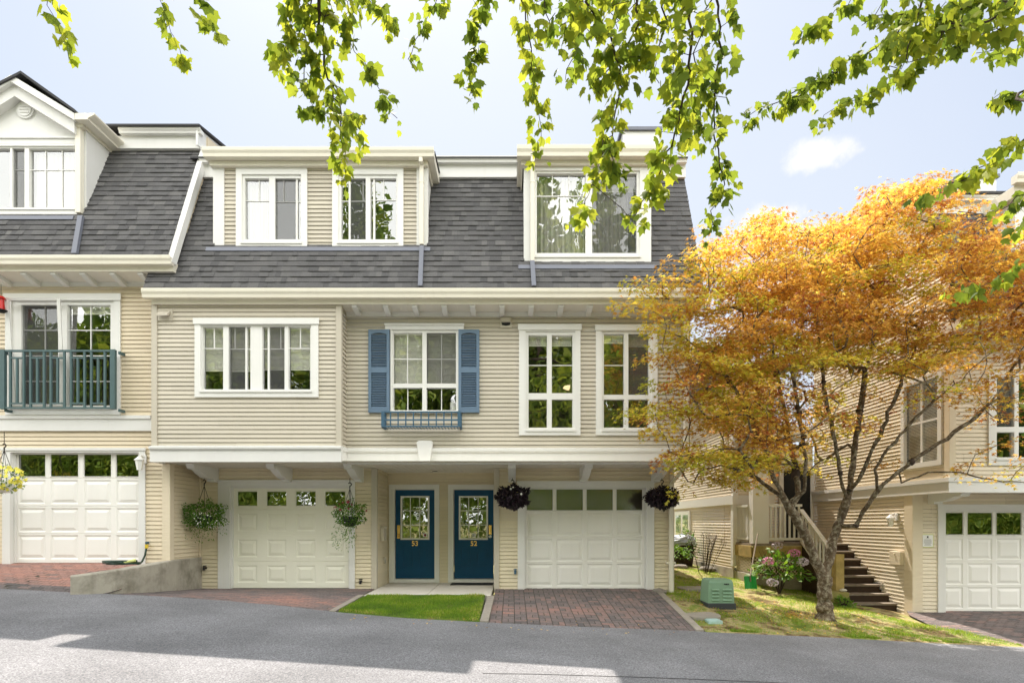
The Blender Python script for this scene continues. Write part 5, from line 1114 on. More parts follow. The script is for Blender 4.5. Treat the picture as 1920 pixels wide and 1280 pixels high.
# ------------------------------------------------------------------ GROUND
EDGE = [road_pt(*p) for p in ((-300, 1100), (0, 1103), (140, 1110), (300, 1117), (430, 1126), (530, 1135), (640, 1147.5), (760, 1158), (900, 1165.5), (1040, 1172), (1300, 1182), (1530, 1192), (1790, 1206), (2100, 1219))]
def yedge(x):
    if x <= EDGE[0][0]: return EDGE[0][1]
    for (xa, ya), (xb, yb) in zip(EDGE[:-1], EDGE[1:]):
        if xa <= x <= xb: return ya + (yb - ya) * (x - xa) / (xb - xa)
    return EDGE[-1][1]
def sstep(t): t = max(0, min(1, t)); return t * t * (3 - 2 * t)
def zlawn(x, y):
    far = 0.13 - 0.10 * max(0, min(8.5, x - 3.4)) + 0.055 * max(0, min(6, y - 12)) + 0.02 * math.sin(x * 2.1 + y)
    t = sstep((y - yedge(x)) / 3.0)
    if y < yedge(x): return zroad(x) - 0.006
    return (zroad(x) + 0.012) * (1 - t) + far * t + 0.03 * math.sin(x * 3.3 + 1) * math.sin(y * 2.7) * sstep((y - yedge(x)) / 0.8)
def build_ground():
    mb = MB(); xs = [-300, -70, -20, 0, 20, 70, 300]
    for a, b in zip(xs[:-1], xs[1:]): mb.face([(a, -200, zroad(a) - 0.35), (b, -200, zroad(b) - 0.35), (b, 300, zroad(b) - 0.35), (a, 300, zroad(a) - 0.35)])
    tag(mb.obj('ground', M['lawn']), kind='structure')
    mb = MB(); xs = sorted(set([p[0] for p in EDGE] + [-60, -40, -25, -16] + [-12 + 0.4 * i for i in range(63)] + [18, 25, 40, 60]))
    for a, b in zip(xs[:-1], xs[1:]):
        mb.face([(a, -9, zroad(a)), (b, -9, zroad(b)), (b, yedge(b), zroad(b)), (a, yedge(a), zroad(a))])
        mb.face([(a, yedge(a), zroad(a)), (b, yedge(b), zroad(b)), (b, yedge(b), zroad(b) - 0.3), (a, yedge(a), zroad(a) - 0.3)])
    tag(mb.obj('road', M['asphalt']), kind='structure')
    # old seam in the asphalt
    mb = MB(); pts = [road_pt(x, y) for x, y in ((905, 1262), (1000, 1263), (1100, 1266), (1200, 1269), (1330, 1274), (1450, 1279), (1600, 1287))]
    for (xa, ya), (xb, yb) in zip(pts[:-1], pts[1:]):
        mb.face([(xa, ya - .009, zroad(xa) + .003), (xb, yb - .009, zroad(xb) + .003), (xb, yb + .009, zroad(xb) + .003), (xa, ya + .009, zroad(xa) + .003)])
    tag(mb.obj('road_seam', M['black']), kind='structure')
    # lawn on the right as a height field
    def grid(x0, x1, y0f, y1, nx, ny, zf, name, m):
        g = MB(); P = [[None] * (ny + 1) for _ in range(nx + 1)]
        for i in range(nx + 1):
            x = x0 + (x1 - x0) * i / nx; ya = y0f(x)
            for j in range(ny + 1):
                y = ya + (y1 - ya) * (j / ny) ** 1.5; P[i][j] = (x, y, zf(x, y))
        for i in range(nx):
            for j in range(ny): g.face([P[i][j], P[i+1][j], P[i+1][j+1], P[i][j+1]])
        return tag(g.obj(name, m, smooth=True), kind='structure')
    grid(3.08, 8.42, lambda x: yedge(x) - 0.12, 30, 54, 60, zlawn, 'lawn', M['lawn'])
    zf = lambda x, y: zroad(x) - 0.006 if y < yedge(x) else zroad(x) * (1 - sstep((y - 8.75) / 2)) + 0.175 * sstep((y - 8.75) / 2) + 0.02
    grid(-2.73, -0.50, lambda x: yedge(x) - 0.12, 10.76, 20, 14, zf, 'lawn', M['lawn_green'])
    # walkway slab to the doors
    mb = MB(); mb.box(-2.80, -1.63, 10.74, DD + 0.05, 0.0, 0.19); mb.box(-1.618, -0.40, 10.74, DD + 0.05, 0.0, 0.19); mb.box(-1.64, -1.6, 10.75, DD + 0.05, 0.0, 0.175)
    tag(mb.obj('walkway', M['slab'], bevel=0.006), kind='structure')
    # kerb strips
    def strip(name, pts, w, h, mtl):
        m2 = MB()
        for (xa, ya, za), (xb, yb, zb) in zip(pts[:-1], pts[1:]):
            m2.prism([(-w/2, -0.25), (w/2, -0.25), (w/2, h), (-w/2, h)], lambda q: (xa + q[0], ya, za + q[1]), lambda q: (xb + q[0], yb, zb + q[1]))
        return tag(m2.obj(name, mtl), kind='structure')
    strip('kerb', [(-2.82, 8.93, zroad(-2.8) + 0.01), (-2.85, 10.74, 0.19)], 0.11, 0.006, M['kerb'])
    strip('kerb', [(-0.43, yedge(-0.43), zroad(-0.4) + 0.01), (-0.40, 10.74, 0.17)], 0.13, 0.012, M['kerb'])
    strip('kerb', [(2.99, yedge(2.99) - 0.02, zroad(3) + 0.01), (3.02, 11.9, 0.165)], 0.12, 0.016, M['kerb'])
    # paved drives
    def drive(poly, zf, seed, basket=True, red=lambda x, y: 0.5, bw=0.2, bh=0.1):
        rs = random.Random(seed); xs = [p[0] for p in poly]; ys = [p[1] for p in poly]
        jb = MB(); n = 24
        base = MB()
        x0, x1, y0, y1 = min(xs), max(xs), min(ys), max(ys)
        planes = []
        for i in range(len(poly)):
            a, b = poly[i], poly[(i + 1) % len(poly)]; e = Vector((b[0]-a[0], b[1]-a[1], 0)); planes.append((Vector((a[0], a[1], 0)), Vector((e.y, -e.x, 0)).normalized()))
        g = 0.0035
        def brick(ax, bx, ay, by):
            c = (ax + bx) / 2, (ay + by) / 2
            t = min(1, max(0, red(*c) + rs.gauss(0, 0.14))); dz = rs.uniform(-0.0025, 0.0025); ch = 0.005
            ax += g; bx -= g; ay += g; by -= g
            def P(x, y, o): return (x, y, zf(x, y) + o)
            T = [(ax + ch, ay + ch), (bx - ch, ay + ch), (bx - ch, by - ch), (ax + ch, by - ch)]; O = [(ax, ay), (bx, ay), (bx, by), (ax, by)]
            jb.face([P(*q, dz) for q in T], 0, t)
            for k in range(4): k2 = (k + 1) % 4; jb.face([P(*O[k], dz - 0.009), P(*O[k2], dz - 0.009), P(*T[k2], dz), P(*T[k], dz)], 0, t * 0.8)
        y = y0
        if basket:
            r = 0
            while y < y1:
                x = x0; c = 0
                while x < x1:
                    if (r + c) % 2 == 0: brick(x, x + 0.2, y, y + 0.1); brick(x, x + 0.2, y + 0.1, y + 0.2)
                    else: brick(x, x + 0.1, y, y + 0.2); brick(x + 0.1, x + 0.2, y, y + 0.2)
                    x += 0.2; c += 1
                y += 0.2; r += 1
        else:
            r = 0
            while y < y1:
                x = x0 - (0.1 if r % 2 else 0)
                while x < x1: brick(x, x + 0.2, y, y + 0.1); x += 0.2
                y += 0.1; r += 1
        o = jb.obj('driveway', M['paver_red'], tone=True, clip=planes); tag(o, kind='structure')
        # joint bed just below
        N = 12
        bm_ = MB()
        for i in range(N):
            for j in range(N):
                q = [(x0 + (x1-x0)*u/N, y0 + (y1-y0)*v/N) for u, v in ((i, j), (i+1, j), (i+1, j+1), (i, j+1))]; bm_.face([(a, b, zf(a, b) - 0.006) for a, b in q])
        o2 = bm_.obj('driveway_bed', M['paver_joint'], clip=planes); tag(o2, kind='structure')
    def slope(yA, zA):  # road edge up to the garage plane
        def f(x, y):
            ye = yedge(x); t = max(-0.2, min(1, (y - ye) / (yA - ye))); return (zroad(x) - 0.004) * (1 - t) + zA * t if t > 0 else zroad(x) - 0.004 + 0.08 * t
        return f
    nz = lambda x, y, s=1.3: mnoise.noise(Vector((x * s, y * s, 3.1)))
    # right-hand drive of the middle house (polygons run anticlockwise)
    drive([(-0.36, 8.5), (2.93, 8.5), (2.96, 12.05), (-0.34, 12.05)], slope(11.98, 0.18), 5, True, lambda x, y: 0.30 + 0.36 * max(0, 1 - abs(y - 9.9) / 0.55) * (1 if x < 1.7 else 0.3) + 0.18 * nz(x, y))
    # left-hand drive of the middle house
    drive([(-6.7, 8.5), (-2.83, 8.5), (-2.87, 12.05), (-6.5, 12.05)], slope(11.98, 0.18), 8, False, lambda x, y: 0.32 + 0.55 * max(0, 1 - abs(y - 9.9) / 0.9) * max(0, 1 - abs(x + 4.0) / 2.0) + 0.2 * nz(x, y))
    # left house drive
    drive([(-12.5, 8.9), (-6.95, 8.9), (-6.62, 9.6), (-6.62, 11.0), (-12.5, 11.0)], slope(10.92, 0.785), 12, False, lambda x, y: (0.25 if y < 9.62 else 0.85) + 0.25 * nz(x, y))
    # right house drive
    fr = slope(11.98, -0.30)
    drive([(7.4, 8.8), (14.0, 8.8), (14.0, 12.05), (8.36, 12.05), (8.1, 11.6)], lambda x, y: fr(x, y), 15, False, lambda x, y: 0.30 + 0.15 * nz(x, y))
build_ground()

# ------------------------------------------------------------------ grass
def grass(name, n, sampler, hmin, hmax, label):
    lv = Leaves(SH_BLADE); P, S, T = [], [], []
    while len(P) < n:
        r = sampler()
        if r is None: continue
        (x, y, z), k, tn = r; P.append((x, y, z)); S.append(random.uniform(hmin, hmax) * k); T.append(tn)
    n = len(P); d = np.column_stack([rnd(n, -.6, .6), rnd(n, -.6, .6), np.ones(n)]); lv.add(np.array(P), d, rdir(n), np.array(S), np.array(T))
    o = lv.obj(name, M['grass']); tag(o, label, 'grass', kind='stuff'); return o
def g_front():
    x = random.uniform(-2.72, -0.52); ye = yedge(x); y = ye + (10.73 - ye) * random.random() ** 1.0
    t = sstep((y - 8.75) / 2); z = zroad(x) * (1 - t) + 0.175 * t + 0.015
    nn = mnoise.noise(Vector((x * 2, y * 2, 0))); edge = max(0, (y - 10.45) / 0.3, (ye + 0.22 - y) / 0.22, (x + 0.7) / 0.2)
    if random.random() < 0.55 * min(1, edge) : return None
    return (x, y, z), (0.8 + 0.5 * nn), min(1, max(0, 0.40 + 0.5 * nn + random.gauss(0, 0.2) + 0.6 * min(1, edge) * random.random()))
grass('grass', 26000, g_front, 0.03, 0.065, 'bright green mown grass in front of the two blue doors')
def g_right():
    x = random.uniform(3.1, 8.4); ye = yedge(x); y = ye + (random.random() ** 1.7) * 9.0
    nn = mnoise.noise(Vector((x * 0.9, y * 0.9, 4))) + 0.5 * mnoise.noise(Vector((x * 3, y * 3, 2)))
    if nn < -0.12 and random.random() < 0.88: return None
    if x > 7.3 and y > yedge(x) + 0.9 + (8.4 - x) * 1.2: return None
    if (x - 5.84) ** 2 + (y - 10.6) ** 2 < 0.4 and random.random() < 0.8: return None
    return (x, y, zlawn(x, y) - 0.005), 0.8 + 0.4 * nn, min(1, max(0, 0.5 + 0.3 * nn + random.gauss(0, 0.2)))
grass('grass', 42000, g_right, 0.03, 0.07, 'patchy grass around the orange maple and green utility box')
def litter():
    lv = Leaves(SH_PALM); P = []; 
    for _ in range(1300):
        a = random.uniform(0, 6.3); r = abs(random.gauss(0, 1.35)); x, y = 5.2 + 1.7 * r * math.cos(a), 10.6 + r * math.sin(a)
        if 3.15 < x < 8.3 and y > yedge(x) + 0.02: P.append((x, y, zlawn(x, y) + random.uniform(0.004, 0.03)))
    for _ in range(60):
        x = random.uniform(-2.6, 3); y = yedge(x) + random.uniform(-0.6, 0.3)
        P.append((x, y, zroad(x) + (0.03 if y > yedge(x) else 0.008)))
    n = len(P); lv.add(np.array(P), np.column_stack([rnd(n, -1, 1), rnd(n, -1, 1), rnd(n, -.2, .2)]), np.column_stack([rnd(n, -.4, .4), rnd(n, -.4, .4), np.ones(n)]), rnd(n, .02, .045), rnd(n, .3, 1))
    tag(lv.obj('fallen_leaves', M['leaf_orange']), 'fallen orange leaves scattered over grass and paving', 'leaf litter', kind='stuff')
litter()

# ------------------------------------------------------------------ retaining wall
def ret_wall():
    pts = [(-7.08, 9.12), (-6.86, 9.28), (-6.66, 9.55), (-6.52, 9.95), (-6.46, 10.4), (-6.455, 10.9), (-6.475, 11.88)]
    tops = [0.70, 0.725, 0.755, 0.79, 0.82, 0.845, 0.84]
    mb = MB(); w = 0.2; L = []
    for i, p in enumerate(pts):
        a = pts[max(0, i - 1)]; b = pts[min(len(pts) - 1, i + 1)]; t = Vector((b[0]-a[0], b[1]-a[1], 0)).normalized(); n = Vector((-t.y, t.x, 0))
        if i == len(pts) - 1: n = Vector((-1, 0, 0))
        q = Vector((p[0], p[1], 0)) + n * w; ww = 0.06 if i >= 5 else w; q = Vector((p[0], p[1], 0)) + n * ww; L.append((Vector((p[0], p[1], 0)), q, tops[i]))
    for (a0, a1, ta), (b0, b1, tb) in zip(L[:-1], L[1:]):
        za, zb = -0.1, -0.1; c = 0.02
        mb.face([(a0.x,a0.y,za),(b0.x,b0.y,zb),(b0.x,b0.y,tb-c),(a0.x,a0.y,ta-c)]); mb.face([(a0.x,a0.y,ta-c),(b0.x,b0.y,tb-c),(b0.x*(1-c*4)+b1.x*c*4,b0.y*(1-c*4)+b1.y*c*4,tb),(a0.x*(1-c*4)+a1.x*c*4,a0.y*(1-c*4)+a1.y*c*4,ta)])
        mb.face([(a0.x*(1-c*4)+a1.x*c*4,a0.y*(1-c*4)+a1.y*c*4,ta),(b0.x*(1-c*4)+b1.x*c*4,b0.y*(1-c*4)+b1.y*c*4,tb),(b1.x,b1.y,tb),(a1.x,a1.y,ta)]); mb.face([(b1.x,b1.y,zb),(a1.x,a1.y,za),(a1.x,a1.y,ta),(b1.x,b1.y,tb)])
    a0, a1, ta = L[0]; mb.face([(a1.x,a1.y,-0.1),(a0.x,a0.y,-0.1),(a0.x,a0.y,ta-.02),(a0.x*.92+a1.x*.08,a0.y*.92+a1.y*.08,ta),(a1.x,a1.y,ta)])
    tag(mb.obj('retaining_wall', M['concrete']), 'stained curved concrete wall between the two left driveways', 'retaining wall')
ret_wall()

# ------------------------------------------------------------------ small things
def doormat():
    mb = MB(); mb.box(wx(846, 12.7), wx(925, 12.7), 12.45, 12.88, 0.191, 0.205); tag(mb.obj('doormat', M['black'], bevel=0.004), 'flat black doormat on the slab before door 52', 'doormat')
doormat()

def basket(px, py, D, hook_py, style, label):
    c = Vector((wx(px, D), D, wz(py, D))); T = empty('hanging_basket', c - Vector((0, 0, 0.2)), label, 'hanging basket', 'hanging flower baskets along the facade')
    r = 0.17; mb = MB(); mb.tube([c + Vector((0, 0, -0.20)), c + Vector((0, 0, -0.17)), c + Vector((0, 0, -0.08)), c + Vector((0, 0, 0.0))], [0.06, 0.11, 0.155, r], 16); mb.obj('pot', M['black'] if style != 'yellow' else M['paper'], T, smooth=True)
    hz = wz(hook_py, D); mb = MB(); top = Vector((c.x, c.y, hz - 0.13))
    for k in range(4): a = k * math.pi / 2 + 0.5; mb.tube([c + Vector((r * math.cos(a), r * math.sin(a), 0)), top], 0.005, 4)
    mb.tube([top, top + Vector((0, 0, 0.05))] + [top + Vector((0.032 * math.sin(t), 0, 0.082 - 0.032 * math.cos(t))) for t in (0.3, 1.0, 1.8, 2.6, 3.4, 4.2)], 0.011, 6); mb.tube([Vector((c.x, c.y, hz - 0.02)), Vector((c.x, c.y, ZQ - 0.25 if style != 'yellow' else hz + 0.2))], 0.006, 5); mb.obj('hanger', M['iron'], T)
    lv = Leaves(SH_OVAL); n = dict(white=2300, red=1500, dark=1500, darkyellow=1300, yellow=500)[style]
    d = rdir(n); rad = rnd(n, .35, 1) ** 0.5
    sx, sz, off = dict(white=(0.42, 0.27, 0.02), red=(0.31, 0.24, 0.06), dark=(0.30, 0.20, 0.04), darkyellow=(0.30, 0.19, 0.03), yellow=(0.32, 0.22, 0.05))[style]
    lump = 1 + 0.25 * np.sin(d[:,0] * 5 + 1) * np.cos(d[:,2] * 6)
    P = np.array(c) + np.column_stack([d[:,0] * sx, d[:,1] * sx * 0.8, d[:,2] * sz + off]) * (rad * lump)[:, None]
    tip = d * 0.6 + rdir(n) * 0.8 + np.array([0, 0, -0.35]); big = style.startswith('dark')
    lv.add(P, tip, rdir(n) + np.array([0, -0.5, 0.6]), rnd(n, .05, .10) if big else rnd(n, .025, .055), rnd(n, 0, .9))
    if style in ('white', 'red'):      # trailing stems
        m_ = 420; k = 14; ax = rnd(k, -0.30, 0.36) if style == 'white' else rnd(k, -0.32, 0.16); idx = RNG.integers(0, k, m_); t = rnd(m_, 0, 1) ** 0.8
        ln = rnd(k, .2, .5) if style == 'white' else rnd(k, .3, .68)
        P = np.array(c) + np.column_stack([ax[idx] * (0.8 + 0.4 * t) + rnd(m_, -.02, .02), rnd(m_, -.16, .12), -0.08 - t * ln[idx]])
        lv.add(P, rdir(m_) + np.array([0, 0, -.8]), rdir(m_), rnd(m_, .02, .04), rnd(m_, .3, 1))
    lv.obj('foliage', M['leaf_dark'] if big else M['leaf_shrub'], T)
    def flowers(nf, m, size, zlo, zhi, xlo=-1, xhi=1, sh=SH_STAR):
        f = Leaves(sh); d = rdir(nf * 6); d = d[(d[:,2] > zlo) & (d[:,2] < zhi) & (d[:,0] > xlo) & (d[:,0] < xhi) & (d[:,1] < 0.25)][:nf]; q = len(d)
        P = np.array(c) + np.column_stack([d[:,0] * sx, d[:,1] * sx * 0.8, d[:,2] * sz + off]) * rnd(q, 1.0, 1.1)[:, None]
        f.add(P, rdir(q) * np.array([1, .3, 1]), d + np.array([0, -1.2, .3]), np.full(q, size) * rnd(q, .8, 1.2), rnd(q, 0, 1)); o = f.obj('blossoms', m, T); o['kind'] = 'stuff'
    if style == 'white': flowers(24, M['petal_white'], .026, -0.95, 0.1, -0.1, 1); flowers(22, M['petal_white'], .026, -1.2, -0.3, 0.0, 0.9)
    if style == 'red': flowers(20, M['petal_red'], .05, 0.2, 1); flowers(22, M['petal_white'], .026, -1, 0.1)
    if style == 'dark': flowers(3, M['petal_white'], .05, 0.2, 0.9)
    if style == 'darkyellow': flowers(18, M['petal_yellow'], .075, -0.7, 0.7, -0.1, 1)
    if style == 'yellow': flowers(90, M['petal_yellow'], .085, -0.9, 1)
basket(383, 966, 11.4, 898, 'white', 'full green basket with trailing tiny white flowers by the concrete wall')
basket(656, 968, 11.3, 903, 'red', 'green basket with dark red blooms and long trailing stems left of door 53')
basket(961, 935, 11.3, 898, 'dark', 'black-purple leaved basket hanging right of door 52')
basket(1241, 935, 11.3, 898, 'darkyellow', 'dark-leaved basket with yellow flowers beside the right downspout')
basket(8, 903, 10.3, 830, 'yellow', 'bright yellow flower basket in front of the far left garage door')

def hose():
    T = empty('garden_hose', (-7.1, 10.6, 0.8), 'dark green hose coiled on the left driveway under a wall tap', 'hose')
    mb = MB(); D = 10.78; x0 = wx(275, D); pts = [(x0, D, wz(1022, D)), (x0 - 0.01, D - 0.03, wz(1040, D)), (x0 - 0.05, D - 0.06, wz(1052, D)), (wx(262, 10.5), 10.5, 0.80)]
    for k in range(26):
        a = k * 0.75; pts.append((wx(232, 10.4) + (0.30 + 0.05 * math.sin(k)) * math.cos(a), 10.35 + 0.16 * math.sin(a), 0.80 + 0.0025 * k))
    mb.tube(pts, 0.017, 6); mb.obj('hose', M['hose'], T, smooth=True)
    mb = MB(); mb.tube([(x0, D, wz(1020, D)), (x0, D, wz(1027, D))], 0.03, 8); mb.obj('connector', M['yellowplastic'], T)
    mb = MB(); mb.tube([(x0, D + 0.05, wz(1017, D)), (x0, D - 0.02, wz(1017, D)), (x0, D, wz(1020, D))], 0.02, 8); mb.obj('tap', M['darkblue'], T)
    mb = MB(); x = wx(243, 10.3); mb.tube([(x - 0.05, 10.22, 0.84), (x + 0.12, 10.28, 0.88)], [0.02, 0.03], 8); mb.obj('nozzle', M['limeborder'], T)
hose()
def feeder():
    D = 10.6; T = empty('bird_feeder', (wx(2, D), D, wz(587, D)), 'small red feeder hanging at the left edge above the balcony', 'bird feeder')
    mb = MB(); x = wx(2, D); mb.tube([(x, D, wz(580, D)), (x, D, wz(560, D))], [0.06, 0.045], 10); mb.tube([(x, D, wz(560, D)), (x, D, wz(556, D))], [0.08, 0.05], 10); mb.obj('bottle', M['redplastic'], T, smooth=False)
    mb = MB(); mb.tube([(x, D, wz(586, D)), (x, D, wz(581, D))], [0.05, 0.1], 12); mb.obj('tray', M['black'], T)
    mb = MB(); mb.tube([(x, D, wz(556, D)), (x, D, wz(533, D))], 0.005, 5); mb.obj('wire', M['iron'], T)
feeder()

def utility_box():
    d = 10.75; x0, x1 = wx(1328, d), wx(1377, d); z0 = zlawn(4.0, d) - 0.02; zt = wz(1086, d)
    T = empty('utility_box', ((x0 + x1) / 2, d + 0.2, z0), 'pale green louvred utility box on a dark base in the grass', 'utility box')
    mb = MB(); mb.box(x0 - 0.02, x1 + 0.03, d - 0.02, d + 0.5, z0 - 0.1, z0 + 0.13); mb.obj('base', M['box_base'], T, bevel=0.015)
    mb = MB(); t = 0.06; n = 10
    b = [(x0, d), (x1, d), (x1, d + 0.46), (x0, d + 0.46)]; zb = z0 + 0.131; xm = (x0 + x1) / 2; ym = d + 0.23
    def ring(sc, z): return [(xm + (p[0] - xm) * sc, ym + (p[1] - ym) * sc, z) for p in b]
    rs = [ring(1, zb), ring(0.97, zb + (zt - zb) * 0.5), ring(0.92, zt - 0.06), ring(0.86, zt - 0.015), ring(0.78, zt)]
    for p, q in zip(rs[:-1], rs[1:]):
        for k in range(4): mb.face([p[k], p[(k+1)%4], q[(k+1)%4], q[k]])
    mb.face(rs[-1]); mb.face(rs[0][::-1])
    for k in range(4):
        z = zb + 0.05 + k * 0.065; mb.prism_x(x0 + 0.07, xm - 0.04, [(d + 0.02, z + 0.035), (d - 0.022, z + 0.006), (d - 0.022, z - 0.004), (d + 0.02, z)]); mb.prism_x(xm + 0.03, x1 - 0.05, [(d + 0.02, z + 0.035), (d - 0.022, z + 0.006), (d - 0.022, z - 0.004), (d + 0.02, z)])
    mb.obj('cover', M['box_green'], T, bevel=0.012)
    mb = MB(); z = zt - 0.085; x = xm + 0.07
    for k in range(3): mb.tube([(x + k * 0.032, d + 0.012, z), (x + k * 0.032, d + 0.005, z)], 0.014, 8)
    mb.obj('vent_holes', M['box_base'], T)
utility_box()
def shovel():
    d = 13.0; x = wx(1407, d); z0 = zlawn(5.4, d); T = empty('snow_shovel', (x, d, z0), 'bright green snow shovel leaning against the porch post', 'shovel')
    mb = MB(); w = 0.14; P = []
    for k in range(7):
        u = -w + 2 * w * k / 6; P.append((u, 0.05 * (1 - (u / w) ** 2)))
    zt = wz(1080, d); zb = wz(1103, d)
    mb.prism(P + [(p[0], p[1] + 0.012) for p in reversed(P)], lambda p: (x + p[0], d + p[1] - 0.05, zb), lambda p: (x + 0.0 + p[0] * 0.95, d + p[1] + 0.03, zt)); mb.obj('blade', M['shovel'], T)
    mb = MB(); mb.tube([(x + 0.02, d + 0.04, zt - 0.12), (x + 0.02, d + 0.06, zt), (wx(1419, 14.0), 13.95, wz(1000, 14.0))], 0.017, 7); mb.obj('handle', M['wood_grey'], T)
shovel()
def slab_stone(px0, px1, py, d, label, seed):
    rs = random.Random(seed); x0, x1 = wx(px0, d), wx(px1, d); n = 14; poly = []
    for k in range(n):
        a = 2 * math.pi * k / n; c, s = math.cos(a), math.sin(a); f = 1 / max(abs(c), abs(s)) ** 0.75 * rs.uniform(0.93, 1.03); poly.append(((x0 + x1) / 2 + c * f * (x1 - x0) / 2, d + s * f * 0.3))
    z = zlawn((x0 + x1) / 2, d); mb = MB(); mb.prism_z(z - 0.06, z + 0.035, poly); tag(mb.obj('stepping_stone', M['kerb'], bevel=0.008), label, 'stepping stone', 'stepping stones in the right-hand lawn')
slab_stone(1270, 1330, 1108, 12.2, 'flat stepping stone behind the green utility box', 1); slab_stone(1282, 1348, 1140, 10.15, 'flat stepping stone in front of the green utility box', 2)
def lid():
    d = 9.75; x = wx(1338, d); z = zlawn(x, d); mb = MB(); mb.box(x - 0.12, x + 0.12, d - 0.1, d + 0.12, z - 0.03, z + 0.045); mb.box(x - 0.10, x + 0.10, d - 0.08, d + 0.1, z + 0.045, z + 0.055); tag(mb.obj('valve_box', M['lid'], bevel=0.008), 'small pale blue-green valve lid in the grass near the road', 'valve box')
lid()
def drain():
    d = 10.9; x = wx(525, d); z = 0.10; mb = MB(); mb.tube([(x, 10.85, z + 0.006), (x, 10.85, z + 0.014)], 0.2, 24)
    tag(mb.obj('drain_cover', M['iron']), 'round dark drain cover in the paving before the cream garage door', 'drain cover')
drain()
def rocks():
    for i, (px, py, d, r, lb) in enumerate(((1276, 1063, 16.5, 0.17, 'grey garden rock at the corner beyond the white downspout'), (1326, 1060, 16.5, 0.2, 'flat grey rock below the faded hydrangea'), (1236, 1112, 11.72, 0.13, 'small rock beside the downspout foot'), (1581, 1091, 12.4, 0.06, 'small pale stone on the mossy stair kerb'))):
        mb = MB(); x = wx(px, d); z = zlawn(max(x, 3.2), d) if i != 3 else 0.075
        mb.sphere((x, d, z + r * 0.2), r, (1.25, 1, 0.6), 12, 7, jit=0.09); tag(mb.obj('rock', M['stone'] if i != 3 else M['slab'], smooth=True), lb, 'rock', 'rocks around the lawn')
rocks()
def shrub(name, cx, cy, z0, h, rx, n, label, leafmat='leaf_shrub', size=(.05, .11), shape=SH_OVAL, tone=(0, 1), cat='shrub'):
    T = empty(name, (cx, cy, z0), label, cat); mb = MB()
    for k in range(9):
        a = k * 0.7; mb.tube([(cx, cy, z0 - 0.05), (cx + 0.3 * rx * math.cos(a), cy + 0.3 * rx * math.sin(a), z0 + h * 0.4), (cx + 0.7 * rx * math.cos(a), cy + 0.7 * rx * math.sin(a), z0 + h * 0.85)], [0.014, 0.01, 0.004], 5)
    mb.obj('stems', M['bark_dark'], T)
    lv = Leaves(shape); d = rdir(n); d[:,2] = np.abs(d[:,2]) * 1.0 - 0.25; rad = rnd(n, .3, 1) ** 0.45; lump = 1 + 0.28 * np.sin(d[:,0] * 6 + cx) * np.cos(d[:,1] * 5 + d[:,2] * 5)
    P = np.array([cx, cy, z0 + h * 0.42]) + d * (rad * lump)[:, None] * np.array([rx, rx, h * 0.55]); P[:,2] = np.maximum(P[:,2], z0 + 0.02)
    lv.add(P, d + rdir(n) * 0.7, rdir(n) * 0.6 + np.array([0, -0.2, 1]), rnd(n, *size), rnd(n, *tone)); lv.obj('foliage', M[leafmat], T); return T
def hydrangea():
    cx, cy = 6.2, 13.2; z0 = zlawn(cx, cy); T = shrub('hydrangea', cx, cy, z0, 1.15, 0.62, 420, 'pink and lilac hydrangea bush in front of the porch lattice', size=(.09, .17), tone=(.35, 1))
    for px, py, d, m in ((1436, 1051, 13.0, 'petal_pink'), (1484, 1036, 13.1, 'petal_pink'), (1500, 1052, 12.9, 'petal_pale'), (1453, 1022, 13.6, 'petal_pale'), (1444, 1090, 12.8, 'petal_pale')):
        f = Leaves(SH_STAR); n = 150; dd = rdir(n); c = np.array([wx(px, d), d - 0.12, wz(py, d)]); r = 0.125
        f.add(c + dd * r * np.array([1, 1, .7]), rdir(n), dd, rnd(n, .028, .04), rnd(n, 0, 1)); o = f.obj('flower_head', M[m], T)
        if m == 'petal_pale': o['label'] = 'pale lilac flower head'
hydrangea()
def faded():
    cx, cy = 5.25, 15.6; z0 = zlawn(cx, cy); T = empty('hydrangea', (cx, cy, z0), 'faded brown flower heads on thin stalks against the sunlit siding', 'shrub'); mb = MB(); heads = []
    for k in range(16):
        a = random.uniform(-.55, .55); b = random.uniform(-.2, .2); h = random.uniform(.75, 1.1); heads.append((cx + a, cy + b, z0 + h)); mb.tube([(cx + a * .3, cy + b * .3, z0), (cx + a * .7, cy + b, z0 + h * .6), heads[-1]], 0.007, 4)
    mb.obj('stems', M['bark_dark'], T)
    for p in heads[:16]:
        f = Leaves(SH_STAR); n = 40; dd = rdir(n); f.add(np.array(p) + dd * 0.065, rdir(n), dd, rnd(n, .02, .035), rnd(n, 0, 1)); f.obj('flower_head', M['deadflower'], T)
faded()
shrub('fern_shrub', 4.95, 17.4, zlawn(4.9, 17.4), 0.7, 0.6, 700, 'low green shrub below the far white windows', tone=(.3, 1)); shrub('fern_shrub', 5.5, 17.9, zlawn(5.5, 17.9), 1.3, 0.35, 500, 'tall thin green shrub against the far siding', tone=(.2, .9))
shrub('leafy_shrub', 7.02, 12.05, -0.3, 0.32, 0.18, 160, 'small yellow-green shrub by the mossy stair kerb', tone=(.5, 1)); shrub('leafy_shrub', 6.5, 23.5, 0.3, 3.2, 1.6, 2600, 'tall sunlit shrub at the end of the gap', size=(.1, .2), tone=(.3, 1))
shrub('leafy_shrub', 4.3, 27, 0.3, 3.0, 1.8, 2600, 'dark hedge shrub far behind the middle townhouse', size=(.1, .2), tone=(.1, .8))
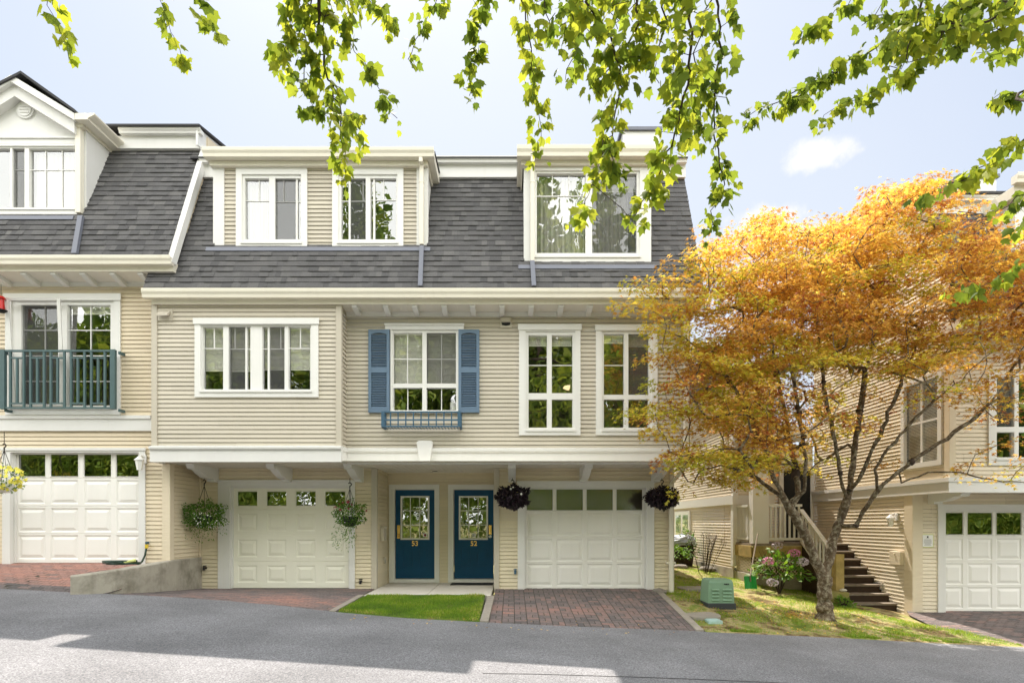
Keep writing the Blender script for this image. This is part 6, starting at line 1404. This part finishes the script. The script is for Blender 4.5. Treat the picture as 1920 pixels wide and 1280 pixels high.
def tarp():
    d = 18.0; T = empty('covered_barrel', (wx(1279, d), d, 0.2), 'barrel under a crumpled grey-blue tarp at the far corner', 'barrel'); x = wx(1279, d)
    mb = MB(); mb.tube([(x, d, 0.1), (x, d, 0.55), (x, d, 0.95)], [0.3, 0.36, 0.32], 14); mb.obj('barrel', M['wood_dark'], T)
    mb = MB(); mb.sphere((x, d, 0.98), 0.42, (1, 1, 0.55), 16, 8, jit=0.10, z0=-0.5); mb.obj('tarp', M['tarp'], T)
tarp()

# ------------------------------------------------------------------ TREES
class Skeleton:
    def __init__(s, seed): s.p = []; s.par = []; s.rs = random.Random(seed); s.w = []
    def stem(s, pts, parent=-1, step=0.12):
        pts = [Vector(p) for p in pts]; cur = parent; idx = []
        start = 0
        if parent == -1: s.p.append(pts[0]); s.par.append(-1); cur = len(s.p) - 1; idx.append(cur)
        else: pts = [s.p[parent]] + pts
        for a, b in zip(pts[:-1], pts[1:]):
            n = max(1, int((b - a).length / step))
            for k in range(1, n + 1):
                q = a.lerp(b, k / n)
                if k < n: q = q + Vector((s.rs.gauss(0, 1), s.rs.gauss(0, 1), s.rs.gauss(0, 1))) * 0.012
                s.p.append(q); s.par.append(cur); cur = len(s.p) - 1; idx.append(cur)
        return idx
    def attach(s, t, step=0.14, up=0.6, sag=0.0, cand=None, zmin=-99):
        t = Vector(t); P = np.array([tuple(v) for v in s.p]); d = np.linalg.norm(P - np.array(t), axis=1)
        pen = d + up * np.maximum(0, P[:,2] - (t.z + sag)) + 100 * (P[:,2] < zmin)
        i = int(np.argmin(pen)); a = s.p[i]; b = t; v = b - a; L = v.length
        g = s.par[i]; dirn = (a - s.p[g]).normalized() if g >= 0 else Vector((0, 0, 1))
        c = a + dirn * L * 0.35 + Vector((0, 0, L * 0.10)); n = max(1, int(L / step)); cur = i
        for k in range(1, n + 1):
            u = k / n; q = a * (1-u)**2 + c * 2*u*(1-u) + b * u*u + Vector((s.rs.gauss(0, 1), s.rs.gauss(0, 1), s.rs.gauss(0, 1))) * (0.02 if k < n else 0)
            s.p.append(q); s.par.append(cur); cur = len(s.p) - 1
        return cur
    def mesh(s, tipr=0.004, expo=0.42, maxr=0.2, n_thick=8, base_flare=None):
        n = len(s.p); kids = [[] for _ in range(n)]; w = [0] * n
        for i, q in enumerate(s.par):
            if q >= 0: kids[q].append(i)
        for i in range(n - 1, -1, -1):
            if not kids[i]: w[i] = 1
            else: w[i] = sum(w[k] for k in kids[i])
        R = [min(maxr, tipr * w[i] ** expo) for i in range(n)]
        if base_flare:
            for i in range(n):
                h = s.p[i].z - base_flare; 
                if h < 0.35 and R[i] > 0.05: R[i] *= 1 + 0.45 * (1 - h / 0.35) ** 2
        mb = MB(); stack = [(i, None) for i in range(n) if s.par[i] < 0]
        while stack:
            i, frm = stack.pop(); path = ([frm] if frm is not None else []) + [i]; cur = i
            while kids[cur]:
                ks = sorted(kids[cur], key=lambda k: -w[k])
                for k in ks[1:]: stack.append((k, cur))
                cur = ks[0]; path.append(cur)
            if len(path) < 2: continue
            rr = [R[q] for q in path]
            if frm is not None: rr[0] = min(R[frm], R[i] * 1.15)
            rr = [r * (1 + 0.10 * s.rs.gauss(0, 1)) if r > 0.02 else r for r in rr]
            mx = max(rr); mb.tube([s.p[q] for q in path], rr, n_thick if mx > 0.05 else (6 if mx > 0.02 else 4))
        s.R = R; return mb

def inpoly(x, y, poly):
    c = False; j = len(poly) - 1
    for i in range(len(poly)):
        if (poly[i][1] > y) != (poly[j][1] > y) and x < (poly[j][0] - poly[i][0]) * (y - poly[i][1]) / (poly[j][1] - poly[i][1]) + poly[i][0]: c = not c
        j = i
    return c

def orange_maple():
    D0 = 10.55; bx = wx(1549, D0); bz = zlawn(bx, D0)
    T = empty('maple_tree', (bx, D0, bz), 'orange and gold Japanese maple with lichened forked trunk on the lawn', 'tree')
    S = Skeleton(5); W = lambda px, py, d: (wx(px, d), d, wz(py, d))
    trunk = S.stem([(bx, D0, bz - 0.08), W(1546, 1105, D0), W(1543, 1078, D0)], step=0.06)
    f = trunk[-1]
    L = S.stem([W(1525, 1035, 10.5), W(1508, 1000, 10.4), W(1490, 965, 10.3), W(1470, 935, 10.2)], f)
    L1 = S.stem([W(1452, 900, 10.1), W(1436, 860, 9.9), W(1420, 800, 9.7), W(1385, 740, 9.5), W(1350, 690, 9.3)], L[-1])
    L2 = S.stem([W(1497, 925, 10.5), W(1492, 880, 10.7), W(1482, 830, 10.8), W(1470, 760, 10.9), W(1455, 690, 10.9), W(1440, 600, 11.0)], L[int(len(L)*.75)])
    L3 = S.stem([W(1508, 920, 10.2), W(1512, 860, 10.0), W(1500, 790, 9.8), W(1490, 720, 9.6), W(1470, 640, 9.4)], L[int(len(L)*.85)])
    L4 = S.stem([W(1430, 905, 10.3), W(1395, 880, 10.2), W(1350, 872, 10.1)], L[-1])
    R = S.stem([W(1556, 1040, 10.6), W(1566, 1000, 10.65), W(1580, 960, 10.6), W(1590, 925, 10.6)], f)
    R1 = S.stem([W(1598, 880, 10.6), W(1604, 830, 10.7), W(1612, 770, 10.8), W(1622, 700, 10.8), W(1640, 620, 10.8), W(1655, 540, 10.7), W(1665, 460, 10.6)], R[-1])
    R2 = S.stem([W(1577, 900, 10.4), W(1572, 860, 10.3), W(1560, 800, 10.1), W(1545, 730, 10.0), W(1535, 640, 9.8), W(1530, 560, 9.8), W(1520, 480, 9.9)], R[-2])
    R3 = S.stem([W(1610, 900, 10.3), W(1628, 860, 10.1), W(1655, 800, 9.9), W(1690, 720, 9.7), W(1720, 640, 9.6), W(1740, 560, 9.6)], R[-1])
    B = S.stem([W(1605, 985, 10.4), W(1625, 950, 10.2), W(1645, 920, 10.0), W(1672, 895, 9.8), W(1710, 865, 9.6), W(1760, 830, 9.4), W(1820, 790, 9.2)], R[len(R)//2])
    B2 = S.stem([W(1690, 905, 9.9), W(1740, 885, 9.8), W(1800, 885, 9.7), W(1860, 898, 9.6), W(1925, 905, 9.5)], B[len(B)//2])
    B3 = S.stem([W(1640, 880, 9.9), W(1665, 840, 9.7), W(1720, 780, 9.5), W(1790, 720, 9.3), W(1860, 660, 9.2)], B[len(B)//3])
    # crown targets: (outline polygon in picture space) with real depth for every pad
    outline = [(1186, 560), (1205, 520), (1260, 500), (1300, 475), (1345, 440), (1400, 430), (1440, 405), (1480, 430), (1530, 425), (1580, 415), (1620, 385), (1660, 360), (1700, 340), (1740, 335), (1765, 365), (1800, 385), (1860, 430), (1930, 450), (2030, 500), (2060, 640), (2040, 720), (1960, 760), (1880, 790), (1800, 760), (1760, 735), (1700, 760), (1640, 800), (1560, 830), (1500, 850), (1450, 870), (1420, 915), (1350, 905), (1290, 900), (1250, 830), (1185, 775), (1190, 760), (1250, 700), (1240, 640), (1195, 600)]
    rs = random.Random(77); tg = []; tries = 0
    def ok(px, py, d):
        x = wx(px, d)
        return not (d > 10.05 and x < 4.15) and not (x > 7.3 and d > 10.1)
    while len(tg) < 680 and tries < 40000:
        tries += 1; px, py = rs.uniform(1180, 2060), rs.uniform(335, 880)
        if not inpoly(px, py, outline): continue
        dens = 1.0
        if py > 690 and 1440 < px < 1760: dens = 0.28
        if py > 700 and px > 1760: dens = 0.75
        if py > 640 and px >= 1560: dens *= 0.85
        if px < 1470: dens = 1.0
        if rs.random() > dens: continue
        d = rs.uniform(8.6, 11.9) if rs.random() < 0.74 else rs.uniform(10.8, 12.9)
        if not ok(px, py, d): continue
        p = Vector((wx(px, d), d, wz(py, d)))
        if any((p - q).length < 0.215 for q in tg): continue
        tg.append(p)
    for q in [(1300, 905, 9.9), (1345, 900, 10.2), (1380, 890, 10.0), (1320, 880, 10.0), (1400, 905, 10.3), (1460, 870, 10.6), (1500, 880, 10.9), (1270, 870, 9.8), (1850, 895, 9.6), (1905, 885, 9.5), (1820, 870, 9.6), (1940, 860, 9.4), (1190, 770, 9.5), (1225, 780, 9.7), (1880, 830, 9.3), (1310, 655, 9.1), (1360, 660, 9.1), (1715, 350, 10.4), (1745, 345, 10.3), (1690, 365, 10.5), (1440, 410, 10.2), (1655, 870, 10.3), (1360, 850, 12.4), (1400, 870, 12.8), (1440, 850, 12.9), (1480, 860, 12.6), (1520, 880, 12.2), (1390, 800, 12.6), (1450, 790, 13.0), (1500, 800, 12.8), (1540, 820, 12.4), (1420, 900, 12.0), (1550, 860, 11.6), (1345, 800, 12.3), (1380, 745, 12.7), (1440, 730, 13.0), (1510, 740, 12.8), (1560, 750, 12.3), (1340, 880, 11.9), (1365, 905, 11.5)]:
        tg.append(Vector(W(*q)))
    base = S.p[f]; tg.sort(key=lambda p: (p - base).length)
    for p in tg: S.attach(p, step=0.16, up=0.7, zmin=bz + 0.75)
    mb = S.mesh(tipr=0.0072, expo=0.5, maxr=0.17, n_thick=10, base_flare=bz); mb.obj('trunk', M['bark'], T, smooth=True)
    # dark knobbly burrs on the limbs
    cand = [i for i in range(len(S.p)) if 0.016 < S.R[i] < 0.07 and S.p[i].z > bz + 1.0]
    for i in rs.sample(cand, min(60, len(cand))):
        kb = MB(); kb.sphere(tuple(S.p[i]), S.R[i] * rs.uniform(1.25, 1.7), (1, 1, rs.uniform(.7, 1.2)), 8, 5, jit=0.22)
        kb.obj('burr', M['bark_dark'], T, smooth=True)
    lv = Leaves(SH_PALM)
    zc = [p.z for p in tg]; zlo, zhi = min(zc), max(zc)
    for p in tg:
        px = CX + p.x / p.y * F; py = HY - (p.z - CZ) / p.y * F
        n = rs.randint(105, 175)
        if py > 690: n = rs.randint(55, 100) if px > 1470 else rs.randint(105, 165)
        r = rs.uniform(.30, .52); a = rnd(n, 0, 2 * math.pi); rr = r * np.sqrt(rnd(n, 0, 1)); tx, ty = rs.uniform(-.3, .3), rs.uniform(-.3, .3)
        dx, dy = rr * np.cos(a), rr * np.sin(a) * 0.85
        P = np.column_stack([p.x + dx, p.y + dy, p.z + dx * tx + dy * ty + RNG.normal(0, .05, n) - 0.25 * rr ** 2])
        if p.x < 3.9:
            P[:,1] = np.minimum(P[:,1], 10.16)
        if px > 1700: P[:,1] = np.minimum(P[:,1], 10.6)
        N = np.column_stack([RNG.normal(0, .45, n), RNG.normal(0, .45, n), np.ones(n)]); tip = np.column_stack([np.cos(a), np.sin(a), np.full(n, -.35)]) + rdir(n) * .5
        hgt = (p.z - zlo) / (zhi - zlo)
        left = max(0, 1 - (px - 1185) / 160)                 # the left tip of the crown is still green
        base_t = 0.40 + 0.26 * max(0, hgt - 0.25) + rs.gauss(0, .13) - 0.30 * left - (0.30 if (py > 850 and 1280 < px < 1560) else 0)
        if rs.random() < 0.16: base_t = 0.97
        elif rs.random() < (0.42 if py > 620 and px < 1600 else 0.15): base_t = rs.uniform(0.04, 0.2)  # yellow-green pads, more of them low left: backlight put into the leaf tone
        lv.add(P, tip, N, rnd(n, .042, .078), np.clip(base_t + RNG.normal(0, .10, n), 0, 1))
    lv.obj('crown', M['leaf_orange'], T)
orange_maple()

def green_maple():
    bx, by = 5.2, -3.2; T = empty('maple_tree', (bx, by, zroad(bx)), 'large green maple whose leafy branches hang across the top of the view', 'tree')
    S = Skeleton(9)
    tr = S.stem([(bx, by, zroad(bx) - 0.1), (bx - 0.1, by + 0.2, 2.0), (bx - 0.3, by + 0.7, 4.0), (bx - 0.7, by + 1.6, 5.6)], step=0.25)
    f = tr[-1]
    A = S.stem([(3.6, 0.2, 6.5), (2.4, 2.0, 6.9), (1.0, 3.3, 6.9), (-0.6, 3.7, 6.6), (-2.0, 3.7, 6.3), (-3.2, 3.5, 6.0)], f, 0.25)
    S.stem([(4.2, 0.8, 6.4), (3.9, 2.6, 6.4), (3.4, 3.8, 6.0)], f, 0.25); S.stem([(5.2, 1.0, 6.0), (5.4, 3.2, 5.6), (4.6, 4.2, 5.2)], f, 0.25)
    S.stem([(5.8, -1.0, 7.5), (6.0, -0.5, 9)], f, 0.25)
    sprays = [  # picture polylines, spread in px, depth, leaves per step
        ([(70, -90), (88, 10), (112, 60), (135, 92)], 24, 3.1, .55), ([(285, -90), (300, 0), (320, 60), (342, 112)], 22, 3.3, .8), ([(350, -90), (380, 10), (398, 45), (408, 72)], 16, 3.5, .8),
        ([(600, -120), (598, 0), (606, 80), (615, 150), (640, 215), (645, 270), (650, 335)], 42, 3.4, 1.4), ([(560, -90), (550, 20), (535, 90), (522, 120)], 26, 3.3, 1.1), ([(590, -60), (575, 80), (570, 150), (590, 205), (612, 218)], 34, 3.5, 1.2),
        ([(615, 20), (655, 75), (690, 130), (720, 180), (745, 222)], 20, 3.5, .7), ([(640, 215), (662, 215), (673, 258)], 16, 3.4, .8), ([(670, -60), (690, 0), (722, 20), (735, 48)], 20, 3.2, .8), ([(640, -80), (645, 0), (655, 40)], 30, 3.4, 1.0),
        ([(840, -90), (815, 10), (790, 60), (765, 112)], 24, 3.5, .9), ([(915, -90), (903, 20), (890, 100), (880, 180)], 22, 3.5, .95), ([(960, -90), (985, 20), (996, 90), (1003, 180), (1014, 235), (1010, 295)], 32, 3.4, .95),
        ([(1070, -120), (1110, 20), (1150, 90), (1166, 165), (1150, 230), (1130, 300), (1118, 345)], 46, 3.3, 1.6), ([(1050, -90), (1070, 20), (1080, 90), (1060, 150)], 44, 3.6, 1.0), ([(1180, -90), (1200, 40), (1160, 120), (1110, 160)], 46, 3.4, 1.2),
        ([(1280, -120), (1298, 60), (1290, 160), (1265, 250), (1235, 330), (1190, 410)], 46, 3.2, 1.6), ([(1340, -120), (1349, 80), (1340, 180), (1338, 250), (1356, 330), (1330, 435)], 34, 3.5, .9), ([(1240, -90), (1245, 60), (1225, 140)], 52, 3.4, 1.2), ([(1300, 100), (1310, 200), (1290, 270)], 40, 3.6, 1.0),
        ([(1110, 345), (1095, 380), (1075, 420)], 18, 3.3, .7), ([(1000, -60), (1030, 40), (1045, 60)], 34, 3.7, .9), ([(1120, -90), (1130, 0), (1160, 40)], 60, 3.7, 1.1), ([(1130, 260), (1150, 300), (1160, 345)], 26, 3.6, .9),
        ([(1960, -120), (1800, 20), (1660, 80), (1540, 150), (1450, 195), (1398, 222)], 36, 3.6, 1.6), ([(1860, 30), (1740, 110), (1640, 170), (1570, 200), (1538, 235)], 30, 3.8, 1.1), ([(1640, -90), (1590, 10), (1530, 45), (1500, 72)], 28, 3.7, .9),
        ([(1990, -60), (1870, 30), (1770, 60), (1680, 60)], 62, 3.3, 1.7), ([(1960, -40), (1860, -5), (1760, 20), (1640, 30)], 46, 3.5, 1.5), ([(1980, 40), (1890, 80), (1830, 100)], 40, 3.9, .9), ([(1760, -90), (1720, 30), (1690, 130)], 56, 3.4, 1.1), ([(1990, 140), (1910, 175), (1862, 185)], 22, 3.6, .8),
        ([(1990, 200), (1910, 270), (1860, 305), (1800, 340), (1762, 372)], 40, 3.4, 1.05), ([(1990, 330), (1920, 365), (1875, 395)], 34, 3.7, 1.0), ([(1990, 470), (1890, 515), (1820, 545), (1778, 556)], 22, 3.8, .8), ([(1760, 372), (1720, 365), (1690, 385)], 20, 3.5, .5), ([(1990, 400), (1930, 420), (1890, 440)], 22, 3.9, .6)]
    lv = Leaves(SH_MAPLE); rs = random.Random(31)
    order = sorted(range(len(sprays)), key=lambda i: sprays[i][0][0][1])
    for si in order:
        pl, wpx, d, den = sprays[si]; pts = []
        for k, (px, py) in enumerate(pl):
            dd = d + 0.12 * k + rs.uniform(-.06, .06); pts.append(Vector((wx(px, dd), dd, wz(py, dd))))
        i0 = S.attach(pts[0], step=0.2, up=0.1, zmin=(5.05 if pl[0][0] < 1700 and pl[0][1] < -50 else -99))
        idx = S.stem(pts[1:], i0, 0.05); w = wpx / F * d
        for q in idx:
            c = S.p[q]; t = (idx.index(q) + 1) / len(idx)
            k = 0; m_ = den * 3.9
            while k < m_:
                if rs.random() > m_ - k: break
                k += 1
                a = rs.uniform(0, 6.283); r = w * (0.25 + 0.75 * rs.random()) * (1.05 - 0.45 * t)
                tip = c + Vector((r * math.cos(a), r * math.sin(a) * 0.9, -0.25 * r + rs.gauss(0, .02)))
                if r > 0.07 and rs.random() < .5:
                    b = S.attach(tip, step=0.05, up=0, ); 
                n = rs.choice((1, 2, 2)); P = np.array([tuple(tip)] * n) + RNG.normal(0, .014, (n, 3))
                out = np.array([math.cos(a) * 0.45, math.sin(a) * 0.45, -1.0]); tp = out[None] + RNG.normal(0, .38, (n, 3)); nn = RNG.normal(0, 1, (n, 3)) + np.array([0, -.5, .5])
                lv.add(P, tp, nn, rnd(n, .042, .092) * (0.75 if t > .9 else 1), np.clip(rnd(n, .0, .9) + (0.25 if d < 3.45 else 0), 0, 1))
    # a thin roof of foliage higher up, out of the view, so the tree is whole
    for _ in range(2200):
        pass
    n = 5200; P = np.column_stack([rnd(n, -1.5, 9.5), rnd(n, -7.5, 2.2), np.zeros(n)]); cx_, cy_ = 5.0, -3.0
    e = ((P[:,0] - cx_) / 4.6) ** 2 + ((P[:,1] - cy_) / 4.6) ** 2; keep = e < 1; P = P[keep]; e = e[keep]; n = len(P); P[:,2] = 6.4 + rnd(n, 0, 1) * 3.2 * np.sqrt(1 - e)
    lv.add(P, rdir(n) + np.array([0, 0, -.7]), rdir(n) * .6 + np.array([0, 0, 1]), rnd(n, .12, .2), rnd(n, 0, .9))
    mb = S.mesh(tipr=0.0022, expo=0.5, maxr=0.22, n_thick=8); mb.obj('trunk', M['bark_dark'], T, smooth=True)
    lv.obj('crown', M['leaf_green'], T)
green_maple()

# the wooded bank across the lane, behind the camera: it is what the windows mirror
def woodland():
    lv = Leaves(SH_OVAL); rs = random.Random(4); mb = MB()
    for k in range(30):
        x = -34 + k * 2.35 + rs.uniform(-.6, .6); y = rs.uniform(-15, -11); h = (rs.choice((19.5, 20.5, 21.5)) if (-11 < x < -6 or 0 < x < 9) else rs.choice((16.5, 18)) if -17 < x < 12 else rs.choice((12, 14, 16))) + rs.uniform(-.6, .6); z0 = zroad(x) - .2
        mb.tube([(x, y, z0), (x + rs.uniform(-.3, .3), y, z0 + h * .5), (x + rs.uniform(-.6, .6), y, z0 + h * .85)], [.17, .11, .03], 6)
        n = 4200; d = rdir(n); rad = rnd(n, .2, 1) ** 0.4; lump = 1 + .3 * np.sin(d[:,0] * 5 + k) * np.cos(d[:,2] * 6 + k)
        P = np.array([x, y, z0 + h * .56]) + d * (rad * lump)[:, None] * np.array([2.1, 1.8, h * .47]); lv.add(P, d + rdir(n), rdir(n), rnd(n, .38, .66), rnd(n, 0, 1))
    n = 46000; P = np.column_stack([rnd(n, -34, 34), rnd(n, -10.6, -9.2), rnd(n, 0, 1) ** .8 * 5.6 - 0.2]); P[:,2] += -ROADS * P[:,0]; lv.add(P, rdir(n), rdir(n), rnd(n, .2, .36), rnd(n, .2, 1))
    o = lv.obj('woodland', M['leaf_wood']); tag(o, 'wooded bank and hedge across the lane mirrored in the windows', 'woodland', kind='stuff')
    mb.obj('woodland_trunks', M['bark_dark'], o)
woodland()
